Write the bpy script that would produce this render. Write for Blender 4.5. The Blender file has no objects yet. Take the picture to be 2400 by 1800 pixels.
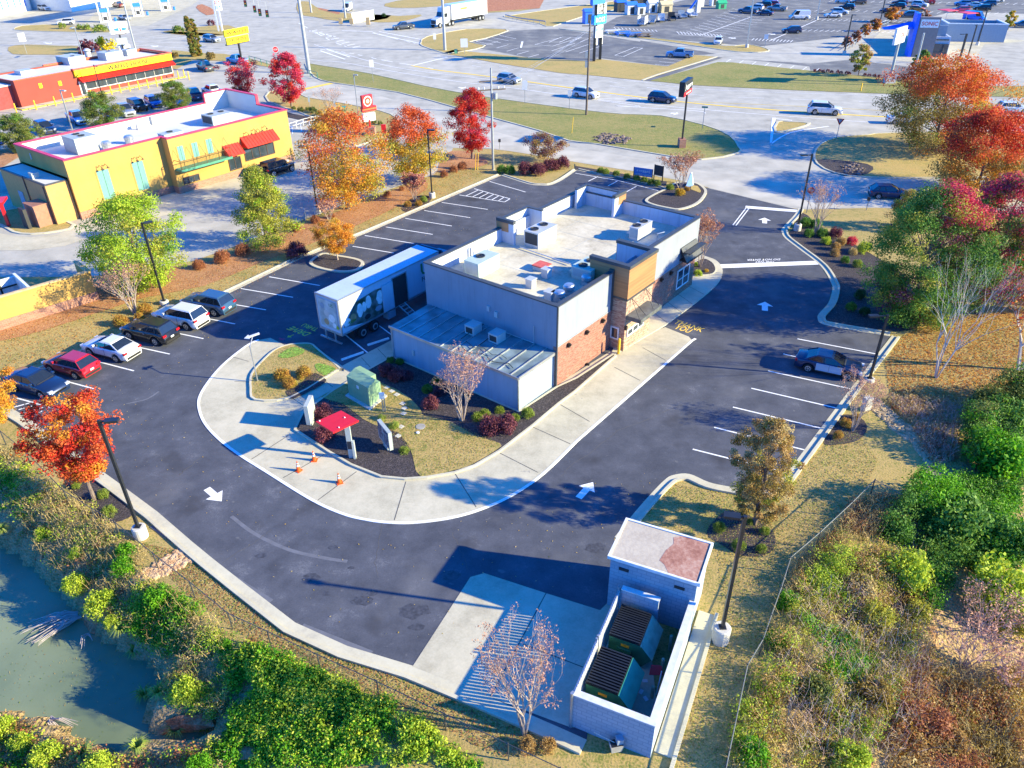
import bpy,math,random
import numpy as np
from mathutils import Vector,Matrix
from mathutils.geometry import tessellate_polygon
scene=bpy.context.scene
COL=scene.collection
R=math.radians
# ------------------------------------------------------------------ camera
FPX,TH,RO,CH=1790.0,R(32.6),R(-0.7),30.0
S=CH/27.0
_F=np.array([0,math.cos(TH),-math.sin(TH)]);_R=np.array([1.,0,0]);_U=np.cross(_R,_F)
_R2=math.cos(RO)*_R + math.sin(RO)*_U;_U2=-math.sin(RO)*_R + math.cos(RO)*_U
cd=bpy.data.cameras.new("camera");cam=bpy.data.objects.new("camera",cd);COL.objects.link(cam)
cd.sensor_width=36;cd.lens=FPX/2400*36;cd.clip_start=0.5;cd.clip_end=4000
cam.matrix_world=Matrix(((_R2[0],_U2[0],-_F[0],0),(_R2[1],_U2[1],-_F[1],0),(_R2[2],_U2[2],-_F[2],CH),(0,0,0,1)))
scene.camera=cam
# ------------------------------------------------------------------ light
SUN_EL,SHADOW_AZ=R(21.2),R(169.0)
sx,sy=-math.cos(SHADOW_AZ),-math.sin(SHADOW_AZ)            # towards the sun
sd=Vector((sx*math.cos(SUN_EL),sy*math.cos(SUN_EL),math.sin(SUN_EL)))
w=bpy.data.worlds.new("World");scene.world=w;w.use_nodes=True
nt=w.node_tree;nt.nodes.clear()
sky=nt.nodes.new('ShaderNodeTexSky');sky.sky_type='NISHITA';sky.sun_disc=False
sky.sun_elevation=SUN_EL;sky.sun_rotation=math.atan2(sx,sy);sky.ozone_density=4.0;sky.dust_density=0.3;sky.air_density=1.0
tint=nt.nodes.new('ShaderNodeMix');tint.data_type='RGBA';tint.blend_type='MULTIPLY';tint.inputs[0].default_value=1
tint.inputs[7].default_value=(0.05,0.60,1.40,1)
bg=nt.nodes.new('ShaderNodeBackground');bg.inputs[1].default_value=0.135
out=nt.nodes.new('ShaderNodeOutputWorld')
nt.links.new(sky.outputs[0],tint.inputs[6]);nt.links.new(tint.outputs[2],bg.inputs[0]);nt.links.new(bg.outputs[0],out.inputs[0])
sl=bpy.data.lights.new("sun",'SUN');sl.energy=5.0;sl.angle=R(0.5);sl.color=(1.0,0.87,0.47)
so=bpy.data.objects.new("sun",sl);COL.objects.link(so)
so.rotation_euler=(-sd).to_track_quat('-Z','Y').to_euler();so.location=(60,-20,60)
scene.view_settings.view_transform='Standard';scene.view_settings.look='None'
scene.view_settings.exposure=1.46;scene.view_settings.gamma=1.0
try:
 scene.cycles.max_bounces=6;scene.cycles.transparent_max_bounces=8;scene.cycles.use_denoising=True
except Exception: pass
# ------------------------------------------------------------------ pixel of the photograph -> point in the place
def G(x,y,z=0.0):
 d=_F*FPX + _R2*(x-1200) - _U2*(y-900);t=(z-CH)/d[2]
 return np.array([d[0]*t,d[1]*t,z])
def PX(p):
 v=np.array(p,float)-[0,0,CH];k=v@_F
 return 1200+FPX*(v@_R2)/k,900-FPX*(v@_U2)/k
def hgt(bx,by,ty,z0=0.0):
 b=G(bx,by,z0);lo,hi=z0,z0+60
 for _ in range(40):
  m=(lo+hi)/2
  if PX((b[0],b[1],m))[1] > ty: lo=m
  else: hi=m
 return hi-z0
def K(x0,y0,s): return lambda pts: [(x0+a/s,y0+b/s) for a,b in pts]
def W2(pts,z=0.0): return [tuple(G(x,y,z)[:2]) for x,y in pts]
# ------------------------------------------------------------------ materials
_mats={}
def nodes_of(name):
 m=bpy.data.materials.new(name);m.use_nodes=True
 return m,m.node_tree,m.node_tree.nodes['Principled BSDF']
def N(nt,t,**kw):
 n=nt.nodes.new(t)
 for k,v in kw.items(): setattr(n,k,v)
 return n
def mat(name,c,rough=0.7,metal=0.0,var=0.12,scale=3.0,bump=0.0,bscale=20.0,spec=0.5,emit=None,c2=None,stretch=None,grime=0.0):
 """procedural: the colour drifts by 'var' with a noise, optional second colour and bump"""
 if name in _mats: return _mats[name]
 m,nt,b=nodes_of(name)
 tc=N(nt,'ShaderNodeTexCoord');src=tc.outputs['Object']
 if stretch:
  mp=N(nt,'ShaderNodeMapping');mp.inputs['Scale'].default_value=stretch;nt.links.new(src,mp.inputs[0]);src=mp.outputs[0]
 no=N(nt,'ShaderNodeTexNoise');no.inputs['Scale'].default_value=scale;no.inputs['Detail'].default_value=5
 nt.links.new(src,no.inputs['Vector'])
 cr=N(nt,'ShaderNodeValToRGB')
 if c2 is None:
  lo=[max(0,v*(1-var)) for v in c];hi=[min(1,v*(1+var)) for v in c]
 else: lo,hi=c,c2
 cr.color_ramp.elements[0].position=0.35;cr.color_ramp.elements[1].position=0.65
 cr.color_ramp.elements[0].color=(*lo,1);cr.color_ramp.elements[1].color=(*hi,1)
 nt.links.new(no.outputs['Fac'],cr.inputs[0]);colo=cr.outputs[0]
 if grime:   # rain streaks and dirt that run down the wall
  mp2=N(nt,'ShaderNodeMapping');mp2.inputs['Scale'].default_value=(3,3,0.25);nt.links.new(tc.outputs['Object'],mp2.inputs[0])
  n5=N(nt,'ShaderNodeTexNoise');n5.inputs['Scale'].default_value=1.3;n5.inputs['Detail'].default_value=8;n5.inputs['Roughness'].default_value=.65;nt.links.new(mp2.outputs[0],n5.inputs['Vector'])
  r5=N(nt,'ShaderNodeMapRange');r5.inputs[1].default_value=.5;r5.inputs[2].default_value=.75;r5.inputs[4].default_value=grime;nt.links.new(n5.outputs['Fac'],r5.inputs[0])
  m5=N(nt,'ShaderNodeMix');m5.data_type='RGBA';nt.links.new(r5.outputs[0],m5.inputs[0]);nt.links.new(colo,m5.inputs[6]);m5.inputs[7].default_value=(.12,.11,.10,1);colo=m5.outputs[2]
 nt.links.new(colo,b.inputs['Base Color'])
 b.inputs['Roughness'].default_value=rough;b.inputs['Metallic'].default_value=metal
 b.inputs['Specular IOR Level'].default_value=spec
 if emit: b.inputs['Emission Color'].default_value=(*emit[0],1);b.inputs['Emission Strength'].default_value=emit[1]
 if bump:
  n2=N(nt,'ShaderNodeTexNoise');n2.inputs['Scale'].default_value=bscale;n2.inputs['Detail'].default_value=6
  nt.links.new(src,n2.inputs['Vector'])
  bp=N(nt,'ShaderNodeBump');bp.inputs['Strength'].default_value=bump;bp.inputs['Distance'].default_value=0.05
  nt.links.new(n2.outputs['Fac'],bp.inputs['Height']);nt.links.new(bp.outputs[0],b.inputs['Normal'])
 _mats[name]=m;return m
def ground_mat(name,cols,scales,rough=0.95,bump=0.5,bscale=8.0,bdist=0.1,spots=None,coat=0.0):
 """cols: list of (pos, colour) on a ramp driven by a mix of a broad and a fine noise; spots: (scale, threshold, colour)"""
 if name in _mats: return _mats[name]
 m,nt,b=nodes_of(name)
 tc=N(nt,'ShaderNodeTexCoord');src=tc.outputs['Object']
 outs=[]
 for s in scales:
  no=N(nt,'ShaderNodeTexNoise');no.inputs['Scale'].default_value=s;no.inputs['Detail'].default_value=7;no.inputs['Roughness'].default_value=0.6
  nt.links.new(src,no.inputs['Vector']);outs.append(no.outputs['Fac'])
 cur=outs[0]
 for o in outs[1:]:
  mx=N(nt,'ShaderNodeMix');mx.data_type='FLOAT';mx.inputs[0].default_value=0.5
  nt.links.new(cur,mx.inputs[2]);nt.links.new(o,mx.inputs[3]);cur=mx.outputs[0]
 cr=N(nt,'ShaderNodeValToRGB');e=cr.color_ramp.elements
 e[0].position,e[0].color=cols[0][0],(*cols[0][1],1);e[1].position,e[1].color=cols[-1][0],(*cols[-1][1],1)
 for p,c in cols[1:-1]:
  q=e.new(p);q.color=(*c,1)
 nt.links.new(cur,cr.inputs[0]);colo=cr.outputs[0]
 for sp in (spots or []):
  n3=N(nt,'ShaderNodeTexNoise');n3.inputs['Scale'].default_value=sp[0];n3.inputs['Detail'].default_value=3
  mp=N(nt,'ShaderNodeMapping');mp.inputs['Location'].default_value=(sp[0]*7,3,1);nt.links.new(src,mp.inputs[0]);nt.links.new(mp.outputs[0],n3.inputs['Vector'])
  c3=N(nt,'ShaderNodeValToRGB');c3.color_ramp.elements[0].position=sp[1];c3.color_ramp.elements[1].position=sp[1]+sp[3]
  nt.links.new(n3.outputs['Fac'],c3.inputs[0])
  mx=N(nt,'ShaderNodeMix');mx.data_type='RGBA';nt.links.new(c3.outputs[0],mx.inputs[0]);nt.links.new(colo,mx.inputs[6]);mx.inputs[7].default_value=(*sp[2],1)
  colo=mx.outputs[2]
 nt.links.new(colo,b.inputs['Base Color']);b.inputs['Roughness'].default_value=rough;b.inputs['Specular IOR Level'].default_value=0.3
 n2=N(nt,'ShaderNodeTexNoise');n2.inputs['Scale'].default_value=bscale;n2.inputs['Detail'].default_value=5;nt.links.new(src,n2.inputs['Vector'])
 bp=N(nt,'ShaderNodeBump');bp.inputs['Strength'].default_value=bump;bp.inputs['Distance'].default_value=bdist
 nt.links.new(n2.outputs['Fac'],bp.inputs['Height']);nt.links.new(bp.outputs[0],b.inputs['Normal'])
 _mats[name]=m;return m
def brick_mat(name,c1,c2,mortar,bw=0.22,bh=0.075,rough=0.9):
 if name in _mats: return _mats[name]
 m,nt,b=nodes_of(name)
 tc=N(nt,'ShaderNodeTexCoord');sp=N(nt,'ShaderNodeSeparateXYZ');nt.links.new(tc.outputs['Object'],sp.inputs[0])
 ad=N(nt,'ShaderNodeMath',operation='ADD');nt.links.new(sp.outputs[0],ad.inputs[0]);nt.links.new(sp.outputs[1],ad.inputs[1])
 cb=N(nt,'ShaderNodeCombineXYZ');nt.links.new(ad.outputs[0],cb.inputs[0]);nt.links.new(sp.outputs[2],cb.inputs[1])
 br=N(nt,'ShaderNodeTexBrick');br.inputs['Scale'].default_value=1.0;br.inputs['Brick Width'].default_value=bw;br.inputs['Row Height'].default_value=bh
 br.inputs['Mortar Size'].default_value=bh*0.1;br.inputs['Bias'].default_value=0.0
 br.inputs['Color1'].default_value=(*c1,1);br.inputs['Color2'].default_value=(*c2,1);br.inputs['Mortar'].default_value=(*mortar,1)
 nt.links.new(cb.outputs[0],br.inputs['Vector']);nt.links.new(br.outputs['Color'],b.inputs['Base Color'])
 b.inputs['Roughness'].default_value=rough;b.inputs['Specular IOR Level'].default_value=0.2
 _mats[name]=m;return m
def leaf_mat(name,cols,trans=0.35,nscale=0.9):
 if name in _mats: return _mats[name]
 m=bpy.data.materials.new(name);m.use_nodes=True;nt=m.node_tree;nt.nodes.clear()
 tc=N(nt,'ShaderNodeTexCoord');no=N(nt,'ShaderNodeTexNoise');no.inputs['Scale'].default_value=nscale;no.inputs['Detail'].default_value=2
 nt.links.new(tc.outputs['Object'],no.inputs['Vector'])
 ge=N(nt,'ShaderNodeNewGeometry')
 mr=N(nt,'ShaderNodeMapRange');mr.inputs[1].default_value=0.3;mr.inputs[2].default_value=0.7
 nt.links.new(no.outputs['Fac'],mr.inputs[0])
 mx=N(nt,'ShaderNodeMix');mx.data_type='FLOAT';mx.inputs[0].default_value=0.5
 nt.links.new(mr.outputs[0],mx.inputs[2]);nt.links.new(ge.outputs['Random Per Island'],mx.inputs[3])
 cr=N(nt,'ShaderNodeValToRGB');e=cr.color_ramp.elements
 n=len(cols)
 e[0].position=0.15;e[0].color=(*cols[0],1);e[1].position=0.85;e[1].color=(*cols[-1],1)
 for i,c in enumerate(cols[1:-1]):
  q=e.new(0.15+0.7*(i+1)/(n-1));q.color=(*c,1)
 nt.links.new(mx.outputs[0],cr.inputs[0])
 di=N(nt,'ShaderNodeBsdfPrincipled');di.inputs['Roughness'].default_value=0.6;di.inputs['Specular IOR Level'].default_value=0.25
 tr=N(nt,'ShaderNodeBsdfTranslucent');ms=N(nt,'ShaderNodeMixShader');ms.inputs[0].default_value=trans
 nt.links.new(cr.outputs[0],di.inputs['Base Color']);nt.links.new(cr.outputs[0],tr.inputs['Color'])
 o=N(nt,'ShaderNodeOutputMaterial');nt.links.new(di.outputs[0],ms.inputs[1]);nt.links.new(tr.outputs[0],ms.inputs[2]);nt.links.new(ms.outputs[0],o.inputs[0])
 _mats[name]=m;return m
# ------------------------------------------------------------------ mesh builder
class MB:
 def __init__(s): s.v=[];s.f=[];s.m=[];s.mi=0
 def add(s,vs,fs):
  n=len(s.v);s.v += [tuple(map(float,v)) for v in vs];s.f += [tuple(i+n for i in f) for f in fs];s.m += [s.mi]*len(fs);return s
 def box(s,x0,y0,z0,x1,y1,z1):
  x0,x1=min(x0,x1),max(x0,x1);y0,y1=min(y0,y1),max(y0,y1);z0,z1=min(z0,z1),max(z0,z1)
  return s.add([(x0,y0,z0),(x1,y0,z0),(x1,y1,z0),(x0,y1,z0),(x0,y0,z1),(x1,y0,z1),(x1,y1,z1),(x0,y1,z1)],
     [(0,3,2,1),(4,5,6,7),(0,1,5,4),(1,2,6,5),(2,3,7,6),(3,0,4,7)])
 def hexa(s,b,t):
  return s.add(list(b)+list(t),[(0,3,2,1),(4,5,6,7),(0,1,5,4),(1,2,6,5),(2,3,7,6),(3,0,4,7)])
 def quad(s,a,b,c,d): return s.add([a,b,c,d],[(0,1,2,3)])
 def prism(s,pts,z0,z1):
  n=len(pts);a=sum(pts[i][0]*pts[(i+1) % n][1]-pts[(i+1) % n][0]*pts[i][1] for i in range(n))
  if a < 0: pts=pts[::-1]
  tri=tessellate_polygon([[Vector((x,y,0)) for x,y in pts]])
  vs=[(x,y,z0) for x,y in pts]+[(x,y,z1) for x,y in pts]
  fs=[(i,(i+1) % n,n+(i+1) % n,n+i) for i in range(n)]
  for t in tri:
   p=[pts[i] for i in t];ar=(p[1][0]-p[0][0])*(p[2][1]-p[0][1])-(p[2][0]-p[0][0])*(p[1][1]-p[0][1])
   t=tuple(t) if ar > 0 else tuple(t)[::-1]
   fs.append(tuple(n+i for i in t));fs.append(tuple(t)[::-1])
  return s.add(vs,fs)
 def tube(s,pts,rs,n=6,cap=True):
  pts=[np.array(p,float) for p in pts];rings=[];vs=[];fs=[]
  if not hasattr(rs,'__len__'): rs=[rs]*len(pts)
  for i,p in enumerate(pts):
   d=pts[min(i+1,len(pts)-1)]-pts[max(i-1,0)];L=np.linalg.norm(d);d=d/L if L > 1e-9 else np.array([0,0,1.])
   a=np.cross(d,[0,0,1.]) if abs(d[2]) < 0.95 else np.cross(d,[1.,0,0]);a /= np.linalg.norm(a);b=np.cross(d,a)
   for k in range(n):
    t=2*math.pi*k/n;vs.append(p+rs[i]*(math.cos(t)*a+math.sin(t)*b))
  for i in range(len(pts)-1):
   for k in range(n): fs.append((i*n+k,i*n+(k+1) % n,(i+1)*n+(k+1) % n,(i+1)*n+k))
  if cap: fs.append(tuple(range(n))[::-1]);fs.append(tuple((len(pts)-1)*n+k for k in range(n)))
  return s.add(vs,fs)
 def cyl(s,p,q,r0,r1=None,n=12): return s.tube([p,q],[r0,r0 if r1 is None else r1],n)
 def lathe(s,prof,n=16,c=(0,0)):
  vs=[];fs=[]
  for r,z in prof:
   for k in range(n): t=2*math.pi*k/n;vs.append((c[0]+r*math.cos(t),c[1]+r*math.sin(t),z))
  for i in range(len(prof)-1):
   for k in range(n): fs.append((i*n+k,i*n+(k+1) % n,(i+1)*n+(k+1) % n,(i+1)*n+k))
  fs.append(tuple((len(prof)-1)*n+k for k in range(n)))
  return s.add(vs,fs)
 def ball(s,c,r,n=10,m=7,jit=0,rng=None):
  vs=[];fs=[]
  for i in range(m+1):
   ph=math.pi*i/m
   for k in range(n):
    t=2*math.pi*k/n;j=1+(rng.uniform(-jit,jit) if jit else 0)
    vs.append((c[0]+r[0]*j*math.sin(ph)*math.cos(t),c[1]+r[1]*j*math.sin(ph)*math.sin(t),c[2]+r[2]*j*math.cos(ph)))
  for i in range(m):
   for k in range(n): fs.append((i*n+k,(i+1)*n+k,(i+1)*n+(k+1) % n,i*n+(k+1) % n))
  return s.add(vs,fs)
 def build(s,name,mats,parent=None,smooth=False,bevel=0):
  me=bpy.data.meshes.new(name);me.from_pydata(s.v,[],s.f)
  if not isinstance(mats,(list,tuple)): mats=[mats]
  for m in mats: me.materials.append(m)
  if len(mats) > 1: me.polygons.foreach_set('material_index',s.m)
  if smooth: me.polygons.foreach_set('use_smooth',[True]*len(me.polygons))
  me.update()
  o=bpy.data.objects.new(name,me);COL.objects.link(o)
  if parent: o.parent=parent
  if bevel:
   b=o.modifiers.new('bevel','BEVEL');b.width=bevel;b.segments=2;b.limit_method='ANGLE'
  return o
def tag(o,label=None,cat=None,group=None,kind=None):
 if label: o['label']=label
 if cat: o['category']=cat
 if group: o['group']=group
 if kind: o['kind']=kind
 return o
def thing(name,loc,label,cat,group=None,rz=0.0):
 o=bpy.data.objects.new(name,None);COL.objects.link(o);o.empty_display_size=0.3
 o.location=loc;o.rotation_euler=(0,0,rz);return tag(o,label,cat,group)
def kids(o): return [c for c in bpy.data.objects if c.parent == o]
_kidmap={}
def copy_tree(o,loc,rz,label,group=None,scale=None,kidlist=None):
 c=o.copy();COL.objects.link(c);c.location=loc;c.rotation_euler=(0,0,rz);c['label']=label
 if scale is not None: c.scale=scale if hasattr(scale,'__len__') else (scale,)*3
 if group: c['group']=group
 if o.name not in _kidmap:
  _kidmap[o.name]=[(k,kids(k)) for k in kids(o)]
 for k,sub in _kidmap[o.name]:
  kc=k.copy();COL.objects.link(kc);kc.parent=c
  for q in sub:
   qc=q.copy();COL.objects.link(qc);qc.parent=kc
 return c
def ordn(i): return ['first','second','third','fourth','fifth','sixth','seventh','eighth','ninth','tenth','eleventh','twelfth','thirteenth','fourteenth','fifteenth','sixteenth','seventeenth','eighteenth','nineteenth','twentieth'][i]
BOLD=0.012
def text_mesh(s,depth=0.0):
 c=bpy.data.curves.new('lettering','FONT');c.body=s;c.extrude=depth;c.offset=BOLD;c.resolution_u=2
 o=bpy.data.objects.new('lettering',c);COL.objects.link(o)
 dg=bpy.context.evaluated_depsgraph_get();dg.update()
 me=bpy.data.meshes.new_from_object(o.evaluated_get(dg));bpy.data.objects.remove(o)
 return me
def lettering(s,m,origin,ux,uy,w,h,parent=None,name='lettering',depth=0.004,bold=0.0,kind=None):
 """writes s in a w x h box whose lower left corner is origin, along ux (unit) and up uy (unit)"""
 me=text_mesh(s,0.0);vs=np.array([v.co[:] for v in me.vertices]);lo=vs.min(0);hi=vs.max(0)
 ux=np.array(ux,float);uy=np.array(uy,float);nz=np.cross(ux,uy);o3=np.array(origin,float)
 sc=(w/(hi[0]-lo[0]),h/(hi[1]-lo[1]))
 P=[o3+ux*((v[0]-lo[0])*sc[0])+uy*((v[1]-lo[1])*sc[1])+nz*depth for v in vs]
 for v,p in zip(me.vertices,P): v.co=p
 me.materials.clear();me.materials.append(m)
 o=bpy.data.objects.new(name,me);COL.objects.link(o)
 if parent: o.parent=parent
 if kind: o['kind']=kind
 return o
def catmull(pts,n=6,closed=False):
 P=[np.array(p,float) for p in pts];out=[];L=len(P)
 rng_=range(L) if closed else range(L-1)
 for i in rng_:
  p1,p2=P[i],P[(i+1) % L]
  p0=P[(i-1) % L] if closed or i > 0 else p1;p3=P[(i+2) % L] if closed or i+2 < L else p2
  for k in range(n):
   t=k/n;out.append(tuple(0.5*((2*p1)+(-p0+p2)*t+(2*p0-5*p1+4*p2-p3)*t*t+(-p0+3*p1-3*p2+p3)*t**3)))
 if not closed: out.append(tuple(P[-1]))
 return out
def offset(pts,d,closed=False):
 """offset a plan polyline to its left by d"""
 P=[np.array(p,float) for p in pts];out=[];L=len(P)
 for i in range(L):
  a=P[(i-1) % L] if closed or i > 0 else P[i];b=P[(i+1) % L] if closed or i < L-1 else P[i]
  d1=P[i]-a;d2=b-P[i]
  d1=d1/np.linalg.norm(d1) if np.linalg.norm(d1) > 1e-9 else None;d2=d2/np.linalg.norm(d2) if np.linalg.norm(d2) > 1e-9 else None
  if d1 is None: d1=d2
  if d2 is None: d2=d1
  n1=np.array([-d1[1],d1[0]]);n2=np.array([-d2[1],d2[0]]);m=n1+n2;L2=np.linalg.norm(m)
  m=m/L2 if L2 > 1e-6 else n1;k=max(0.5,m@n1);out.append(tuple(P[i]+m*d/k))
 return out
def area(p): return sum(p[i][0]*p[(i+1) % len(p)][1]-p[(i+1) % len(p)][0]*p[i][1] for i in range(len(p)))/2
def sheet(name,pts,z,m,kind='structure',parent=None):
 if area(pts) < 0: pts=pts[::-1]
 tri=tessellate_polygon([[Vector((x,y,0)) for x,y in pts]]);b=MB();fs=[]
 for t in tri:
  p=[pts[i] for i in t];ar=(p[1][0]-p[0][0])*(p[2][1]-p[0][1])-(p[2][0]-p[0][0])*(p[1][1]-p[0][1])
  fs.append(tuple(t) if ar > 0 else tuple(t)[::-1])
 b.add([(x,y,z) for x,y in pts],fs);o=b.build(name,m,parent)
 if kind: o['kind']=kind
 return o
def band(mb,pts,w0,w1,z0,z1,closed=False):
 """a solid strip along pts between the left offsets w0 and w1, from z0 to z1"""
 a=offset(pts,w0,closed);b=offset(pts,w1,closed);n=len(pts);rr=range(n if closed else n-1)
 for i in rr:
  j=(i+1) % n;mb.hexa([(*a[i],z0),(*a[j],z0),(*b[j],z0),(*b[i],z0)],[(*a[i],z1),(*a[j],z1),(*b[j],z1),(*b[i],z1)])
def line(mb,p,q,w,z):
 p=np.array(p[:2]);q=np.array(q[:2]);d=q-p;d=d/np.linalg.norm(d);n=np.array([-d[1],d[0]])*w/2
 mb.quad((*(p-n),z),(*(q-n),z),(*(q+n),z),(*(p+n),z))
# ================================================================== GROUND
def segdist(P,L):
 d=np.full(len(P),1e9)
 for i in range(len(L)-1):
  a=np.array(L[i]);b=np.array(L[i+1]);ab=b-a;t=np.clip(((P-a)@ab)/(ab@ab),0,1)
  d=np.minimum(d,np.linalg.norm(P-(a+t[:,None]*ab),axis=1))
 return d
def inside(P,L):
 r=np.zeros(len(P),bool);n=len(L)
 for i in range(n):
  x0,y0=L[i];x1,y1=L[(i+1) % n]
  c=((y0 > P[:,1]) != (y1 > P[:,1]));xx=(x1-x0)*(P[:,1]-y0)/((y1-y0) if y1 != y0 else 1e-9)+x0
  r ^= (c & (P[:,0] < xx))
 return r
C4=K(0,1200,1.843);CA=K(0,600,2.766);CR=K(1600,900,2.765)
ftop_px=CA([(-170,1020),(0,1135),(165,1270)])+C4([(275,-90),(395,-15),(495,45),(660,180),(820,305),(985,440),(1155,518),(1370,618),(1628,735),(1920,875),(2195,1005),(2420,1110)])
FL=[tuple(G(x,y,1.1)[:2]) for x,y in ftop_px]
FL=[(FL[0][0]-30,FL[0][1]+22)]+FL
rtop_px=CR([(1490,730),(1245,625),(1100,770),(890,965),(700,1128),(640,1320),(575,1500),(520,1659)])+[(1752,1560),(1710,1760),(1690,1860)]
FR=[tuple(G(x,y,1.1)[:2]) for x,y in rtop_px]
POND=[tuple(G(x,y,-2.2)[:2]) for x,y in C4([(-500,60),(0,130),(110,175),(160,240),(270,340),(330,400),(430,500),(520,570),(640,620),(715,690),(720,760),(690,830),(640,900),(700,950),(900,930),(930,985),(800,1030),(640,1040),(480,1050),(350,1010),(290,950),(150,890),(60,870),(-500,800)])]
BANK=FL+[(FL[-1][0]+6,5),(-90,5),(-90,FL[0][1])]
WR=[(x*S,y*S) for x,y in [(60.0,52.5),(44.5,46),(33.0,43.0),(29.5,38.5)]]
WOODS=WR+[FR[1]]+FR[2:]+[(FR[-1][0]+1,5),(75,5),(75,50)]
WEDGE=WR+[FR[1]]+FR[2:]
def terr(P):
 P=np.atleast_2d(np.array(P,float))[:,:2];h=np.zeros(len(P))
 ib=inside(P,BANK);ip=inside(P,POND);df=segdist(P,FL);dp=segdist(P,POND+[POND[0]])
 dd=np.maximum(df-0.8,0);t=dd/(dd+dp*0.9+1e-6);t=t*t*(3-2*t)
 far=np.clip(dd/9.0,0,1);h=np.where(ib,-2.15*t*np.maximum(far,0.55)-0.0,h);h=np.where(ib & ip,-2.3-np.minimum(dp*0.5,1.2),h)
 iw=inside(P,WOODS);dw=segdist(P,WEDGE);h=np.where(iw,-np.minimum(np.maximum(dw-0.8,0)*0.28,2.6),h)
 bmp=0.12*np.sin(P[:,0]*1.3+1)*np.sin(P[:,1]*1.1)+0.07*np.sin(P[:,0]*2.9)*np.sin(P[:,1]*3.3+2)
 k=np.where(ib,np.clip(df/3,0,1),0)+np.where(iw,np.clip(dw/3,0,1),0)
 return h+bmp*k
def th(x,y): return float(terr([(x,y)])[0])
def GT(px,py):
 z=0.0
 for _ in range(14):
  p=G(px,py,z);z=z+0.7*(th(p[0],p[1])-z)
 p=G(px,py,z);return np.array([p[0],p[1],th(p[0],p[1])])
m_grass=ground_mat('lawn',[(0.34,(0.09,0.13,0.02)),(0.43,(0.20,0.20,0.05)),(0.50,(0.38,0.28,0.10)),(0.57,(0.44,0.31,0.12)),(0.66,(0.20,0.25,0.04))],(0.35,2.2,9.0),bump=0.5,bscale=9,bdist=0.05)
m_soil=ground_mat('bank',[(0.32,(0.09,0.08,0.03)),(0.42,(0.22,0.18,0.07)),(0.52,(0.40,0.27,0.13)),(0.6,(0.48,0.34,0.18)),(0.70,(0.20,0.24,0.05))],(0.5,2.5,9.0),bump=1.0,bscale=5,bdist=0.25,spots=[(0.25,0.60,(0.36,0.13,0.05),0.06)])
m_green=ground_mat('green_lawn',[(0.36,(0.10,0.16,0.025)),(0.46,(0.20,0.21,0.05)),(0.54,(0.30,0.25,0.08)),(0.64,(0.36,0.27,0.10))],(0.16,1.3,7.0),bump=0.7,bscale=6,bdist=0.1)
m_tan=ground_mat('dormant_lawn',[(0.36,(0.20,0.20,0.05)),(0.47,(0.36,0.28,0.09)),(0.55,(0.46,0.32,0.11)),(0.66,(0.34,0.22,0.08))],(0.2,1.3,7.0),bump=0.6,bscale=6,bdist=0.08)
m_leaflitter=ground_mat('leaf_litter',[(0.35,(0.16,0.08,0.03)),(0.5,(0.42,0.20,0.09)),(0.65,(0.52,0.30,0.15))],(0.5,4.0,14.0),bump=0.8,bscale=12,bdist=0.06)
m_mulch=ground_mat('mulch',[(0.35,(0.018,0.015,0.018)),(0.5,(0.05,0.042,0.045)),(0.66,(0.16,0.13,0.13))],(9.0,30.0),bump=1.0,bscale=22,bdist=0.05)
m_asph=ground_mat('dark_asphalt',[(0.34,(0.042,0.046,0.062)),(0.47,(0.068,0.074,0.095)),(0.56,(0.088,0.094,0.118)),(0.66,(0.17,0.175,0.195))],(14.0,0.10,0.6),bump=0.15,bscale=40,bdist=0.01,spots=[(0.35,0.62,(0.045,0.047,0.058),0.14),(0.22,0.60,(0.15,0.15,0.16),0.25),(2.2,.68,(.13,.13,.14),.1)])
m_asph2=ground_mat('worn_asphalt',[(0.33,(0.24,0.23,0.20)),(0.5,(0.40,0.38,0.325)),(0.66,(0.52,0.49,0.415))],(9.0,0.04,0.35),bump=0.12,bscale=30,bdist=0.01)
m_asph3=ground_mat('shop_lot_asphalt',[(0.34,(0.085,0.09,0.10)),(0.5,(0.15,0.152,0.155)),(0.66,(0.30,0.29,0.26))],(9.0,0.04,0.3),bump=0.12,bscale=30,bdist=0.01)
m_conc=ground_mat('concrete',[(0.34,(0.33,0.30,0.22)),(0.5,(0.48,0.44,0.325)),(0.64,(0.58,0.53,0.40))],(11.0,1.6,0.3),bump=0.1,bscale=30,bdist=0.01,spots=[(1.3,0.73,(0.28,0.26,0.24),0.05)])
m_kerb=ground_mat('kerb_concrete',[(0.32,(0.38,0.35,0.28)),(0.5,(0.52,0.48,0.355)),(0.68,(0.60,0.56,0.42))],(11.0,3.0,0.5),bump=0.1,bscale=30,bdist=0.01)
m_white=ground_mat('white_paint',[(0.33,(0.62,0.62,0.62)),(0.5,(0.80,0.80,0.80))],(0.8,6.0),bump=0.02)
m_yellow=ground_mat('yellow_paint',[(0.33,(0.62,0.42,0.05)),(0.5,(0.80,0.56,0.08))],(0.8,6.0),bump=0.02)
m_joint=mat('joint',(0.09,0.085,0.08),0.9)
m_red_clay=ground_mat('clay',[(0.35,(0.20,0.07,0.03)),(0.5,(0.42,0.17,0.08)),(0.65,(0.55,0.28,0.16))],(1.5,8.0),bump=0.8)
def axis(lo,hi,step,far):
 a=list(np.arange(lo,hi+1e-6,step));L=[-far,-far/2,-far/4,-300,-180,lo-30,lo-8];H=[hi+8,hi+30,180,300,far/4,far/2,far]
 return np.array([v for v in L if v < lo]+a+[v for v in H if v > hi])
gx=axis(-60,60,0.5,3000);gy=axis(4,64,0.5,3000)
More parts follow.
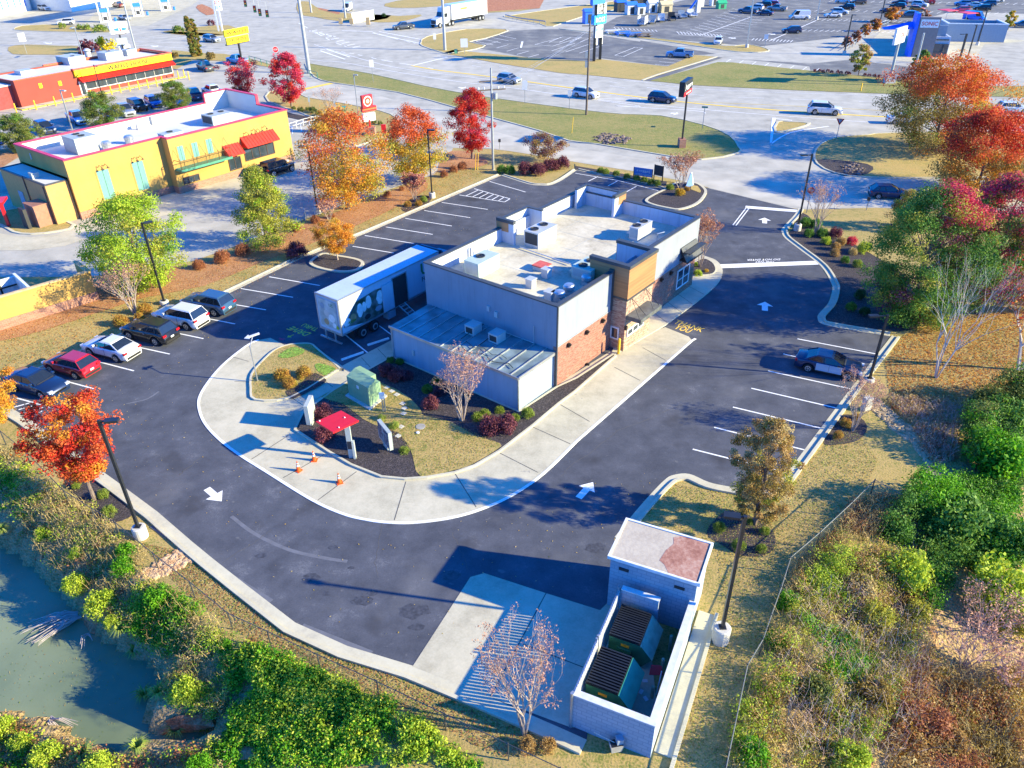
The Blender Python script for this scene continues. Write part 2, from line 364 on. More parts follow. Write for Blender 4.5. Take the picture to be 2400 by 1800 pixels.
XX,YY=np.meshgrid(gx,gy);PP=np.stack([XX.ravel(),YY.ravel()],1);ZZ=terr(PP)
nx,ny=len(gx),len(gy)
me=bpy.data.meshes.new('ground');idx=np.arange(nx*ny).reshape(ny,nx)
fa=np.stack([idx[:-1,:-1],idx[:-1,1:],idx[1:,1:],idx[1:,:-1]],-1).reshape(-1,4)
me.from_pydata(np.column_stack([PP,ZZ]).tolist(),[],fa.tolist());me.materials.append(m_grass);me.materials.append(m_soil)
cen=PP[fa].mean(1);cz=ZZ[fa].mean(1);me.polygons.foreach_set('material_index',(cz < -0.25).astype(int).tolist())
me.polygons.foreach_set('use_smooth',[True]*len(fa));me.update()
gob=bpy.data.objects.new('ground',me);COL.objects.link(gob);gob['kind']='structure'
# pond
mw,ntw,bw_=nodes_of('pond_water');bw_.inputs['Base Color'].default_value=(0.13,0.19,0.13,1);bw_.inputs['Roughness'].default_value=0.3;bw_.inputs['Specular IOR Level'].default_value=0.25
nn=N(ntw,'ShaderNodeTexNoise');nn.inputs['Scale'].default_value=0.18;nn.inputs['Detail'].default_value=4;cc=N(ntw,'ShaderNodeValToRGB')
cc.color_ramp.elements[0].color=(0.13,0.17,0.10,1);cc.color_ramp.elements[1].color=(0.21,0.25,0.15,1);cc.color_ramp.elements[0].position=.35;cc.color_ramp.elements[1].position=.65
tcw=N(ntw,'ShaderNodeTexCoord');ntw.links.new(tcw.outputs['Object'],nn.inputs['Vector']);ntw.links.new(nn.outputs['Fac'],cc.inputs[0]);ntw.links.new(cc.outputs[0],bw_.inputs['Base Color'])
n4=N(ntw,'ShaderNodeTexNoise');n4.inputs['Scale'].default_value=1.5;ntw.links.new(tcw.outputs['Object'],n4.inputs['Vector']);bpw=N(ntw,'ShaderNodeBump');bpw.inputs['Strength'].default_value=0.12;bpw.inputs['Distance'].default_value=0.05
ntw.links.new(n4.outputs['Fac'],bpw.inputs['Height']);ntw.links.new(bpw.outputs[0],bw_.inputs['Normal'])
sheet('pond_water',[tuple(p) for p in offset(POND,1.2 if area(POND) < 0 else -1.2,True)],-2.28,mw)
# ---- far paved base: everything beyond the near lots is paved, lawns lie on it
C1=K(700,350,3.16);C2=K(700,0,2.765);C3=K(1400,0,2.212);C34=K(1400,0,4.424);C1a=K(0,0,2.765);CY=K(0,200,2.765);C6=K(600,350,5.53)
CB=K(550,700,2.765);CW=K(1300,400,3.16);CX=K(1800,400,2.765);CD=K(900,1200,2.765);C0=K(0,0,4.916);CSo=K(1900,0,4.424);CI=K(1450,350,8.848);CS7=K(1500,1100,4.148)
near_px=[(-700,700),(0,650),(217,648),(452,612),(542,581),(651,536),(692,523),(710,516),(800,482),(889,453),(949,431),(1016,410),(1050,372),(1062,347),(1145,349),(1213,356),(1336,378),(1500,404),(1560,418),(1624,428),(1660,440),(1700,470),(1883,491),(2050,487),(2400,500),(3200,520)]
farbase=W2(near_px)+[(420,700),(-420,700)]
sheet('paved_ground',farbase,0.012,m_asph2)
lot_px=[(1174.7,411.7),(1238,432),(1266,435),(1292,434),(1320,421),(1352,399),(1400,410),(1450,419),(1557,444),(1600,425),(1658,441),(1870,492),(1861,505),(1834,534),(1832,545),(1840,559),(1872,584),(1923,624),(1948,664),(1950,682),(1941,711),(1919,736),(1916,747),(1923,758),(1955,767),(2086,789),(1976,934),(1825,1135),(1812,1158),(1712,1142),(1661,1131),(1616,1112),(1580,1114),(1555,1128),(1500,1187),(1440,1260),(1440,1400),(1406,1440),(1375,1735),(1320,1710),(1150,1636),(966,1561),(814,1515),(692,1460),(575,1370),(500,1311),(450,1270),(369,1200),(269,1126),(140,1035),(67,981),(10,948),(-80,935),(27,900),(535,688.6),(700,609),(861,546)]
lot=W2(lot_px)
sheet('asphalt_lot',lot,0.03,m_asph)
# gutter and kerb round the lot
def kerbline(px,w=0.62,flip=1,smooth_n=0,name='kerb',zk=0.14,gut=True):
 p=W2(px)
 if smooth_n: p=catmull(p,smooth_n)
 b=MB()
 if gut: band(b,p,0,flip*(w-0.18),0.0,0.042)
 band(b,p,flip*(w-0.18),flip*w,0.0,zk)
 o=b.build(name,m_kerb);o['kind']='structure';return o
kerbline([(-80,945),(27,900),(535,688.6),(700,609),(861,546),(1174.7,411.7)],0.62,1)
kerbline([(1174.7,411.7),(1238,432),(1266,435),(1292,434),(1320,421),(1352,399)],0.5,1,3)
kerbline([(1352,399),(1400,410),(1450,419),(1557,444)],0.5,1)
kerbline([(1870,490),(1861,505),(1834,534),(1832,545),(1840,559),(1872,584),(1923,624),(1948,664),(1950,682),(1941,711),(1919,736),(1916,747),(1923,758),(1955,767),(2086,789)],0.62,1,4)
kerbline([(2090,787),(1976,934),(1825,1135),(1812,1158)],0.62,1)
kerbline([(1812,1158),(1712,1142),(1661,1131),(1616,1112),(1580,1114),(1555,1128),(1500,1187),(1440,1260)],0.62,1,4)
kerbline([(1375,1735),(1320,1710),(1150,1636),(966,1561),(814,1515),(692,1460),(575,1370),(500,1311),(450,1270),(369,1200),(269,1126),(140,1035),(67,981),(-10,935)],0.75,1)
# ---- concrete: drive-through lane and walks
lane_out=[(608,798),(578,813),(524,857),(488,900),(470,933),(470,961),(484,994),(517,1030),(564,1066),(626,1105),(731,1170),(803,1203),(857,1217),(912,1224),(973,1224),(1056,1213),(1129,1192),(1201,1159),(1273,1109),(1350,1034),(1621,798)]
lane_w=catmull(W2(lane_out[:20]),5)+[tuple(G(*lane_out[20])[:2])]
lane=lane_w+W2([(1614,790),(1559,768),(1470,800),(1300,905),(926,845),(924,796),(803,859),(745,819),(676,814),(634,793)])
sheet('concrete_lane',lane,0.05,m_conc)
b=MB();el=lane_w+[tuple(G(1628,794)[:2])];band(b,el,-0.16,0.02,0.03,0.062)
o=b.build('white_edge_line',m_white);o['kind']='structure'
b=MB()
for a,c in [(CB([(1110,1190)])[0],CB([(1035,1440)])[0]),(CB([(1430,1140)])[0],CB([(1565,1355)])[0]),(CB([(1720,1005)])[0],CB([(1965,1130)])[0]),(CB([(1930,835)])[0],CB([(2175,945)])[0]),(CB([(2110,690)])[0],CB([(2300,800)])[0]),(CB([(790,1125)])[0],CB([(540,1310)])[0]),(CB([(590,1010)])[0],CB([(315,1165)])[0]),(CB([(350,890)])[0],CB([(110,1045)])[0]),(CB([(110,545)])[0],CB([(0,540)])[0]),(CB([(90,410)])[0],CB([(-50,370)])[0]),((1506,816),(1560,846)),((1440,862),(1500,893))]:
 line(b,G(*a),G(*c),0.05,0.056)
o=b.build('concrete_joints',m_joint);o['kind']='structure'
walk=[(1470,800),(1559.5,764),(1629,713),(1677,672),(1692,647),(1691,628),(1677,612),(1651,602),(1600,560),(1560,560)]
pw=W2(walk)
b=MB();b.prism([tuple(p) for p in W2([(1430,840),(1559.5,764)])]+catmull(W2(walk[1:8]),4)+W2([(1560,540),(1480,700)]),0.0,0.12);o=b.build('pavement',m_kerb);o['kind']='structure'
b=MB()
for a,c in [((1535,735),(1565,757)),((1565,708),(1598,733)),((1590,690),(1622,712)),((1609,668),(1650,690))]: line(b,G(*a,.12),G(*c,.12),0.04,0.125)
o=b.build('pavement_joints',m_joint);o['kind']='structure'
# walk beside the short stalls
b=MB();b.prism(W2([(803,859),(930,793),(930,842),(789,910),(713,953),(684,933),(789,868)]),0.0,0.085);o=b.build('footpath',m_conc);o['kind']='structure'
b=MB()
for a,c in [((847,838),(868,861)),((885,817),(905,838)),((754,887),(780,907))]: line(b,G(*a,.085),G(*c,.085),0.04,0.09)
o=b.build('footpath_joints',m_joint);o['kind']='structure'
# dumpster apron
apron_px=CD([(185,1005),(560,425),(650,400),(1050,530),(1400,640),(1480,560),(1560,520),(1700,620),(1780,1380),(1210,1400),(690,1205),(480,1120)])
sheet('concrete_apron',W2(apron_px),0.045,m_conc)
b=MB()
for a,c in [(CD([(1050,530)])[0],CD([(690,1200)])[0]),(CD([(900,860)])[0],CD([(1290,1010)])[0])]: line(b,G(*a),G(*c),0.05,0.05)
o=b.build('apron_joints',m_joint);o['kind']='structure'
# ---- raised beds
def bed(name,px,m,smooth_n=3,kerb=0.16,z=0.16,wide=0.0,closed=True):
 p=W2(px);p=catmull(p,smooth_n,True) if smooth_n else p
 if area(p) < 0: p=p[::-1]
 if kerb:
  b=MB()
  if wide: band(b,p,-wide,0,0.0,0.06,True)
  band(b,p,0,kerb,0.0,z,True);o=b.build('kerb',m_kerb);o['kind']='structure'
 q=offset(p,kerb*0.9 if kerb else 0,True)
 return sheet(name,q,z-0.02,m)
bed('lawn_island',CB([(100,590),(106,500),(165,425),(250,345),(330,310),(420,297),(500,300),(545,335),(700,470),(660,478),(370,650),(130,665)]),m_grass,3,0.15,0.17)
bed('planting_bed',CB([(440,745),(640,600),(850,475),(1035,372),(1052,395),(1840,738),(2085,578),(2212,520),(2450,365),(2475,378),(2210,612),(2105,690),(1940,830),(1720,1000),(1560,1095),(1430,1140),(1250,1172),(1100,1182),(950,1168),(750,1088),(600,1000),(385,860)]),m_mulch,0,0.15,0.17)
sheet('lawn_patch',catmull(W2(CB([(660,600),(760,540),(960,560),(1130,650),(1210,740),(1230,770),(1400,810),(1560,900),(1720,950),(1700,990),(1540,1085),(1420,1125),(1210,1165),(1165,1080),(1140,990),(1060,880),(960,850),(830,790),(700,690),(560,650)])),2,True),0.165,m_grass)
sheet('mulch_patch',catmull(W2(CB([(330,600),(420,560),(500,480),(590,520),(560,560),(400,640),(360,640)]),0.15),3,True),0.165,m_mulch)
sheet('fresh_grass',catmull(W2(CB([(280,370),(370,315),(450,330),(430,360),(340,385)]),0.16),3,True),0.166,mat('fresh_grass',(0.17,0.30,0.035),0.9,var=0.4,scale=5,bump=0.6,bscale=9))
sheet('fresh_grass',catmull(W2(CB([(520,430),(560,420),(655,455),(600,500),(540,470)]),0.16),3,True),0.166,_mats['fresh_grass'])
bed('planting_bed',C6([(700,1460),(860,1360),(1060,1385),(1290,1425),(1390,1465),(1400,1510),(1330,1575),(1190,1605),(1030,1600),(860,1570),(720,1520)]),m_mulch,3,0.32,0.16)
bed('planting_bed',CI([(540,1080),(700,960),(950,840),(1200,700),(1540,705),(1700,750),(1820,860),(1810,960),(1690,1110),(1490,1215),(1240,1270),(1000,1240),(700,1170)]),m_mulch,3,0.32,0.16)
sheet('lawn_patch',W2(CI([(1500,740),(1640,760),(1710,860),(1690,900),(1500,830)]),.15),0.155,m_tan)
sheet('mulch_strip',W2(CI([(-900,310),(0,470),(930,600),(1000,700),(940,825),(0,610),(-900,420)])),0.05,m_mulch)
sheet('lawn_strip',W2(CI([(-900,300),(0,455),(930,592),(1300,660),(1200,700),(900,660),(0,500),(-900,350)])),0.056,m_tan)
bed('planting_bed',CW([(1020,700),(1100,660),(1170,690),(1195,740),(1170,775),(1090,785),(1000,780)]),m_mulch,3,0.1,0.18)
sheet('mulch_bed',catmull(W2(CX([(215,270),(160,380),(130,410),(175,460),(270,530),(370,610),(430,700),(465,790),(430,880),(370,950),(400,985),(850,1045),(1000,960),(900,700),(700,560),(560,480),(400,400),(300,330)])),2,True),0.03,m_mulch)
sheet('mulch_bed',catmull(W2(CS7([(650,630),(720,500),(880,400),(1120,480),(1240,560),(1315,650),(1290,790),(1150,850),(960,830),(800,740)])),3,True),0.03,m_mulch)
sheet('mulch_bed',catmull(W2([(150,1120),(200,1100),(300,1190),(300,1215),(245,1225),(190,1180)]),3,True),0.03,m_mulch)
sheet('mulch_bed',catmull(W2(CR([(915,385),(960,260),(1030,200),(1150,220),(1195,290),(1130,370),(1000,395)])),3,True),0.03,m_mulch)
sheet('mulch_bed',catmull(W2(C1([(760,440),(860,350),(980,350),(950,410),(850,470)])),3,True),0.03,m_mulch)
sheet('mulch_bed',catmull(W2(C2([(960,990),(1100,985),(1230,1060),(1000,1110),(900,1110)])),3,True),0.03,m_leaflitter)
sheet('leaf_litter',catmull(W2([(250,640),(450,622),(560,590),(700,530),(850,475),(980,425),(1000,445),(900,500),(760,560),(620,612),(480,670),(330,700),(150,760),(0,800),(-60,780),(60,720),(220,680)]),2,True),0.03,m_leaflitter)
# ---- far lawns
def lawn(px,m,name='lawn',kerb=0.0,sn=2,z=0.06):
 p=catmull(W2(px),sn,True) if sn else W2(px)
 if area(p) < 0: p=p[::-1]
 if kerb:
  b=MB();band(b,p,0,kerb,0.0,0.12,True);o=b.build('kerb',m_kerb);o['kind']='structure'
 return sheet(name,p,z,m)
lawn(C2([(40,415),(150,425),(480,480),(830,560),(1240,632),(1800,708),(2100,740)])+C3([(330,600),(560,650),(690,705),(735,760),(735,795),(540,830),(300,800),(0,750)])+C2([(1750,915),(1560,850),(1250,765),(1000,695),(640,600),(230,540),(100,500)]),m_green,kerb=0.25)
lawn(C3([(1120,800),(1150,750),(1240,712),(1400,700),(1520,690),(2100,690),(2600,760),(2400,900),(1750,925),(1400,922),(1230,900),(1135,850)]),m_tan,kerb=0.25)
sheet('gravel_bed',catmull(W2(C3([(1120,830),(1250,830),(1400,850),(1430,880),(1350,915),(1220,895)]),.06),2,True),0.07,m_mulch)
lawn(C2([(1700,475),(1300,412),(930,345),(1000,325),(1100,335),(1500,375),(1900,400)])+C34([(0,612),(700,690),(730,690),(1010,572),(1240,592),(470,835),(0,790)]),m_tan,sn=0)
lawn(C2([(800,300),(790,275),(830,238),(1080,190),(1290,188),(1360,200),(1215,250),(1110,272),(1210,295),(1150,320),(1000,345),(940,345)]),m_tan,kerb=0.3)
lawn(C34([(545,840),(1250,645),(1400,650),(2212,735)])+C3([(1620,420),(2100,448),(2500,452),(2500,512),(1580,490),(1000,468)])+C34([(1000,885)]),m_green,sn=0)
sheet('asphalt_path',W2(C34([(470,835),(1240,592),(1300,600),(560,845)])),0.05,m_asph3)
b=MB();pl=W2(C34([(470,835),(620,780),(1150,620),(1240,592)]));band(b,pl,-0.15,0.3,0,0.12);o=b.build('kerb',m_kerb);o['kind']='structure'
sheet('shop_car_park',W2(C2([(1120,272),(1380,200),(1560,190),(1700,190),(2212,270)])+C34([(450,420),(1240,560),(1010,572),(730,690),(0,600)])+C2([(1900,400),(1500,375),(1170,315),(1215,295)])),0.02,m_asph3)
sheet('shop_car_park',W2(C34([(-100,350),(200,180),(900,0),(1200,-300),(2400,-260),(3500,-300),(4600,-260),(4600,150),(3700,120),(2600,380),(1700,480),(1500,470),(700,405),(60,340)])),0.02,m_asph3)
sheet('shop_road',W2(C34([(1260,600),(1550,620),(2200,690),(2212,740),(1400,648)])+CSo([(0,740),(1030,830),(1100,700),(400,620),(0,660)])),0.022,m_asph3)
lawn(C34([(60,345),(700,408),(1200,468),(1420,478),(1560,463),(1700,488),(1785,520),(1740,540),(1560,546),(1300,522),(700,432),(60,357),(-400,300)]),m_tan,kerb=0.25)
lawn(C2([(1330,110),(1380,100),(1600,68),(1900,28),(2212,-10),(2500,-30),(2400,10),(2212,40),(1900,90),(1650,172),(1560,155)]),m_tan,kerb=0.25)
lawn(C2([(460,140),(500,95),(650,105),(790,95),(780,110),(700,132),(600,145)]),m_tan)
lawn(C2([(560,25),(780,-10),(1250,0),(1570,50),(1200,85),(1000,40),(780,50),(600,50)]),m_tan)
sheet('clay_slope',W2(C2([(1190,-20),(1600,-20),(1560,55),(1200,78)])),0.07,m_red_clay)
lawn(C2([(-10,20),(60,10),(120,50),(270,85),(600,100),(470,140),(240,135),(100,110),(0,90)]),m_tan)
sheet('mulch_bed',W2(C2([(120,50),(270,80),(260,95),(140,65)])),0.07,m_red_clay)
lawn(C0([(150,345),(250,300),(450,290),(650,285),(1000,310),(1270,350),(1260,375),(800,372),(400,360)]),m_tan,kerb=0.2)
lawn(C0([(100,545),(300,515),(700,530),(900,535),(870,625),(500,630),(150,625)]),m_tan)
lawn(C0([(1880,375),(1950,365),(2212,375),(2600,400),(2400,420),(2100,405)]),m_tan)
lawn(C1a([(1060,205),(1290,175),(1480,165),(1530,195),(1450,225),(1250,230)]),m_tan)
lawn(C1a([(1270,50),(1310,28),(1400,75),(1340,100)]),m_red_clay,name='clay_bed')
lawn(C1a([(1115,325),(1300,345),(1450,350),(1620,380),(1800,430),(1790,445),(1600,410),(1450,395),(1250,390),(1140,452),(1100,440)]),m_tan,sn=0)
lawn(C2([(-60,570),(0,600),(60,632),(210,655),(450,700),(600,740),(660,790),(640,850),(480,912),(370,950),(300,890),(330,850),(150,790),(0,730),(-200,660),(-200,600)]),m_tan,kerb=0.3)
lawn(CY([(0,820),(150,790),(240,800),(490,905),(380,950),(200,970),(80,955),(0,910),(-200,860)]),m_grass,kerb=0.3)
lawn(CY([(-100,430),(0,420),(150,400),(240,400),(100,480),(-60,560)]),m_leaflitter,name='mulch_bed')
lawn(C1a([(1640,800),(1790,700),(1900,740),(2130,780),(2212,790),(2212,800),(1950,780),(1790,745)]),m_mulch,name='mulch_bed',sn=0)
lawn(C3([(920,690),(930,632),(1000,632),(1105,640),(1050,665)]),m_tan,kerb=0.35)
# concrete drives at the yellow building
cdv=W2(CY([(-300,1010),(0,960),(80,975),(200,985),(380,965),(500,910),(800,810),(1110,700),(1600,590),(1650,640),(1300,760),(1100,835),(700,950),(420,1040),(200,1070),(0,1070),(-300,1130)]))
sheet('concrete_lane',cdv,0.03,m_conc)
sheet('concrete_lane',W2(CY([(-100,780),(0,700),(240,740),(480,880),(300,830),(120,790),(0,820)])),0.03,m_conc)
sheet('far_concrete',W2(CSo([(540,500),(800,260),(1150,280),(1700,400),(2300,420),(2100,440),(1800,460),(1650,700),(1000,640),(580,590)])),0.03,m_conc)
sheet('forecourt',W2(C0([(950,300),(1150,100),(1500,-60),(2400,-80),(2212,60),(1700,300)])),0.03,m_conc)
# access road (pale concrete) in front of the lot
sheet('access_road',catmull(W2([(720,190),(850,215),(960,245),(1080,285),(1220,325),(1336,345),(1500,372),(1640,400),(1780,415),(1900,430),(2050,432),(2600,440),(2600,500),(2050,485),(1883,489),(1720,455),(1560,415),(1400,388),(1300,372),(1145,347),(1062,346),(960,300),(820,250),(690,215)]),2,True),0.02,mat('road_concrete',(0.44,0.41,0.34),0.9,var=0.16,scale=0.3,bump=0.1,bscale=20))
# ---- painted markings
b=MB()
def stall(px0,px1,L=None,w=0.12,z=0.036):
 p=G(*px0)[:2];q=G(*px1)[:2]
 if L: d=(p-q)/np.linalg.norm(p-q);p=q+d*L
 line(b,p,q,w,z)
for a,c in [((1415,240),(1680,318)),((1060,395),(1400,447)),((930,455),(1270,508)),((790,513),(1135,570)),((645,577),(993,632)),((490,640),(855,700)),((400,720),(705,770))]: stall(C1([a])[0],C1([c])[0])
for a,c in [((629,649),(750,670)),((558.6,676),(687,697.6)),((553,715),(623.6,727)),((490,748),(551,760)),((417.6,782),(477,794.5)),((336,817),(398,830.7)),((238.6,850.5),(314,870)),((161,896),(220,912))]: stall(a,c,5.6)
stall((40,934),(118,955))
for q in (((34,955),(71,945)),((44,961),(88.6,949)),((54,969),(101.6,956)),((67,981),(99,964))): stall(*q)
ha,hb,hc=C1([(1190,340),(1300,293),(1565,368)]);hd=C1([(1525,392)])[0]
stall(ha,hd);stall(hb,hc);stall(hc,hd)
for k in range(1,7):
 t=k/7.;stall((ha[0]+(hd[0]-ha[0])*t,ha[1]+(hd[1]-ha[1])*t),(hb[0]+(hc[0]-hb[0])*(t-0.02),hb[1]+(hc[1]-hb[1])*(t-0.02)))
for a,c in [((445,30),(990,157)),((325,152),(900,290)),((203,283),(790,430)),((65,425),(670,578))]: stall(CR([a])[0],CR([c])[0])
for a,c in [((190,1092),(700,1190)),((98,1190),(640,1310)),((0,1300),(530,1415))]: stall(CX([a])[0],CX([c])[0])
for a,c in [((320,45),(250,80)),((465,78),(395,115)),((605,118),(520,165))]: stall(CW([a])[0],CW([c])[0])
stall(CI([(-900,500)])[0],CI([(0,655)])[0]);stall(CI([(0,655)])[0],CI([(820,860)])[0])
stall(CB([(715,235)])[0],CB([(865,355)])[0]);stall(CB([(930,172)])[0],CB([(1035,250)])[0])
stall(CW([(1420,275)])[0],CW([(1320,405)])[0]);stall(CW([(1440,280)])[0],CW([(1342,408)])[0])
b.quad(*[(*G(*p)[:2],0.036) for p in CW([(1410,280),(1820,312),(1835,295),(1415,262)])])
b.quad(*[(*G(*p)[:2],0.036) for p in K(1680,560,7.9)([(80,548),(1890,478),(1810,412),(20,478)])])
def arrow(mb,tail,tip,z=0.037,w=0.35,hw=0.95,hl=0.45):
 p=np.array(G(*tail)[:2]);q=np.array(G(*tip)[:2]);L=np.linalg.norm(q-p);d=(q-p)/L;n=np.array([-d[1],d[0]]);m_=p+d*L*(1-hl)
 mb.quad((*(p-n*w/2),z),(*(m_-n*w/2),z),(*(m_+n*w/2),z),(*(p+n*w/2),z));mb.add([(*(m_-n*hw/2),z),(*q,z),(*(m_+n*hw/2),z)],[(0,1,2)])
arrow(b,(485,1146),(520,1176),w=0.42,hw=1.1,hl=0.5);arrow(b,(1356,1168),(1390,1131),w=0.42,hw=1.1,hl=0.45)
arrow(b,(1792.5,729),(1792.7,708),w=0.5,hw=1.35);arrow(b,(1792,524),(1792,511),w=0.5,hw=1.35)
# roads beyond
def roadline(px,w=0.15,dash=None,mb=None,z=0.034):
 p=catmull(W2(px),8);mb=mb or b;acc=0;on=True
 for i in range(len(p)-1):
  L=math.dist(p[i],p[i+1])
  if dash:
   k=int(acc/dash[0]) % dash[1];acc += L
   if k: continue
  line(mb,p[i],p[i+1],w,z)
roadline(C2([(0,375),(150,395),(280,405),(650,470),(1000,525),(1450,580),(1900,645),(2212,690)])+C3([(100,550),(500,575),(560,588)]),0.2)
roadline(C2([(100,290),(450,395),(700,450),(1100,500),(1600,560),(2212,640)])+C3([(0,515),(450,560),(1000,605),(1500,640),(2212,680),(2700,700)]),0.2)
roadline(C2([(960,350),(1300,405),(1700,470),(2212,530)])+C3([(500,460),(1000,482),(1580,500),(2212,520),(2800,530)]),0.15)
roadline(C2([(900,360),(1300,430),(1800,500),(2212,560)])+C3([(500,492),(1000,515),(1580,535),(2212,555),(2800,560)]),0.15,(3.0,3))
roadline(C2([(900,385),(1300,455),(1800,525),(2212,585)])+C3([(500,510)]),0.15,(3.0,3))
roadline(C0([(0,520),(500,505),(900,515),(1500,520),(2212,560),(3000,600)]),0.2);roadline(C0([(0,375),(900,400),(1500,430),(2212,440),(3000,480)]),0.15,(3.0,2))
roadline(C0([(340,470),(900,490),(1500,480),(2212,500)]),0.15)
for q in ([(140,320),(330,345),(570,395),(900,450)],[(0,150),(200,260),(330,310)],[(480,210),(700,270),(820,290)]): roadline(C2(q),0.3,(1.5,2))
for a,c in [((180,320),(330,370)),((140,330),(300,385)),((480,215),(800,285)),((520,205),(820,262)),((0,40),(100,110)),((280,200),(480,205)),((70,200),(240,240)),((740,425),(960,372)),((1450,270),(1440,310))]: stall(C2([a])[0],C2([c])[0],w=0.45)
for k in range(9): stall(C2([(70+k*35,205+k*13)])[0],C2([(120+k*35,195+k*13)])[0],w=0.5)
b.add([(*G(*p)[:2],0.034) for p in C3([(893,750),(905,612),(925,612),(905,745)])],[(0,1,2,3)]);stall(C3([(905,615)])[0],C3([(1010,625)])[0],w=0.35)
roadline(C3([(895,750),(1000,690),(1200,655)]),0.3)
for px in (C2([(1060,570)])[0],C3([(400,590)])[0],C1a([(310,280)])[0],C1a([(1000,300)])[0],C3([(700,198)])[0],C3([(905,178)])[0]): arrow(b,(px[0]-9,px[1]-1),(px[0]+9,px[1]+1),w=0.7,hw=2.2)
# far car parks
def grid(a,c,d,n,w=0.16):   # n lines from edge a-c, each reaching by the offset d (pixels)
 for i in range(n):
  t=i/(n-1);x=a[0]+(c[0]-a[0])*t;y=a[1]+(c[1]-a[1])*t;stall((x,y),(x+d[0],y+d[1]),w=w)
Q=lambda x,y: C34([(x,y)])[0]
grid(Q(920,322),Q(1400,90),(37,9),12);grid(Q(1090,370),Q(1600,150),(45,6),12);stall(Q(1060,370),Q(1600,175),w=0.25)
grid(Q(850,355),Q(1300,385),(-6,-6),14);stall(Q(835,360),Q(1300,392),w=0.2);stall(Q(870,338),Q(1260,385),w=0.2)
grid(Q(190,300),Q(620,330),(-4,-4),12);stall(Q(180,305),Q(600,335),w=0.2);grid(Q(560,700),Q(680,610),(55,5),4)
grid(Q(-180,440),Q(-500,440),(28,-12),4);grid(Q(1330,650),Q(2250,745),(12,-8),8);grid(Q(1600,420),Q(2000,440),(6,-5),12);stall(Q(1800,420),Q(2300,200),w=0.25)
grid(C2([(1150,270)])[0],C2([(1480,375)])[0],(28,-8),6);grid(C2([(1300,230)])[0],C2([(1150,270)])[0],(40,8),4)
grid(C2([(1640,330)])[0],C2([(1820,345)])[0],(55,-18),3)
for r_,s_,t_ in ((1950,3300,260),(2100,3400,150),(2250,4200,60),(2400,4400,-40)): grid(Q(r_,t_+60),Q(s_,t_+90),(10,-4),24,0.14)
for a,c in (((1200,230),(1100,290)),((1600,210),(1450,260)),((1650,215),(1550,262))): pass
pc=C2([(1530,290),(1645,300),(1820,245),(1715,240)]);
for i in range(4): stall(pc[i],pc[(i+1) % 4],w=0.15)
pc=C34([(180,575),(270,588),(470,500),(390,492)])
for i in range(4): stall(pc[i],pc[(i+1) % 4],w=0.15)
grid(C1a([(1835,835)])[0],C1a([(2060,770)])[0],(2,18),5,0.12);stall(C1a([(1835,835)])[0],C1a([(2060,770)])[0]);stall(C1a([(1835,858)])[0],C1a([(2060,800)])[0])
o=b.build('road_markings',m_white);o['kind']='structure'
b2=MB()
roadline(C2([(730,425),(900,455),(1300,505),(1800,575),(2212,630)])+C3([(600,545),(1050,580),(1600,612),(2212,640),(2800,660)]),0.55,mb=b2)
roadline(C3([(500,528),(1050,552),(1600,580),(2212,605)]),0.15,mb=b2)
stall_y=C2([(30,580),(215,540)]);line(b2,G(*stall_y[0]),G(*stall_y[1]),1.1,0.034)
roadline(C2([(0,0),(60,60),(200,120)]),0.5,mb=b2)
arrow(b2,K(600,720,7.373)([(655,480)])[0],K(600,720,7.373)([(540,530)])[0],w=0.1,hw=0.5)
o=b2.build('yellow_markings',m_yellow);o['kind']='structure'
# painted words
def ground_text(s,bl,br,tl,m,name,z=0.038):
 a=G(*bl);c=G(*br);t=G(*tl);ux=(c-a);w_=np.linalg.norm(ux);uy=(t-a);h_=np.linalg.norm(uy)
 me=text_mesh(s);vs=np.array([v.co[:] for v in me.vertices]);lo=vs.min(0);hi=vs.max(0)
 for v,q in zip(me.vertices,vs):
  p=a+ux*((q[0]-lo[0])/(hi[0]-lo[0]))+uy*((q[1]-lo[1])/(hi[1]-lo[1]));v.co=(p[0],p[1],z)
 me.materials.clear();me.materials.append(m);o=bpy.data.objects.new(name,me);COL.objects.link(o);o['kind']='structure'
 n=np.cross(ux,uy)
 if n[2] < 0: me.flip_normals()
 return o
T4=K(1420,620,4.327)
m_ytext=ground_mat('yellow_letters',[(0.33,(0.78,0.50,0.08)),(0.5,(0.92,0.60,0.10))],(2.0,6.0),bump=0.02)
q=T4([(680,597),(965,690),(728,563)]);ground_text('THANK',q[0],q[1],q[2],m_ytext,'painted_word')
q=T4([(683,650),(835,700),(735,612)]);ground_text('YOU',q[0],q[1],q[2],m_ytext,'painted_word')
T5=K(600,720,7.373)
q=T5([(968,455),(645,335),(840,505)]);ground_text('DRIVE',q[0],q[1],q[2],m_ytext,'painted_word')
q=T5([(1095,375),(850,283),(1020,425)]);ground_text('THRU',q[0],q[1],q[2],m_ytext,'painted_word')
T6=K(1680,560,7.9)
q=T6([(1175,368),(565,380),(1165,400)]);ground_text('DO NOT ENTER',q[0],q[1],q[2],m_white,'painted_word')
q=T6([(1058,412),(710,415),(1056,446)]);ground_text('ONE WAY',q[0],q[1],q[2],m_white,'painted_word')
q=T5([(520,550),(395,530),(490,590)]);ground_text('&',q[0],q[1],q[2],mat('red_paint_mark',(0.55,0.05,0.12),0.9),'painted_mark')
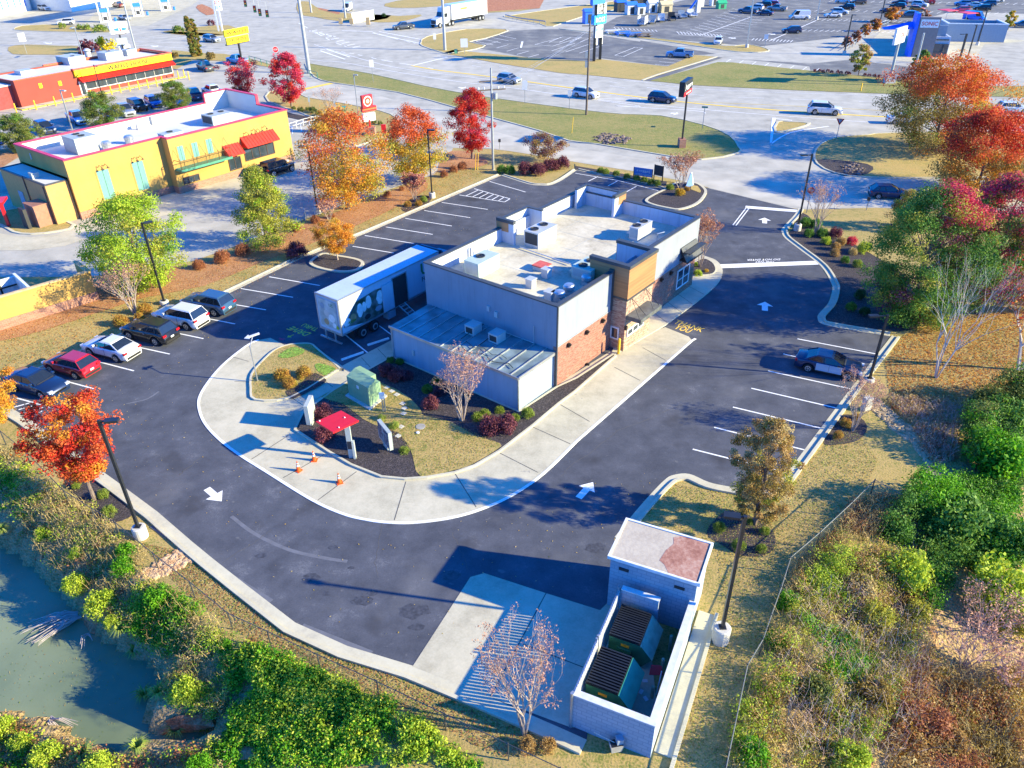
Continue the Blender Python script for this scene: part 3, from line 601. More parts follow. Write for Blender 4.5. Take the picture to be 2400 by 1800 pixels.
# ================================================================== BUILDINGS
class Frame:
 """a local frame on the ground: origin from a pixel, x axis at yaw; lengths in units of S metres"""
 def __init__(s,px,yaw,xy=None):
  s.o=np.array([xy[0]*S,xy[1]*S,0]) if xy is not None else G(*px);s.ya=R(yaw);s.c,s.s=math.cos(s.ya),math.sin(s.ya)
 def tol(s,p): d=np.array(p)-s.o;return ((d[0]*s.c+d[1]*s.s)/S,(-d[0]*s.s+d[1]*s.c)/S)
 def loc(s,px,py,z=0): return s.tol(G(px,py,z*S))
 def ray(s,px,py):
  a=s.tol(G(px,py,0));b=s.tol(G(px,py,10*S));return a,(b[0]-a[0],b[1]-a[1])
 def onb(s,px,py,b):
  a,d=s.ray(px,py);t=(b-a[1])/d[1];return a[0]+d[0]*t,10*t
 def ona(s,px,py,a0):
  a,d=s.ray(px,py);t=(a0-a[0])/d[0];return a[1]+d[1]*t,10*t
 def root(s,name,label,cat,group=None):
  t=thing(name,(s.o[0],s.o[1],0),label,cat,group,s.ya);t.scale=(S,S,S);return t
m_grey=mat('grey_panel',(0.25,0.275,0.33),0.6,var=0.05,scale=0.8,grime=.30)
m_dkcap=mat('dark_coping',(0.055,0.06,0.065),0.5,var=0.1)
m_brick=brick_mat('mixed_brick',(0.20,0.065,0.045),(0.36,0.17,0.12),(0.28,0.21,0.18),0.20,0.065)
m_brick2=brick_mat('pale_mixed_brick',(0.24,0.10,0.07),(0.48,0.34,0.24),(0.38,0.33,0.28),0.22,0.07)
m_tpo=ground_mat('roof_membrane',[(0.33,(0.30,0.26,0.19)),(0.46,(0.50,0.45,0.34)),(0.62,(0.66,0.61,0.48))],(6.0,1.3,0.35),bump=0.05)
m_whitewall=mat('white_parapet',(0.45,0.49,0.58),0.7,var=0.06,scale=0.7,grime=.35)
m_wood=mat('orange_wood_panel',(0.36,0.17,0.07),0.6,var=0.16,scale=1.2,stretch=(0.25,0.25,5))
m_metal=mat('pale_metal',(0.50,0.51,0.51),0.45,0.2,var=0.06,scale=2)
m_acgrey=mat('unit_grey',(0.36,0.40,0.39),0.5,var=0.06)
m_acgreen=mat('unit_pale_green',(0.42,0.50,0.44),0.5,var=0.06)
m_dark=mat('dark_grille',(0.03,0.032,0.036),0.6)
m_black=mat('black_metal',(0.012,0.013,0.015),0.45)
m_galv=mat('galvanised',(0.48,0.50,0.52),0.35,0.7,var=0.08)
m_annex=mat('cooler_panel',(0.27,0.35,0.45),0.5,var=0.06,scale=0.7,stretch=(3,3,0.3),grime=.30)
m_annexroof=mat('cooler_roof',(0.17,0.23,0.25),0.4,var=0.35,scale=0.8)
m_white=_mats['white_paint'];m_glass=mat('window_glass',(0.03,0.045,0.06),0.08,var=0.2,scale=0.8,spec=1.0)
m_framew=mat('white_frame',(0.70,0.71,0.72),0.4)
m_safety=mat('safety_yellow',(0.80,0.48,0.02),0.5)
m_redp=mat('red_paint',(0.62,0.015,0.02),0.4,var=0.06)
F=Frame((1303,908),51.6)
main=F.root('restaurant_building','grey panel and brick restaurant with white flat roof and orange wood corner boxes','building')
HT,ZR,AL,BL=5.8,4.75,19.2,11.25
b=MB();t_=0.28
# upper walls (grey) with gap for the tower
b.box(0,0,3.0,6.55,t_,HT);b.box(10.1,0,3.0,AL,t_,HT);b.box(0,t_,2.55,t_,BL,HT);b.box(t_,t_,2.55,0.05+t_,t_+0.05,2.6)
b.box(6.5,BL-t_,0.0,AL,BL,HT);b.box(t_,BL-t_,0.0,6.5,BL,HT);b.box(AL-t_,t_,3.0,AL,BL-t_,HT)
b.build('wall',m_grey,main)
b=MB();b.box(0,0.012,0,6.55,t_-0.01,3.0);b.box(10.1,0.012,0,AL-0.01,t_-0.01,3.0);b.box(0.002,t_-0.01,0,t_,BL-t_,2.55);b.box(AL-t_,t_-0.01,0,AL-0.01,BL-t_,3.0)
b.build('brick_wall',m_brick,main)
b=MB();b.box(0,-0.03,2.97,6.55,0.0,3.05);b.box(10.1,-0.03,2.97,AL,0,3.05);b.build('wall_trim',m_grey,main)
b=MB();b.box(t_,t_,ZR-0.2,AL-t_,BL-t_,ZR);b.build('roof',m_tpo,main)
b=MB()  # inner faces of the parapet
for x0,y0,x1,y1 in ((t_,t_,AL-t_,t_+.02),(t_,BL-t_-.02,AL-t_,BL-t_),(t_,t_,t_+.02,BL-t_),(AL-t_-.02,t_,AL-t_,BL-t_)): b.box(x0,y0,ZR,x1,y1,HT-.01)
b.build('parapet_lining',m_whitewall,main)
b=MB()
for x0,y0,x1,y1 in ((-.04,-.04,6.55,t_+.03),(10.1,-.04,AL+.04,t_+.03),(-.04,t_+.03,t_+.03,BL+.04),(AL-t_-.03,t_+.03,AL+.04,BL+.04),(t_+.03,BL-t_-.03,8.2,BL+.04),(12,BL-t_-.03,AL-t_-.03,BL+.04)): b.box(x0,y0,HT,x1,y1,HT+.08)
b.build('coping',m_dkcap,main)
b=MB()
for i in range(7): x=2.2+i*2.6;line(b,(x,.4),(x,BL-.4),0.03,ZR+.006)
for y in (3.1,5.9,8.7): line(b,(.4,y),(AL-.4,y),0.03,ZR+.007)
b.build('roof_seam',m_acgrey,main)
# tower at the pick-up window
b=MB();b.box(6.55,-1.1,0,10.1,0.6,4.0);b.build('brick_tower',m_brick2,main)
b=MB();b.box(6.48,-1.17,4.12,10.17,-0.85,6.3);b.box(6.48,-0.85,4.12,6.75,1.9,6.3);b.box(9.9,-0.85,4.12,10.17,1.9,6.3);b.build('wood_panel',m_wood,main)
b=MB();b.box(6.44,-1.21,3.98,10.21,0.3,4.12);b.box(6.42,-1.24,6.3,10.23,-0.82,6.52);b.box(6.42,-0.82,6.3,6.8,1.95,6.52);b.box(9.85,-.82,6.3,10.23,1.95,6.52);b.box(6.3,-.06,3.0,6.48,.3,6.0)
b.build('tower_trim',m_dkcap,main)
b=MB();b.box(6.75,-.85,4.6,6.78,1.85,6.29);b.box(9.87,-.85,4.6,9.9,1.85,6.29);b.box(6.78,-.85,4.6,9.87,-.82,6.29);b.build('tower_lining',m_whitewall,main)
# raised boxes on the far walls
for x0,y0,x1,y1,zt,face in ((8.2,9.8,12.0,11.4,6.6,'wood'),(17.6,6.8,19.3,10.65,6.6,'wood')):
 b=MB();k=0.22
 if x0 < 10: b.box(x0,y0,ZR,x0+k,y1,zt-.25);b.box(x1-k,y0,ZR,x1,y1,zt-.25);b.box(x0+k,y1-k,ZR,x1-k,y1,zt-.25)
 else: b.box(x0,y0,ZR,x1,y0+k,zt-.25);b.box(x0,y1-k,ZR,x1,y1,zt-.25);b.box(x1-k,y0+k,ZR,x1,y1-k,zt-.25)
 b.build('roof_screen',m_whitewall,main)
 b=MB()
 if x0 < 10: b.box(x0-.03,y0+.5,ZR+.9,x0,y1+.03,zt-.25);b.box(x0-.03,y1,ZR-.5,x1+.03,y1+.03,zt-.25)
 else: b.box(x0+.6,y0-.03,ZR+.9,x1+.03,y0,zt-.25);b.box(x1,y0,ZR,x1+.03,y1,zt-.25)
 b.build('wood_panel',m_wood,main)
 b=MB()
 if x0 < 10: b.box(x0-.05,y0,zt-.25,x0+k+.03,y1+.05,zt);b.box(x1-k-.03,y0,zt-.25,x1+.03,y1+.05,zt-.17);b.box(x0+k+.03,y1-k-.03,zt-.25,x1-k-.03,y1+.05,zt-.17)
 else: b.box(x0,y0-.05,zt-.25,x1+.05,y0+k+.03,zt);b.box(x0,y1-k-.03,zt-.25,x1+.05,y1+.03,zt-.17);b.box(x1-k-.03,y0+k+.03,zt-.25,x1+.05,y1-k-.03,zt-.17)
 b.build('coping',m_dkcap,main)
b=MB()
for (x,z) in [F.onb(*p,0) for p in CW([(350,1110),(232,1195),(98,1290),(785,805),(855,757)])]+[F.onb(*CW([(232,1437)])[0],0)]:
 b2_=MB();b2_.box(x-.09,-.16,z-.14,x+.09,0,z+.14);b2_.box(x-.05,-.26,z+.02,x+.05,-.16,z+.12);b2_.build('wall_light',m_black,main)
x,z=F.onb(*CW([(520,1163)])[0],-1.1);b=MB();b.box(x-.09,-1.27,z-.14,x+.09,-1.1,z+.14);b.build('wall_light',m_black,main)
# windows
def window(fr,parent,plane,val,p0,p1,mull=1,fm=None,gm=None,out=-1,ft=0.09,sash=False):
 """p0,p1: pixels of opposite corners of the opening on a wall plane"""
 f=fr.onb if plane == 'b' else fr.ona
 (u0,z0),(u1,z1)=f(*p0,val),f(*p1,val);u0,u1=min(u0,u1),max(u0,u1);z0,z1=min(z0,z1),max(z0,z1)
 def bx(mb,ua,ub,za,zb,d0,d1):
  if plane == 'b': mb.box(ua,val+out*d0,za,ub,val+out*d1,zb)
  else: mb.box(val+out*d0,ua,za,val+out*d1,ub,zb)
 mb=MB();bx(mb,u0,u1,z0,z0+ft,0,.07);bx(mb,u0,u1,z1-ft,z1,0,.07);bx(mb,u0,u0+ft,z0+ft,z1-ft,0,.07);bx(mb,u1-ft,u1,z0+ft,z1-ft,0,.07)
 for i in range(1,mull): u=u0+(u1-u0)*i/mull;bx(mb,u-ft/2,u+ft/2,z0+ft,z1-ft,0,.065)
 if sash: bx(mb,u0+ft,u1-ft,(z0*0.55+z1*0.45)-.03,(z0*0.55+z1*0.45)+.03,0,.05)
 w_=mb.build('window',fm or m_framew,parent)
 mb=MB();bx(mb,u0+ft*.5,u1-ft*.5,z0+ft*.5,z1-ft*.5,0,.03);mb.build('pane',gm or m_glass,w_);return (u0,u1,z0,z1)
window(F,main,'b',0,CW([(893,885)])[0],CW([(1000,680)])[0],2,sash=True)
window(F,main,'b',-1.1,CW([(530,1232)])[0],CW([(655,1090)])[0],3)
window(F,main,'a',6.55,CW([(412,1232)])[0],CW([(478,1165)])[0],1,fm=m_framew)
# black sun-screen over the corner window
u0,z0=F.onb(*CW([(905,700)])[0],0);u1,z1=F.onb(*CW([(1045,500)])[0],0)
b=MB();b.hexa([(u0+.35,0,z0+.25),(u1+.1,0,z0+.25),(u1+.1,-.72,z0+.15),(u0+.35,-.72,z0+.15)],[(u0+.35,0,z0+.32),(u1+.1,0,z0+.32),(u1+.1,-.74,z0+.25),(u0+.35,-.74,z0+.25)])
b.hexa([(u0+.3,-.6,z0+.25),(u1,-.6,z0+.25),(u1,-.66,z0+.25),(u0+.3,-.66,z0+.25)],[(u0+.3,-.02,z1),(u1,-.02,z1),(u1,-.08,z1),(u0+.3,-.08,z1)])
b.box(u0+.3,-.85,z0+.95,u1+.2,-.35,z0+1.02)
for x in (u0+.35,(u0+u1)/2,u1): b.cyl((x,-.7,z0+.2),(x,-.02,z0+.9),.025,n=6)
b.build('awning',mat('black_awning',(0.035,0.04,0.045),0.5),main)
# drive-through canopy hung on rods
pc=[F.loc(*p,2.85) for p in CW([(545,1060),(640,1108),(762,1005),(690,962)])]
ua=min(p[0] for p in pc);ub=max(p[0] for p in pc);vb=min(p[1] for p in pc)
b=MB();b.box(ua,vb,2.55,ub,-1.1,2.85);can=b.build('canopy',mat('canopy_grey',(0.10,0.11,0.11),0.5,var=0.25,scale=3),main)
b=MB()
for x in (ua+.5,ub-.5):
 b.cyl((x,-1.12,4.0),(x-.45,vb+.15,2.86),.022,n=5);b.cyl((x,-1.12,4.0),(x+.35,vb+.15,2.86),.022,n=5)
b.build('rod',m_black,can)
# roof plant
def fit(fr,front,right,left,topf,z0):
 f=fr.loc(*front,z0);r=fr.loc(*right,z0);l=fr.loc(*left,z0);a1=r[0]-f[0];b1=l[1]-f[1]
 zt=z0
 for _ in range(60):
  zt += 0.04;q=fr.loc(*topf,zt)
  if math.hypot(q[0]-f[0],q[1]-f[1]) < 0.15 or zt > z0+6: break
 w_=fr.o+np.array([(f[0]*fr.c-f[1]*fr.s)*S,(f[0]*fr.s+f[1]*fr.c)*S,0]);best=min(((abs(PX((w_[0],w_[1],z*S))[1]-topf[1]),z) for z in np.arange(z0,z0+7,0.03)))
 return f[0],f[1],a1,b1,best[1]
def rooftop(fr,parent,q,z0,m,fans=2,dark=False,hood=True):
 a0,b0,la,lb,zt=fit(fr,*q,z0);la=max(la,.7);lb=max(lb,.6);h=zt-z0
 mb=MB();mb.box(a0+.03,b0+.03,z0,a0+la-.03,b0+lb-.03,z0+.14);mb.box(a0,b0,z0+.14,a0+la,b0+lb,zt-.04);mb.box(a0-.03,b0-.03,zt-.04,a0+la+.03,b0+lb+.03,zt)
 if hood: mb.hexa([(a0+la*.1,b0+lb,z0+h*.35),(a0+la*.9,b0+lb,z0+h*.35),(a0+la*.9,b0+lb+.4,z0+h*.35),(a0+la*.1,b0+lb+.4,z0+h*.35)],[(a0+la*.1,b0+lb,zt-.15),(a0+la*.9,b0+lb,zt-.15),(a0+la*.9,b0+lb+.05,zt-.2),(a0+la*.1,b0+lb+.05,zt-.2)])
 u=mb.build('rooftop_unit',m,parent)
 for i in range(fans):
  cx=a0+la*(.25+.5*(i if fans > 1 else .5)) if la > lb else a0+la*.5;cy=b0+lb*.6 if la > lb else b0+lb*(.3+.4*i)
  mb=MB();mb.lathe([(.32,zt),(.34,zt+.07),(.28,zt+.07),(.26,zt+.02),(0.05,zt+.03)],14,(cx,cy));
  for k in range(4): t=k*math.pi/2+.4;line(mb,(cx,cy),(cx+.27*math.cos(t),cy+.27*math.sin(t)),.09,zt+.05)
  mb.build('fan',m_dark,u)
 mb=MB();mb.box(a0-.012,b0+lb*.08,z0+.25,a0,b0+lb*.92,zt-.12);mb.build('grille',m_dark if dark else m_acgrey,u)
 mb=MB()
 for k in range(3): x=a0+la*(.2+.27*k);mb.box(x,b0-.01,z0+.3,x+la*.18,b0,zt-.25)
 mb.build('access_panel',m_metal,u);return u
rooftop(F,main,[C1([p])[0] for p in ((1335,965),(1490,885),(1240,925),(1335,850))],ZR,m_acgreen,1)
rooftop(F,main,[C1([p])[0] for p in ((1775,742),(1915,672),(1680,706),(1775,625))],ZR,m_metal,2,dark=True,hood=False)
rooftop(F,main,[CW([p])[0] for p in ((612,528),(722,468),(560,505),(605,430))],ZR,m_metal,2)
rooftop(F,main,[CW([p])[0] for p in ((262,835),(365,760),(118,795),(262,745))],ZR,m_acgreen,2)
for p in ((285,715),(335,678)):
 a0,b0=F.loc(*CW([p])[0],5.4);b=MB();b.lathe([(.30,ZR),(.30,5.35),(.34,5.4),(.34,5.55),(.27,5.55),(.25,5.45),(.05,5.47)],16,(a0,b0));b.build('condenser',m_dark,main)
for p in ((235,845),(105,915),(35,965)):
 a0,b0=F.loc(*CW([p])[0],ZR);b=MB();b.box(a0-.28,b0-.28,ZR,a0+.28,b0+.28,ZR+.3);b.lathe([(.28,ZR+.3),(.38,ZR+.42),(.38,ZR+.62),(.30,ZR+.72),(.12,ZR+.74)],18,(a0,b0));b.build('exhaust_fan',m_galv,main)
for p,s_,m__ in (((1720,1020),.26,m_metal),((1835,945),.26,m_metal),((1860,1115),.28,m_metal),((1900,1120),.18,m_metal)):
 a0,b0=F.loc(*C1([p])[0],ZR);b=MB();b.box(a0-s_,b0-s_,ZR,a0+s_,b0+s_,ZR+.6);b.box(a0-s_-.05,b0-s_-.05,ZR+.6,a0+s_+.05,b0+s_+.05,ZR+.66);b.build('vent_box',m__,main)
a0,b0=F.loc(*C1([(1800,885)])[0],ZR);b=MB();b.box(a0-.45,b0-.45,ZR,a0+.45,b0+.45,ZR+.28);ht=b.build('roof_hatch',m_metal,main)
b=MB();b.box(a0-.5,b0-.5,ZR+.28,a0+.5,b0+.5,ZR+.36);b.build('hatch_lid',mat('hatch_red',(0.55,0.10,0.07),0.6),ht)
for p in ((1262,790),(1280,780),(1298,745),(1342,740),(1405,775)):
 a0,b0=F.loc(*C1([p])[0],ZR+.2);b=MB();b.tube([(a0,b0,ZR),(a0,b0,ZR+.75),(a0+.12,b0,ZR+.8)],.05,8);b.build('vent_pipe',m_whitewall,main)
b=MB();g0=F.loc(*C1([(1640,735)])[0],ZR);g1=F.loc(*C1([(2010,860)])[0],ZR);b.tube([(g0[0],g0[1],ZR+.12),(g1[0],g1[1],ZR+.12)],.04,6);b.build('gas_pipe',m_metal,main)
b=MB();g0=F.loc(*CW([(430,330)])[0],ZR+.9)
b.tube([(14.6,1.2,ZR),(14.6,1.2,ZR+.9),(15.1,.9,ZR+.95)],.035,6);b.build('mast',m_galv,main)
# fittings of the shaded side wall
for p,q in ((CB([(1648,62)])[0],.18),(CB([(1698,100)])[0],.2)):
 y,z=F.ona(*p,0);b=MB();b.box(-.12,y-q*.6,z-q,0,y+q*.6,z+q);b.build('electric_box',m_metal,main)
y,z=F.ona(*CB([(1942,175)])[0],0);y2,z2=F.ona(*CB([(1700,180)])[0],0)
b=MB();b.tube([(-.06,y,z),(-.06,y,2.75),(-.06,y2,2.75),(-.06,y2,z2-.2)],.03,6);b.build('conduit',m_metal,main)
b=MB();b.box(-.06,-.06,0,.03,.03,5.8);b.build('corner_trim',m_dkcap,main)
b=MB()
m_jt=mat('panel_joint_grey',(0.13,0.17,0.22),.8)
# annex (walk-in cooler)
b=MB();b.box(-3.75,.2,0,-.01,11.05,2.5);ax=b.build('annex',m_annex,main)
b=MB();b.hexa([(-3.82,.13,2.5),(-.01,.13,2.56),(-.01,11.12,2.56),(-3.82,11.12,2.5)],[(-3.82,.13,2.56),(-.01,.13,2.68),(-.01,11.12,2.68),(-3.82,11.12,2.56)]);b.build('annex_roof',m_annexroof,ax)
b=MB()
for i in range(11): y=.75+i*.96;b.hexa([(-3.8,y-.03,2.56),(-.02,y-.03,2.68),(-.02,y+.03,2.68),(-3.8,y+.03,2.56)],[(-3.8,y-.03,2.62),(-.02,y-.03,2.74),(-.02,y+.03,2.74),(-3.8,y+.03,2.62)])
b.box(-3.9,.1,2.45,-3.82,11.15,2.62);b.box(-3.82,.05,2.45,0,.13,2.66);b.build('roof_seam',m_galv,ax)
for q in ((-3.80,.14,0,-3.72,.22,2.45),(-3.80,10.98,0,-3.72,11.1,2.45),(-.08,.12,0,0,.2,2.45)): b=MB();b.box(*q);b.build('corner_trim',m_galv,ax)
b=MB();y,z=F.ona(*CB([(1160,350)])[0],-3.75);b.box(-3.84,y-.07,z-.2,-3.75,y+.07,z+.2);b.build('electric_box',m_metal,ax)
for p in (((1545,225),(1620,215),(1510,210),(1545,190)),((1700,280),(1775,262),(1660,262),(1705,250))):
 a0,b0=F.loc(*CB([(p[0][0]+10,p[0][1]+18)])[0],2.62);mb=MB();mb.box(a0-.1,b0,2.66,a0+.75,b0+.75,3.25);mb.box(a0-.13,b0-.03,3.25,a0+.78,b0+.78,3.3);u=mb.build('condensing_unit',m_metal,ax)
 mb=MB();mb.box(a0-.12,b0+.1,2.78,a0-.1,b0+.65,3.17);mb.build('grille',m_dark,u)
b=MB();rr=random.Random(3);pts=[(-3.2+.25*math.sin(k*1.7),1.0+k*.55,2.66+.05*rr.random()) for k in range(9)];b.tube(pts,.025,5);b.tube([(-2.6+.2*math.sin(k*2.1),2.0+k*.5,2.7) for k in range(8)],.02,5);b.tube([(-2.4,4.4,2.72),(-1.2,4.5,2.76),(-.15,4.3,2.82)],.03,5);b.tube([(-2.4,5.9,2.72),(-1.2,6.0,2.76),(-.15,5.9,2.82)],.03,5)
b.build('cable',m_dark,ax)
# ---------------- yellow chicken restaurant
FY=Frame(CY([(535,870)])[0],52.6)
m_yel=mat('yellow_stucco',(0.46,0.28,0.075),0.85,var=0.10,scale=0.4,grime=.16,bump=0.1,bscale=30)
m_ybrick=brick_mat('pink_brick',(0.28,0.12,0.08),(0.38,0.19,0.13),(0.34,0.26,0.22),0.3,0.1)
m_redtrim=mat('pink_red_coping',(0.60,0.03,0.08),0.5);m_teal=mat('teal_shutter',(0.12,0.30,0.28),0.6,var=0.1,scale=6,stretch=(4,4,.3))
m_redroof=mat('red_metal_roof',(0.62,0.04,0.02),0.4,var=0.1);m_roofw=mat('white_roof',(0.60,0.59,0.54),0.7,var=0.05,scale=0.5);m_tgreen=mat('green_balcony',(0.06,0.25,0.17),0.5)
yb=FY.root('chicken_restaurant','yellow stucco restaurant with red coping, teal shutters and red metal awnings','building')
HY,ZY=5.85,4.9
A1,A2,BY=10.3,26.0,10.3
b=MB()
b.box(0,0,.75,A1,.3,HY);b.box(A1,-1.1,.75,A2,-.8,HY);b.box(A1,-.8,.75,A1+.3,.3,HY);b.box(0,BY-.3,0,A2,BY,HY);b.box(A2-.3,-.8,.75,A2,BY-.3,HY);b.box(0,.3,4.2,.3,BY-.3,HY)
b.box(A2-.3,4.2,HY,A2,BY,HY+1.1);b.box(A2-3.4,BY-.3,HY,A2-.3,BY,HY+1.1)
b.build('wall',m_yel,yb)
b=MB();b.box(-.02,-.05,0,A1,.3,.75);b.box(A1-.02,-1.15,0,A2+.05,-.8,.75);b.box(A1-.02,-.8,0,A1+.3,0,.75);b.box(A2-.3,-.8,0,A2+.05,BY,.75);b.build('brick_base',m_ybrick,yb)
b=MB();b.box(.3,.3,ZY-.2,A2-.3,BY-.3,ZY);b.box(A1+.3,-.8,ZY-.2,A2-.3,.3,ZY);b.build('roof',m_roofw,yb)
b=MB();b.box(.3,BY-.34,ZY,A2-.3,BY-.3,HY-.02);b.box(A2-.34,-.8,ZY,A2-.3,BY-.34,HY-.02);b.box(A2-.34,4.2,HY-.02,A2-.3,BY-.3,HY+1.08);b.box(A2-3.4,BY-.34,HY-.02,A2-.34,BY-.3,HY+1.08);b.box(15.0,9.6,ZY,15.25,BY-.34,HY-.05);b.build('parapet_lining',m_roofw,yb)
b=MB()
for q in ((-.05,-.05,A1-.05,.35),(A1-.05,-1.16,A2+.06,-.75),(A1-.05,-.75,A1+.3,.35),(A2-.35,-.75,A2+.06,4.2),(-.05,BY-.35,A2-3.4,BY+.06),(-.05,.35,.35,BY-.35)): b.box(q[0],q[1],HY,q[2],q[3],HY+.12)
for q in ((A2-.35,4.15,A2+.06,BY-.35),(A2-3.45,BY-.35,A2+.06,BY+.06)): b.box(q[0],q[1],HY+1.1,q[2],q[3],HY+1.2)
b.box(A2-.3,4.1,HY+.1,A2+.05,4.2,HY+1.1);b.box(A2-3.5,BY-.3,HY+.1,A2-3.4,BY+.05,HY+1.1)
b.build('coping',m_redtrim,yb)
# lower back part to the left
l0=FY.loc(*CY([(245,730)])[0]);bl=-2.2
b=MB();b.box(bl,.5,0,0,BY-.2,3.9);lw=b.build('rear_wing',mat('ochre_stucco',(0.50,0.28,0.10),0.85,var=0.06),yb)
b=MB();b.box(bl+.15,.65,3.9,0,BY-.35,3.94);b.build('wing_roof',m_roofw,lw)
b=MB();b.box(bl-.05,.45,3.9,bl+.15,BY-.15,4.02);b.box(bl+.15,BY-.35,3.9,0,BY-.15,4.02);b.box(bl+.15,.45,3.9,0,.65,4.02);b.build('wing_coping',m_dkcap,lw)
b=MB();b.box(bl-.06,6.3,0,bl,7.3,2.2);b.build('door',mat('blue_grey_door',(0.25,0.33,0.42),0.5),lw)
for q in ((.9,3.8),(4.9,4.1)): b=MB();b.tube([(bl-.06,q[0],0),(bl-.06,q[0],q[1])],.06,6);b.build('downspout',mat('brown_pipe',(0.10,0.06,0.05),0.5),lw)
b=MB();b.box(bl-1.5,1.0,0,bl-.1,3.0,2.1);b.box(bl-1.55,.95,2.1,bl-.05,3.05,2.2);b.build('utility_cupboard',mat('brown_cupboard',(0.32,0.15,0.10),0.6),lw)
# shutters
def shutter(tlx,trx,brx,bval):
 (ua,za)=FY.onb(*tlx,bval);(ub,zb)=FY.onb(*trx,bval);(uc,zc)=FY.onb(*brx,bval);mb=MB();zt=(za+zb)/2;um=(ua+ub)/2
 mb.box(ua,bval-.05,zc,um-.02,bval,zt);mb.box(um+.02,bval-.05,zc,ub,bval,zt);mb.build('shutter',m_teal,yb)
 mb=MB();mb.box(ua-.12,bval-.03,zc-.12,ub+.12,bval,zc);mb.box(ua-.12,bval-.03,zc,ua,bval,zt);mb.box(ub,bval-.03,zc,ub+.12,bval,zt);mb.build('shutter_frame',m_yel,yb);return ua,ub,zt
Y3=K(0,180,2.822);Y4=K(350,180,3.4)
sh=[shutter(Y3([(635,628)])[0],Y3([(712,608)])[0],Y3([(768,795)])[0],0),shutter(Y3([(868,572)])[0],Y3([(940,552)])[0],Y3([(992,735)])[0],0)]
for tl,tr,br in (((216,558),(262,546),(288,660)),((330,530),(376,518),(400,630)),((444,502),(490,490),(512,602))): sh.append(shutter(Y4([tl])[0],Y4([tr])[0],Y4([br])[0],-1.1))
def gooseneck(x,z,bv):
 mb=MB();mb.tube([(x,bv,z),(x,bv-.35,z+.28),(x+.1,bv-.6,z+.05)],.03,5);mb.lathe([(.02,z+.05),(.16,z-.1)],8,(x+.1,bv-.6));mb.build('wall_lamp',mat('bronze',(0.12,0.07,0.03),0.5),yb)
for u0,u1,zt in sh[:2]: gooseneck((u0+u1)/2-.3,zt+.35,0);gooseneck((u0+u1)/2+.3,zt+.35,0)
for p in ((760,455),(820,430),(850,430),(905,405)): x,z=FY.onb(*Y4([p])[0],-1.1);gooseneck(x,z,-1.1)
# balcony
(u0,z0)=FY.onb(*Y4([(205,712)])[0],-1.1);(u1,z1)=FY.onb(*Y4([(560,625)])[0],-1.1);zb_=(z0+z1)/2-.1
b=MB();b.box(u0,-2.2,zb_-.35,u1+.9,-1.1,zb_-.1);bal=b.build('balcony',m_tgreen,yb)
b=MB();b.box(u0,-2.2,zb_+.75,u1+.9,-2.15,zb_+.8);b.box(u0,-2.2,zb_+.75,u0+.05,-1.1,zb_+.8);b.box(u1+.85,-2.2,zb_+.75,u1+.9,-1.1,zb_+.8)
n_=36
for i in range(n_+1): x=u0+.02+(u1+.86-u0)*i/n_;b.cyl((x,-2.17,zb_-.1),(x,-2.17,zb_+.77),.016,n=4)
for i in range(5): x=u0+.1+(u1+.7-u0)*i/4;b.cyl((x,-2.17,zb_-.1),(x,-2.17,zb_+1.0),.035,n=5);b.cyl((x,-2.17,zb_+.8),(x+.1,-1.12,zb_+1.8),.015,n=4)
b.build('railing',mat('bronze',(0.12,0.07,0.03),0.5),bal)
# windows and awnings
mdf=mat('dark_frame',(0.05,0.03,0.03),0.5)
window(FY,yb,'b',-1.1,Y4([(278,858)])[0],Y4([(392,770)])[0],3,fm=mdf)
window(FY,yb,'b',-1.1,Y4([(645,752)])[0],Y4([(722,628)])[0],2,fm=mdf)
window(FY,yb,'b',-1.1,Y4([(768,675)])[0],Y4([(985,515)])[0],4,fm=mdf)
def awning(px_tl,px_tr,drop,outd,bval=-1.1):
 (a0,z0),(a1,z1)=FY.onb(*px_tl,bval),FY.onb(*px_tr,bval);z=(z0+z1)/2;mb=MB()
 mb.hexa([(a0,bval,z-drop-.05),(a1,bval,z-drop-.05),(a1,bval-outd,z-drop-.05),(a0,bval-outd,z-drop-.05)],[(a0,bval,z),(a1,bval,z),(a1,bval-outd,z-drop+.02),(a0,bval-outd,z-drop+.02)])
 n=max(3,int((a1-a0)/.4))
 for i in range(n+1):
  x=a0+(a1-a0)*i/n;mb.hexa([(x-.025,bval,z),(x+.025,bval,z),(x+.025,bval-outd,z-drop+.02),(x-.025,bval-outd,z-drop+.02)],[(x-.025,bval,z+.05),(x+.025,bval,z+.05),(x+.025,bval-outd,z-drop+.07),(x-.025,bval-outd,z-drop+.07)])
 mb.build('awning',m_redroof,yb)
awning(Y4([(582,552)])[0],Y4([(705,522)])[0],1.05,1.0);awning(Y4([(722,482)])[0],Y4([(980,415)])[0],1.05,1.1)
# roof plant
rooftop(FY,yb,[Y3([p])[0] for p in ((520,520),(670,485),(490,480),(515,415))],ZY,m_acgrey,2)
rooftop(FY,yb,[Y4([p])[0] for p in ((515,400),(640,350),(462,370),(500,318))],ZY,m_acgrey,2,dark=True,hood=False)
rooftop(FY,yb,[Y3([p])[0] for p in ((1100,450),(1230,420),(1050,440),(1080,385))],ZY,m_acgrey,1,hood=False)
for p in ((712,480),(860,440)):
 a0,b0=FY.loc(*Y3([p])[0],ZY);b=MB();b.lathe([(.45,ZY),(.45,ZY+.4),(.5,ZY+.5),(.5,ZY+.7),(.35,ZY+.85)],14,(a0,b0));b.build('exhaust_fan',m_galv,yb)
a0,b0=FY.loc(*Y3([(920,350)])[0],ZY);b=MB();b.box(a0-.2,b0-.2,ZY,a0+.2,b0+.2,ZY+.7);b.build('vent_box',m_metal,yb)
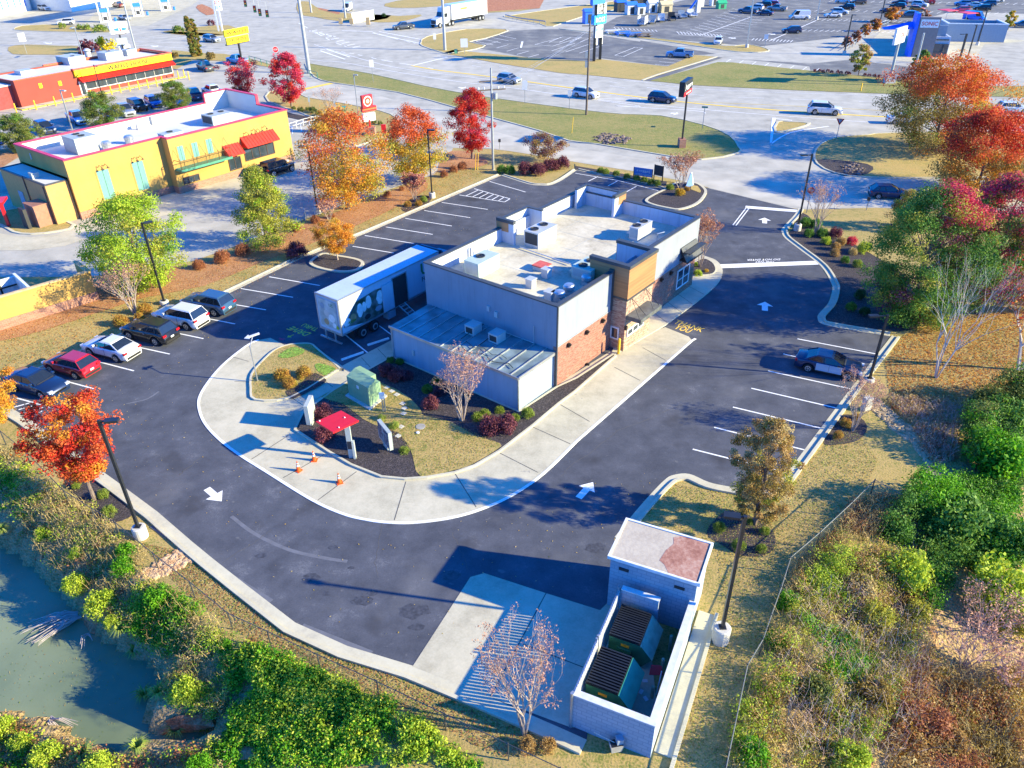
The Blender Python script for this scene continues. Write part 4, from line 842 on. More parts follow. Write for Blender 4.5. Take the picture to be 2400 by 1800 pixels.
for p in ((210,545),(245,535),(275,525)):
 a0,b0=FY.loc(*Y3([p])[0],ZY);b=MB();b.cyl((a0,b0,ZY),(a0,b0,ZY+.6),.06,n=6);b.build('vent_pipe',m_metal,yb)
a0,b0=FY.loc(*Y3([(320,575)])[0],4.0);b=MB();b.box(-1.9,3.5,3.94,-1.2,4.2,4.5);b.build('condensing_unit',m_acgrey,lw)
# ---------------- waffle restaurant
FW=Frame(C1a([(145,700)])[0],56.5)
wb=FW.root('waffle_restaurant','long red brick diner with yellow sign band and red awning over its windows','building')
m_rbrick=mat('red_painted_brick',(0.27,0.05,0.035),0.85,var=0.06,scale=0.5);m_wy=mat('sign_yellow',(0.90,0.62,0.0),0.45,var=0.02)
AW,BW,HW_=27.6,8.5,4.05
b=MB();b.box(0,0,0,AW,.3,3.9);b.box(0,.3,0,.3,BW,3.9);b.box(AW-.3,.3,0,AW,BW,3.9);b.box(.3,BW-.3,0,AW-.3,BW,3.9);b.build('wall',m_rbrick,wb)
b=MB();b.box(.3,.3,3.55,AW-.3,BW-.3,3.7);b.build('roof',m_roofw,wb)
b=MB();b.box(9.4,-.45,3.95,AW+.2,-.1,4.2);b.box(AW-.1,-.1,3.95,AW+.2,BW+.1,4.2);b.box(9.4,-.1,3.9,9.7,.3,4.2);b.box(.0,-.05,3.9,9.4,.32,4.0);b.box(9.4,BW-.3,3.9,AW-.1,BW+.1,4.1);b.build('coping',mat('orange_coping',(0.70,0.10,0.03),0.5),wb)
b=MB();b.box(9.5,-.4,2.95,AW+.1,0,3.95);band_=b.build('sign_band',m_wy,wb)
(u0,z0)=FW.onb(*C1a([(715,438)])[0],-.4);(u1,z1)=FW.onb(*C1a([(945,395)])[0],-.4)
lettering('WAFFLE HOUSE',m_black,(u0-.5,-.46,3.1),(1,0,0),(0,0,1),u1-u0+1,.7,band_,'lettering',0.0)
b=MB();b.hexa([(10.0,-.05,2.2),(AW+.05,-.05,2.2),(AW+.05,-1.1,2.15),(10.0,-1.1,2.15)],[(10.0,-.05,2.95),(AW+.05,-.05,2.95),(AW+.05,-1.15,2.25),(10.0,-1.15,2.25)])
for i in range(60): x=10.0+(AW-9.95)*i/59;b.hexa([(x-.03,-.4,2.72),(x+.03,-.4,2.72),(x+.03,-1.15,2.25),(x-.03,-1.15,2.25)],[(x-.03,-.4,2.78),(x+.03,-.4,2.78),(x+.03,-1.17,2.3),(x-.03,-1.17,2.3)])
b.build('awning',mat('awning_red',(0.60,0.02,0.012),0.5),wb)
for i in range(9):
 x0=11.0+i*1.83;x1=x0+1.75
 b=MB();b.box(x0-.08,-.06,.85,x0,0,2.3);b.box(x1,-.06,.85,x1+.08,0,2.3);b.box(x0,-.08,.75,x1,0,.85);wi=b.build('window',m_framew,wb)
 b=MB();b.box(x0,-.03,.85,x1,0,2.3);b.build('pane',m_glass,wi)
b=MB();b.box(9.9,-.06,0,10.9,0,2.2);dr=b.build('door',m_framew,wb);b=MB();b.box(10.05,-.08,.2,10.75,-.06,2.05);b.build('pane',m_glass,dr)
for p in ((262,555),(388,540)):
 x,z=FW.onb(*C1a([p])[0],0);b=MB();b.box(x-.25,-.06,z-.35,x+.25,0,z+.35);b.build('sign_plate',m_wy,wb)
for q in (((455,425),(520,400),(440,400),(455,375)),((695,395),(760,370),(675,380),(700,345)),((830,365),(862,350),(818,355),(830,325))): rooftop(FW,wb,[C1a([p])[0] for p in q],3.7,m_metal,1,hood=False)
a0,b0=FW.loc(*C1a([(140,490)])[0],3.7);b=MB();b.box(a0,b0,3.7,a0+2.2,b0+2,4.3);b.build('vent_box',m_metal,wb)
a0,b0=FW.loc(*C1a([(575,370)])[0],3.7);b=MB();b.lathe([(.5,3.7),(.5,4.6),(.7,4.8),(.3,5.1)],12,(a0,b0));b.build('exhaust_fan',m_metal,wb)
b=MB();b.box(-6.5,1.2,0,0,BW-1,3.2);b.build('rear_wing',mat('dull_red_wall',(0.30,0.05,0.05),0.85),wb)
b=MB();b.box(-6.6,1.1,3.2,0,BW-.9,3.35);b.build('wing_roof',m_roofw,wb)
b=MB()
# yellow edged pavement and bollards
b=MB();b.box(-.8,-1.7,0,AW+1,-.02,.14);o=b.build('pavement',m_conc,None);o.matrix_world=wb.matrix_world if False else Matrix.Translation((FW.o[0],FW.o[1],0)) @ Matrix.Rotation(FW.ya,4,'Z') @ Matrix.Scale(S,4);o['kind']='structure'
b=MB();b.box(-.95,-1.9,0,AW+1.1,-1.7,.17);b.box(-.95,-1.7,0,-.8,.5,.17);o2=b.build('yellow_kerb',m_yellow,None);o2.matrix_world=o.matrix_world;o2['kind']='structure'
# ---------------- petrol station top left
P0=[C0([p])[0] for p in ((-200,230),(365,118),(372,105),(832,137),(1300,70))]
fp=W2(P0)+W2([(330,-60),(60,-60),(-140,-10)])
st=thing('petrol_station',(*fp[3],0),'white petrol station shop with blue stripes at the top left corner','building')
b=MB();b.prism([(x-fp[3][0],y-fp[3][1]) for x,y in fp],0,9.5);b.build('wall',mat('station_white',(0.66,0.67,0.68),0.6,var=0.06),st)
m_sb=mat('station_blue',(0.03,0.20,0.65),0.4);m_cy=mat('cyan_box',(0.08,0.55,0.75),0.4)
b=MB()
A_,B_=np.array(fp[0])-fp[3],np.array(fp[1])-fp[3];dv=(B_-A_)/np.linalg.norm(B_-A_);nv=np.array([dv[1],-dv[0]])
for t in (.42,.55,.68,.80,.90): p=A_+(B_-A_)*t+nv*.06;q=p+dv*.5;b.hexa([(*p,1.5),(*q,1.5),(*(q-nv*.05),1.5),(*(p-nv*.05),1.5)],[(*p,9),(*q,9),(*(q-nv*.05),9),(*(p-nv*.05),9)])
b.build('stripe',m_sb,st)
g=G(*C0([(215,140)])[0]);ice=thing('ice_box',(g[0],g[1],0),'bright cyan ice box against the white petrol station wall','ice box',rz=math.atan2(dv[1],dv[0]))
b=MB();b.box(-2.3,-.5,.1,2.3,.5,2.3);b.build('box',m_cy,ice);b=MB();b.box(-2.2,-.55,.3,-.1,-.5,2.0);b.box(.1,-.55,.3,2.2,-.5,2.0);b.build('door',mat('pale_cyan',(0.35,0.72,0.80),0.4),ice)
for i,(p,w_) in enumerate([((1225,255),'nearest to the petrol station sign'),((1600,185),'middle of the three'),((1915,125),'farthest right of the three')]):
 g=G(*C0([p])[0]);t=thing('petrol_pump',(g[0],g[1],0),'blue and white petrol pump between its canopy legs, '+w_,'petrol pump','pumps on the forecourt',rz=.5)
 b=MB();b.box(-.6,-.35,.15,.6,.35,2.2);b.box(-1.6,-.7,0,1.6,.7,.15);b.build('cabinet',m_framew,t);b=MB();b.box(-.5,-.38,.5,.5,-.35,1.5);b.build('screen_panel',m_dark,t)
 b=MB();b.box(-1.5,-.25,.15,-1.1,.25,9.0);b.box(1.1,-.25,.15,1.5,.25,9.0);b.build('canopy_leg',m_framew,t);b=MB();b.box(-1.1,-.3,2.6,1.1,.3,3.6);b.box(1.5,-.28,2.2,1.62,.28,8.9);b.build('fascia',m_sb,t)
 b=MB();b.lathe([(.35,0),(.38,1.0),(.30,1.05)],10,(2.6,.4));b.build('bin',m_sb,t)
# canopy above the frame of the photo (its shadow lies on the forecourt)
g0=G(*C0([(1225,255)])[0]);g1=G(*C0([(1915,125)])[0]);dv2=(g1-g0)[:2]/np.linalg.norm((g1-g0)[:2]);nv2=np.array([-dv2[1],dv2[0]])
cp=[g0[:2]-dv2*5-nv2*3,g1[:2]+dv2*5-nv2*3,g1[:2]+dv2*5+nv2*7,g0[:2]-dv2*5+nv2*7]
cn=thing('forecourt_canopy',(g0[0],g0[1],0),'blue edged flat canopy over the petrol pumps','canopy')
b=MB();b.prism([(p[0]-g0[0],p[1]-g0[1]) for p in cp],9.05,9.9);b.build('canopy_roof',m_sb,cn)
# ---------------- drive-in restaurant top right (flat grey walls, blue fin)
SO=K(2050,0,6.32)
FS=Frame(SO([(1055,850)])[0],77)
sb=FS.root('drive_in_restaurant','white and grey drive-in restaurant with a tall taupe sign wall and blue fin','building')
pts=[FS.loc(*SO([p])[0]) for p in ((1055,850),(815,835),(590,830))]
u=lambda p,z: FS.loc(*SO([p])[0],z)
wx=abs(pts[1][1]-pts[0][1]);
m_pale=mat('pale_grey_wall',(0.52,0.55,0.58),0.7,var=0.04);m_taupe=mat('taupe_wall',(0.24,0.20,0.19),0.8,var=0.06);m_slate=mat('slate_wall',(0.25,0.31,0.38),0.7,var=0.05);m_fin=mat('blue_fin',(0.01,0.12,0.72),0.4)
b=MB();b.box(0,0,0,22,.3,3.6);b.box(0,.3,0,.3,wx,3.6);b.box(21.7,.3,0,22,wx,3.6);b.box(.3,wx-.3,0,21.7,wx,3.6);b.build('wall',m_whitewall,sb)
b=MB();b.box(.3,.3,2.7,21.7,wx-.3,2.9);b.build('roof',m_tpo,sb)
b=MB();b.box(-.4,.2,0,0,wx,2.4);b.box(-.3,.3,3.0,0,wx-.2,3.2);b.build('shopfront',m_glass,sb)
b=MB();b.box(1.8,.6,3.0,2.1,wx-.3,5.3);b.build('roof_screen',m_slate,sb)
b=MB();b.box(-.6,wx,0,0.2,wx+3.6,7.0);tw=b.build('sign_wall',m_taupe,sb)
b=MB();b.box(-.75,wx+3.7,0,2.2,wx+4.3,7.6);b.hexa([(0,wx+4.3,4.8),(2,wx+4.3,4.8),(2,wx+9.5,4.6),(0,wx+9.5,4.6)],[(0,wx+4.3,5.2),(2,wx+4.3,5.9),(2,wx+9.5,4.8),(0,wx+9.5,4.8)]);b.build('blue_fin',m_fin,sb)
b=MB();b.box(-.68,wx+.2,5.2,-.61,wx+3.4,6.6);pnl=b.build('sign_panel',m_framew,tw)
lettering('SONIC',m_redp,(-.70,wx+3.2,5.55),(0,-1,0),(0,0,1),2.8,.7,pnl,'lettering',0.0)
for q in (6,11,16):
 b=MB();b.box(q,.8,2.9,q+.4,wx-.8,4.2);b.build('roof_screen',m_whitewall,sb)
# cooler enclosure right of it
FE=Frame(SO([(1910,632)])[0],78)
en=FE.root('bin_enclosure','blue grey walled bin enclosure right of the drive-in restaurant','enclosure')
b=MB();b.box(0,0,0,.3,5,3.4);b.box(0,5.2,0,.3,11.6,3.4);b.box(.3,0,0,7,.3,3.4);b.box(.3,11.3,0,7,11.6,3.4);b.box(6.7,.3,0,7,11.3,3.4);b.build('wall',m_slate,en)
b=MB();b.box(-.05,-.05,3.4,.35,11.65,3.55);b.box(.35,-.05,3.4,7.05,.35,3.55);b.box(.35,11.25,3.4,7.05,11.65,3.55);b.build('coping',m_framew,en)
# ---------------- dumpster enclosure of the lot
FD=Frame(None,65,xy=(2.10,17.68))
de=FD.root('dumpster_enclosure','open topped grey block dumpster enclosure with slatted gates','enclosure')
m_block=brick_mat('painted_block',(0.28,0.34,0.41),(0.33,0.385,0.46),(0.24,0.29,0.36),0.4,0.2);m_slat=mat('pale_slats',(0.42,0.45,0.50),0.6,var=0.08)
WD=3.15;HD=1.95
b=MB();b.box(0,-WD,0,.22,-.05,HD);b.box(.22,-WD,0,6.2,-WD+.22,HD);b.box(5.55,-1.75,0,5.75,-.15,HD+.1);b.build('wall',m_block,de)
b=MB();b.box(-.03,-WD-.03,HD,.25,-.05,HD+.05);b.box(.25,-WD-.03,HD,6.2,-WD+.25,HD+.05);b.box(5.52,-1.78,HD+.1,5.78,-.12,HD+.15);b.build('coping',mat('pale_coping',(0.56,0.58,0.60),0.7),de)
for g0_,g1_ in ((.05,2.78),(2.86,5.6)):
 b=MB()
 for k in range(17): b.box(g0_+.05+k*.158,-.06,.1,g0_+.05+k*.158+.118,-.03,HD)
 gt=b.build('gate',m_slat,de)
 b=MB()
 for x in (g0_,g1_-.07): b.box(x,-.03,.05,x+.07,.05,HD+.08)
 b.box(g0_+.07,-.02,.15,g1_-.07,.03,.22);b.box(g0_+.07,-.02,HD-.1,g1_-.07,.03,HD-.02);b.build('gate_frame',m_galv,gt)
for x in (-.03,5.62): b=MB();b.cyl((x,0,0),(x,0,HD+.15),.07,n=10);b.build('gate_post',m_galv,de)
FDs=Frame(None,65,xy=(4.05,23.58))
sh_=FDs.root('storage_shed','flat roofed grey block shed with a rust stained roof corner','shed')
rf=[FDs.loc(*p,3.1) for p in CD([(1455,285),(2035,485),(2125,225),(1570,40)])]
sa=(rf[2][0]-rf[1][0]+rf[3][0])/2;sb_=-(abs(rf[1][1])+abs(rf[2][1]))/2
b=MB();b.box(.08,sb_+.08,0,sa-.08,-.08,2.95);b.build('wall',m_block,sh_)
b=MB();b.box(0,sb_,2.95,sa,0,3.1)
b.build('roof',ground_mat('shed_roof',[(0.3,(0.36,0.30,0.24)),(0.6,(0.50,0.44,0.35))],(0.8,6.0),bump=0.1),sh_)
b=MB();b.box(-.04,sb_-.04,2.98,.06,.04,3.14);b.box(sa-.06,sb_-.04,2.98,sa+.04,.04,3.14);b.box(.06,-.06,2.98,sa-.06,.04,3.14);b.box(.06,sb_-.04,2.98,sa-.06,sb_+.06,3.14);b.build('roof_trim',m_framew,sh_)
b=MB();b.prism([(.08,sb_+.08),(sa-.08,sb_+.08),(sa-.08,sb_+1.35),(sa-.3,sb_+1.65),(sa-.7,sb_+1.55),(sa-1.2,sb_+1.75),(sa-1.9,sb_+1.85),(.5,sb_+1.6),(.08,sb_+1.3)],3.1,3.106);b.build('rust_stain',ground_mat('rust',[(0.3,(0.20,0.07,0.05)),(0.5,(0.38,0.19,0.14)),(0.65,(0.50,0.33,0.26))],(1.0,6.0),bump=0.1),sh_)
for p in ((1555,372),(1915,490)):
 y,z=FDs.ona(*CD([p])[0],.08);b=MB();b.box(.04,y-.22,z-.07,.08,y+.22,z+.07);b.build('vent',m_dark,sh_)
b=MB();b.box(.3,-WD-.75,0,7.6,-WD-.05,.06);b.box(-1.2,-WD-.9,0,7.7,-WD-.75,.14);o=b.build('drain_channel',m_kerb);o.matrix_world=Matrix.Translation((FD.o[0],FD.o[1],0)) @ Matrix.Rotation(FD.ya,4,'Z') @ Matrix.Scale(S,4);o['kind']='structure'
# dumpsters
m_dgreen=mat('dumpster_green',(0.02,0.13,0.07),0.5,var=0.3,scale=2);m_dgreen2=mat('pale_dumpster_green',(0.28,0.38,0.27),0.5,var=0.2);m_lid=mat('black_lid',(0.018,0.02,0.023),0.35)
def dumpster(px,label,gm,tea):
 q=[FD.loc(*p,1.45) for p in CD(px)];a0=(q[2][0]+q[3][0])/2;a1=(q[0][0]+q[1][0])/2;b1=(q[0][1]+q[3][1])/2;b0=(q[1][1]+q[2][1])/2
 cx,cy=(a0+a1)/2,(b0+b1)/2;w_=FD.o+np.array([(cx*FD.c-cy*FD.s)*S,(cx*FD.s+cy*FD.c)*S,0])
 t=thing('dumpster',(w_[0],w_[1],0.05),label,'dumpster','dumpsters in the enclosure',FD.ya);t.scale=(S,S,S)
 ha,hb=(a1-a0)/2-.03,(b1-b0)/2
 mb=MB();mb.add([(-ha,hb,.15),(-ha,-hb-.1,.15),(-ha,-hb-.5,.75),(-ha,-hb,1.36),(-ha,hb,1.36),(ha,hb,.15),(ha,-hb-.1,.15),(ha,-hb-.5,.75),(ha,-hb,1.36),(ha,hb,1.36)],
  [(0,1,2,3,4),(9,8,7,6,5),(0,5,6,1),(1,6,7,2),(2,7,8,3),(4,3,8,9),(0,4,9,5)]);mb.build('body',m_dgreen,t)
 mb=MB();mb.add([(-ha-.02,-hb-.53,.75),(ha+.02,-hb-.53,.75),(ha+.02,-hb-.02,1.39),(-ha-.02,-hb-.02,1.39)],[(0,1,2,3)]);mb.box(-ha-.02,-hb-.03,1.33,ha+.02,-hb+.02,1.40);mb.build('sloped_front',gm,t)
 for s0,s1 in ((-ha,-.02),(.02,ha)):
  mb=MB();mb.box(s0,-hb+.03,1.37,s1,hb+.03,1.42)
  for k in range(7): x=s0+.05+(s1-s0-.1)*k/6;mb.box(x-.03,-hb+.05,1.42,x+.03,hb,1.50)
  mb.build('lid',m_lid,t)
 mb=MB();mb.box(-ha-.08,-.3,.7,-ha,.3,.9);mb.box(ha,-.3,.7,ha+.08,.3,.9);mb.build('lifting_sleeve',m_dgreen,t)
 mb=MB();mb.box(-ha-.005,-.2,1.0,-ha,.15,1.15);mb.build('sticker',mat('orange_sticker',(0.85,0.35,0.02),0.5),t)
dumpster([(1535,600),(1740,665),(1665,870),(1465,805)],'dumpster with black ribbed lids and a pale green slope, next to the inner wall',m_dgreen2,0)
dumpster([(1420,870),(1625,950),(1510,1190),(1300,1110)],'dumpster with black ribbed lids and a bright sea green slope, nearest the camera',mat('sea_green',(0.05,0.33,0.22),0.4),1)
# ---------------- yellow bin enclosure on the left edge
FP=Frame(None,0,xy=(-33.2,55.7));d_=np.array([-38.27+33.15,50.58-55.63]);FP.ya=math.atan2(d_[1],d_[0]);FP.c,FP.s=math.cos(FP.ya),math.sin(FP.ya)
pe=FP.root('walled_enclosure','yellow walled bin enclosure with brick base and black framed white gates at the left edge','enclosure')
b=MB();b.box(0,0,.75,14,.25,2.45);b.box(0,-2.6,.75,.25,0,2.45);b.build('wall',m_yel,pe)
b=MB();b.box(-.02,.0,0,14,.28,.75);b.box(-.02,-2.6,0,.26,0,.75);b.build('brick_base',m_ybrick,pe)
b=MB();b.box(-.05,-.0,2.45,14,.32,2.55);b.box(-.05,-2.65,2.45,.3,0,2.55);b.build('coping',mat('tan_coping',(0.60,0.42,0.20),0.7),pe)
b=MB();b.box(4.2,-4.0,0,4.4,-.02,2.4);b.box(4.4,-4.0,0,14,-3.85,2.2);gt=b.build('gate',m_framew,pe)
b=MB()
for x in (5.5,7.6,9.7,11.8): b.box(x,-3.82,0,x+.12,-3.7,2.3)
b.box(4.4,-3.83,1.5,14,-3.75,1.6);b.box(4.4,-3.83,.5,14,-3.75,.6);b.build('gate_frame',m_black,gt)
# ================================================================== VEHICLES
m_tyre=mat('tyre_rubber',(0.012,0.012,0.013),0.85);m_rim=mat('alloy_rim',(0.45,0.46,0.48),0.3,0.6);m_carglass=mat('car_glass',(0.015,0.02,0.025),0.06,spec=1.0)
m_head=mat('headlamp_glass',(0.62,0.66,0.70),0.15,spec=1.0);m_tail=mat('tail_lamp_red',(0.45,0.01,0.02),0.2);m_trim=mat('black_trim',(0.02,0.02,0.022),0.5);m_plate=mat('number_plate',(0.6,0.62,0.6),0.4)
PAINT={}
def paint(name,c,metal=0.25):
 if name not in PAINT:
  m,nt,b=nodes_of('paint_'+name);b.inputs['Base Color'].default_value=(*c,1);b.inputs['Metallic'].default_value=metal;b.inputs['Roughness'].default_value=0.32
  b.inputs['Coat Weight'].default_value=0.6;b.inputs['Coat Roughness'].default_value=0.06
  no=N(nt,'ShaderNodeTexNoise');no.inputs['Scale'].default_value=1.2;mx=N(nt,'ShaderNodeMix');mx.data_type='RGBA';mx.inputs[6].default_value=(*c,1);mx.inputs[7].default_value=(*[v*.86 for v in c],1)
  nt.links.new(no.outputs['Fac'],mx.inputs[0]);nt.links.new(mx.outputs[2],b.inputs['Base Color']);PAINT[name]=m
 return PAINT[name]
paint('white',(0.66,0.67,0.68),0);paint('silver',(0.38,0.40,0.42),.5);paint('black',(0.012,0.013,0.016),.1);paint('navy',(0.012,0.03,0.09),.3);paint('blue',(0.02,0.10,0.42),.2);paint('brightblue',(0.01,0.16,0.75),0)
paint('red',(0.45,0.012,0.02),.1);paint('crimson',(0.36,0.02,0.08),.1);paint('grey',(0.10,0.11,0.125),.4);paint('orange',(0.75,0.20,0.01),.1);paint('steelblue',(0.05,0.12,0.20),.3);paint('maroon',(0.14,0.02,0.03),.2);paint('lightblue',(0.16,0.32,0.55),.2);paint('brown',(0.10,0.07,0.05),.2)
# type: L W H, wheel radius, front axle x, rear axle x, top line of the body [(x,z)], cabin: rear base, front base, roof rear, roof front, belt, roof z
TYPES={
'sedan': dict(L=4.7,W=1.82,r=.33,fa=1.38,ra=-1.35,top=[(-2.35,.72),(-2.3,.98),(-1.7,1.04),(-1.0,1.0),(.9,.98),(1.5,.92),(2.1,.80),(2.3,.66),(2.36,.5)],cab=(-1.75,1.02,-.95,.22,.98,1.44)),
'hatch': dict(L=4.3,W=1.78,r=.33,fa=1.3,ra=-1.25,top=[(-2.12,.6),(-2.08,.98),(-1.6,1.03),(-.8,1.02),(.85,.99),(1.4,.94),(1.95,.80),(2.1,.64),(2.15,.5)],cab=(-2.0,1.02,-1.5,.18,.99,1.50)),
'suv': dict(L=4.7,W=1.88,r=.37,fa=1.4,ra=-1.35,top=[(-2.32,.7),(-2.28,1.08),(-1.8,1.12),(-.8,1.1),(.95,1.08),(1.5,1.05),(2.1,.95),(2.28,.78),(2.34,.6)],cab=(-2.22,1.12,-1.85,.25,1.08,1.70)),
'van': dict(L=5.6,W=2.0,r=.36,fa=1.85,ra=-1.7,top=[(-2.8,.7),(-2.78,1.2),(-1.8,1.25),(1.3,1.25),(1.75,1.2),(2.5,.98),(2.75,.8),(2.8,.6)],cab=(-2.76,2.05,-2.62,1.2,1.2,2.35)),
'pickup': dict(L=5.8,W=2.0,r=.40,fa=1.8,ra=-1.75,top=[(-2.9,.8),(-2.88,.95),(-.95,.95),(-.94,1.18),(1.25,1.16),(1.9,1.12),(2.7,1.04),(2.88,.85),(2.9,.6)],cab=(-.92,1.42,-.8,.62,1.16,1.85)),
'jeep': dict(L=4.4,W=1.85,r=.42,fa=1.45,ra=-1.4,top=[(-2.1,.75),(-2.08,1.12),(-1.0,1.12),(.75,1.12),(.9,1.10),(1.7,1.05),(1.85,1.02),(1.9,.7)],cab=(-2.05,.85,-2.0,.62,1.12,1.82)),
}
def car_proto(kind,lab):
 T=TYPES[kind];L,W,r=T['L'],T['W'],T['r'];root=thing(kind if kind != 'jeep' else 'off_roader',(0,0,-50),lab,'car')
 hw=W/2;xs=sorted(set([round(x,3) for x in np.linspace(-L/2,L/2,27)]+[t[0] for t in T['top']]))
 xs=[x for x in xs if -L/2 <= x <= T['top'][-1][0]]
 tx=[t[0] for t in T['top']];tz=[t[1] for t in T['top']];rings=[];mb=MB()
 for x in xs:
  zt=float(np.interp(x,tx,tz));zb=.24 if kind != 'jeep' else .45
  for ax in (T['fa'],T['ra']):
   d=abs(x-ax);ra=r+.09
   if d < ra: zb=max(zb,r+math.sqrt(ra*ra-d*d)*.98-.02)
  zb=min(zb,zt-.10);e=max(0,abs(x)-L/2+.55)/.55;w_=hw*(1-.16*e*e);f=.90
  rings.append([(x,-w_*.94,zb),(x,-w_,zb+(zt-zb)*.25),(x,-w_,zb+(zt-zb)*.70),(x,-w_*.96,zt-.05),(x,-w_*f+.03,zt),(x,0,zt+.025),(x,w_*f-.03,zt),(x,w_*.96,zt-.05),(x,w_,zb+(zt-zb)*.70),(x,w_,zb+(zt-zb)*.25),(x,w_*.94,zb),(x,0,zb)])
 n=len(rings[0]);vs=[p for rg in rings for p in rg];fs=[]
 for i in range(len(rings)-1):
  for k in range(n): fs.append((i*n+k,i*n+(k+1) % n,(i+1)*n+(k+1) % n,(i+1)*n+k)[::-1])
 fs.append(tuple(range(n)));fs.append(tuple((len(rings)-1)*n+k for k in range(n))[::-1]);mb.add(vs,fs)
 bo=mb.build('body',PAINT['white'],root,smooth=False)
 me=bo.data;me.polygons.foreach_set('use_smooth',[len(p.vertices) == 4 for p in me.polygons])
 rb,fb,rr_,fr_,zb,zr=T['cab'];wb_,wr=hw*.90,hw*.72
 if kind in ('van','jeep'): wr=hw*.84
 mb=MB();mb.hexa([(rb,-wb_,zb),(fb,-wb_,zb),(fb,wb_,zb),(rb,wb_,zb)],[(rr_,-wr,zr-.05),(fr_,-wr,zr-.05),(fr_,wr,zr-.05),(rr_,wr,zr-.05)]);gl=mb.build('cabin_glass',m_carglass,root)
 mb=MB();k=.03
 mb.hexa([(rr_-.05,-wr-k,zr-.07),(fr_+.03,-wr-k,zr-.07),(fr_+.03,wr+k,zr-.07),(rr_-.05,wr+k,zr-.07)],[(rr_+.08,-wr+.07,zr),(fr_-.15,-wr+.07,zr),(fr_-.15,wr-.07,zr),(rr_+.08,wr-.07,zr)]);rf_=mb.build('roof',PAINT['white'],root)
 def lerp(a,c,t): return a+(c-a)*t
 for s_ in (-1,1):
  for tb,tt in ((0,0),(1,1))+((( .5,.45),) if kind not in () else ())+(((.22,.2),) if kind in ('suv','van','hatch') else ()):
   xb=lerp(rb,fb,tb);xt=lerp(rr_,fr_,tt);w1=.05 if tb in (0,1) else .035
   if kind in ('sedan',) and tb == 0: w1=.10
   pm=MB();pm.hexa([(xb-w1,s_*(wb_-.015),zb),(xb+w1,s_*(wb_-.015),zb),(xb+w1,s_*(wb_+.02),zb),(xb-w1,s_*(wb_+.02),zb)],[(xt-w1,s_*(wr-.015),zr-.05),(xt+w1,s_*(wr-.015),zr-.05),(xt+w1,s_*(wr+.02),zr-.05),(xt-w1,s_*(wr+.02),zr-.05)]);pm.build('pillar',PAINT['white'] if tb in (0,1) else m_trim,rf_)
 if kind == 'van':
  for s_ in (-1,1):
   pm=MB();pm.hexa([(rb+.02,s_*(wb_-.01),zb),(fb-1.5,s_*(wb_-.01),zb),(fb-1.5,s_*(wb_+.03),zb),(rb+.02,s_*(wb_+.03),zb)],[(rr_+.02,s_*(wr-.01),zr-.06),(fr_-1.0,s_*(wr-.01),zr-.06),(fr_-1.0,s_*(wr+.03),zr-.06),(rr_+.02,s_*(wr+.03),zr-.06)]);pm.build('side_panel',PAINT['white'],rf_)
 if kind == 'pickup':
  for q in ((-2.88,-hw+.02,.93,-.95,-hw+.12,1.20),(-2.88,hw-.12,.93,-.95,hw-.02,1.20)): mb=MB();mb.box(*q);mb.build('bed_side',PAINT['white'],root)
  mb=MB();mb.box(-2.9,-hw+.12,.93,-2.82,hw-.12,1.20);mb.build('tailgate',PAINT['white'],root)
  mb=MB();mb.box(-2.82,-hw+.12,.95,-.95,hw-.12,.985);mb.build('bed_liner',m_trim,root)
 if kind == 'jeep':
  mb=MB();mb.tube([(-2.1,0,1.0),(-2.32,0,1.0)],.38,16);mb.build('spare_wheel',m_tyre,root)
 for ax,sd_ in ((T['fa'],-1),(T['fa'],1),(T['ra'],-1),(T['ra'],1)):
  y0=sd_*(hw-.22);y1=sd_*(hw+.015);mb=MB();mb.tube([(ax,y0,r),(ax,y0+sd_*.03,r),(ax,y1-sd_*.03,r),(ax,y1,r)],[r*.92,r,r,r*.92],20);wh=mb.build('wheel',m_tyre,root,smooth=False)
  mb=MB();mb.tube([(ax,y1-.001*sd_,r),(ax,y1+sd_*.012,r)],r*.66,16)
  mb.build('rim',m_rim,wh)
  mb=MB()
  ns=20;q_=[(math.cos(2*math.pi*k/ns),math.sin(2*math.pi*k/ns),(.24,.56 if k % 4 < 2 else .34)) for k in range(ns)]
  mb.add([(ax+r*rr_*c_,y1+sd_*.015,r+r*rr_*s_) for c_,s_,e_ in q_ for rr_ in e_],[(2*k,2*k+1,(2*k+3) % (2*ns),(2*k+2) % (2*ns)) for k in range(ns)])
  mb.build('spoke_gap',m_trim,wh)
 zf=T['top'][-2][1];zl=max(.62,zf-.05)
 for sd_ in (-1,1):
  mb=MB();mb.box(L/2-.30,sd_*(hw*.60),zl-.02,L/2-.03,sd_*(hw*.93),zl+.13);mb.build('headlight',m_head,root)
  zt=T['top'][1][1];mb=MB();mb.box(-L/2-.01,sd_*(hw*.58),zt-.22,-L/2+.14,sd_*(hw*.93),zt-.06);mb.build('tail_light',m_tail,root)
  mb=MB();mb.box(fb-.42,sd_*(hw*.90),zb+.02,fb-.25,sd_*(hw*1.12),zb+.16);mb.build('mirror',PAINT['white'],root)
 mb=MB();mb.box(L/2-.12,-hw*.5,.42,L/2+.01,hw*.5,zl-.06);mb.build('grille',m_trim,root)
 mb=MB();mb.box(-L/2-.02,-hw*.72,.30,-L/2+.10,hw*.72,.48);mb.build('rear_bumper',m_trim,root)
 mb=MB();mb.box(-L/2-.03,-.16,.60,-L/2,.16,.74);mb.build('number_plate',m_plate,root)
 mb=MB()
 mb.box(T['ra']+r+.15,-hw-.008,.26,T['fa']-r-.15,hw+.008,.36);mb.build('sill',m_trim,root)
 xm=(rb+fb)/2+.05
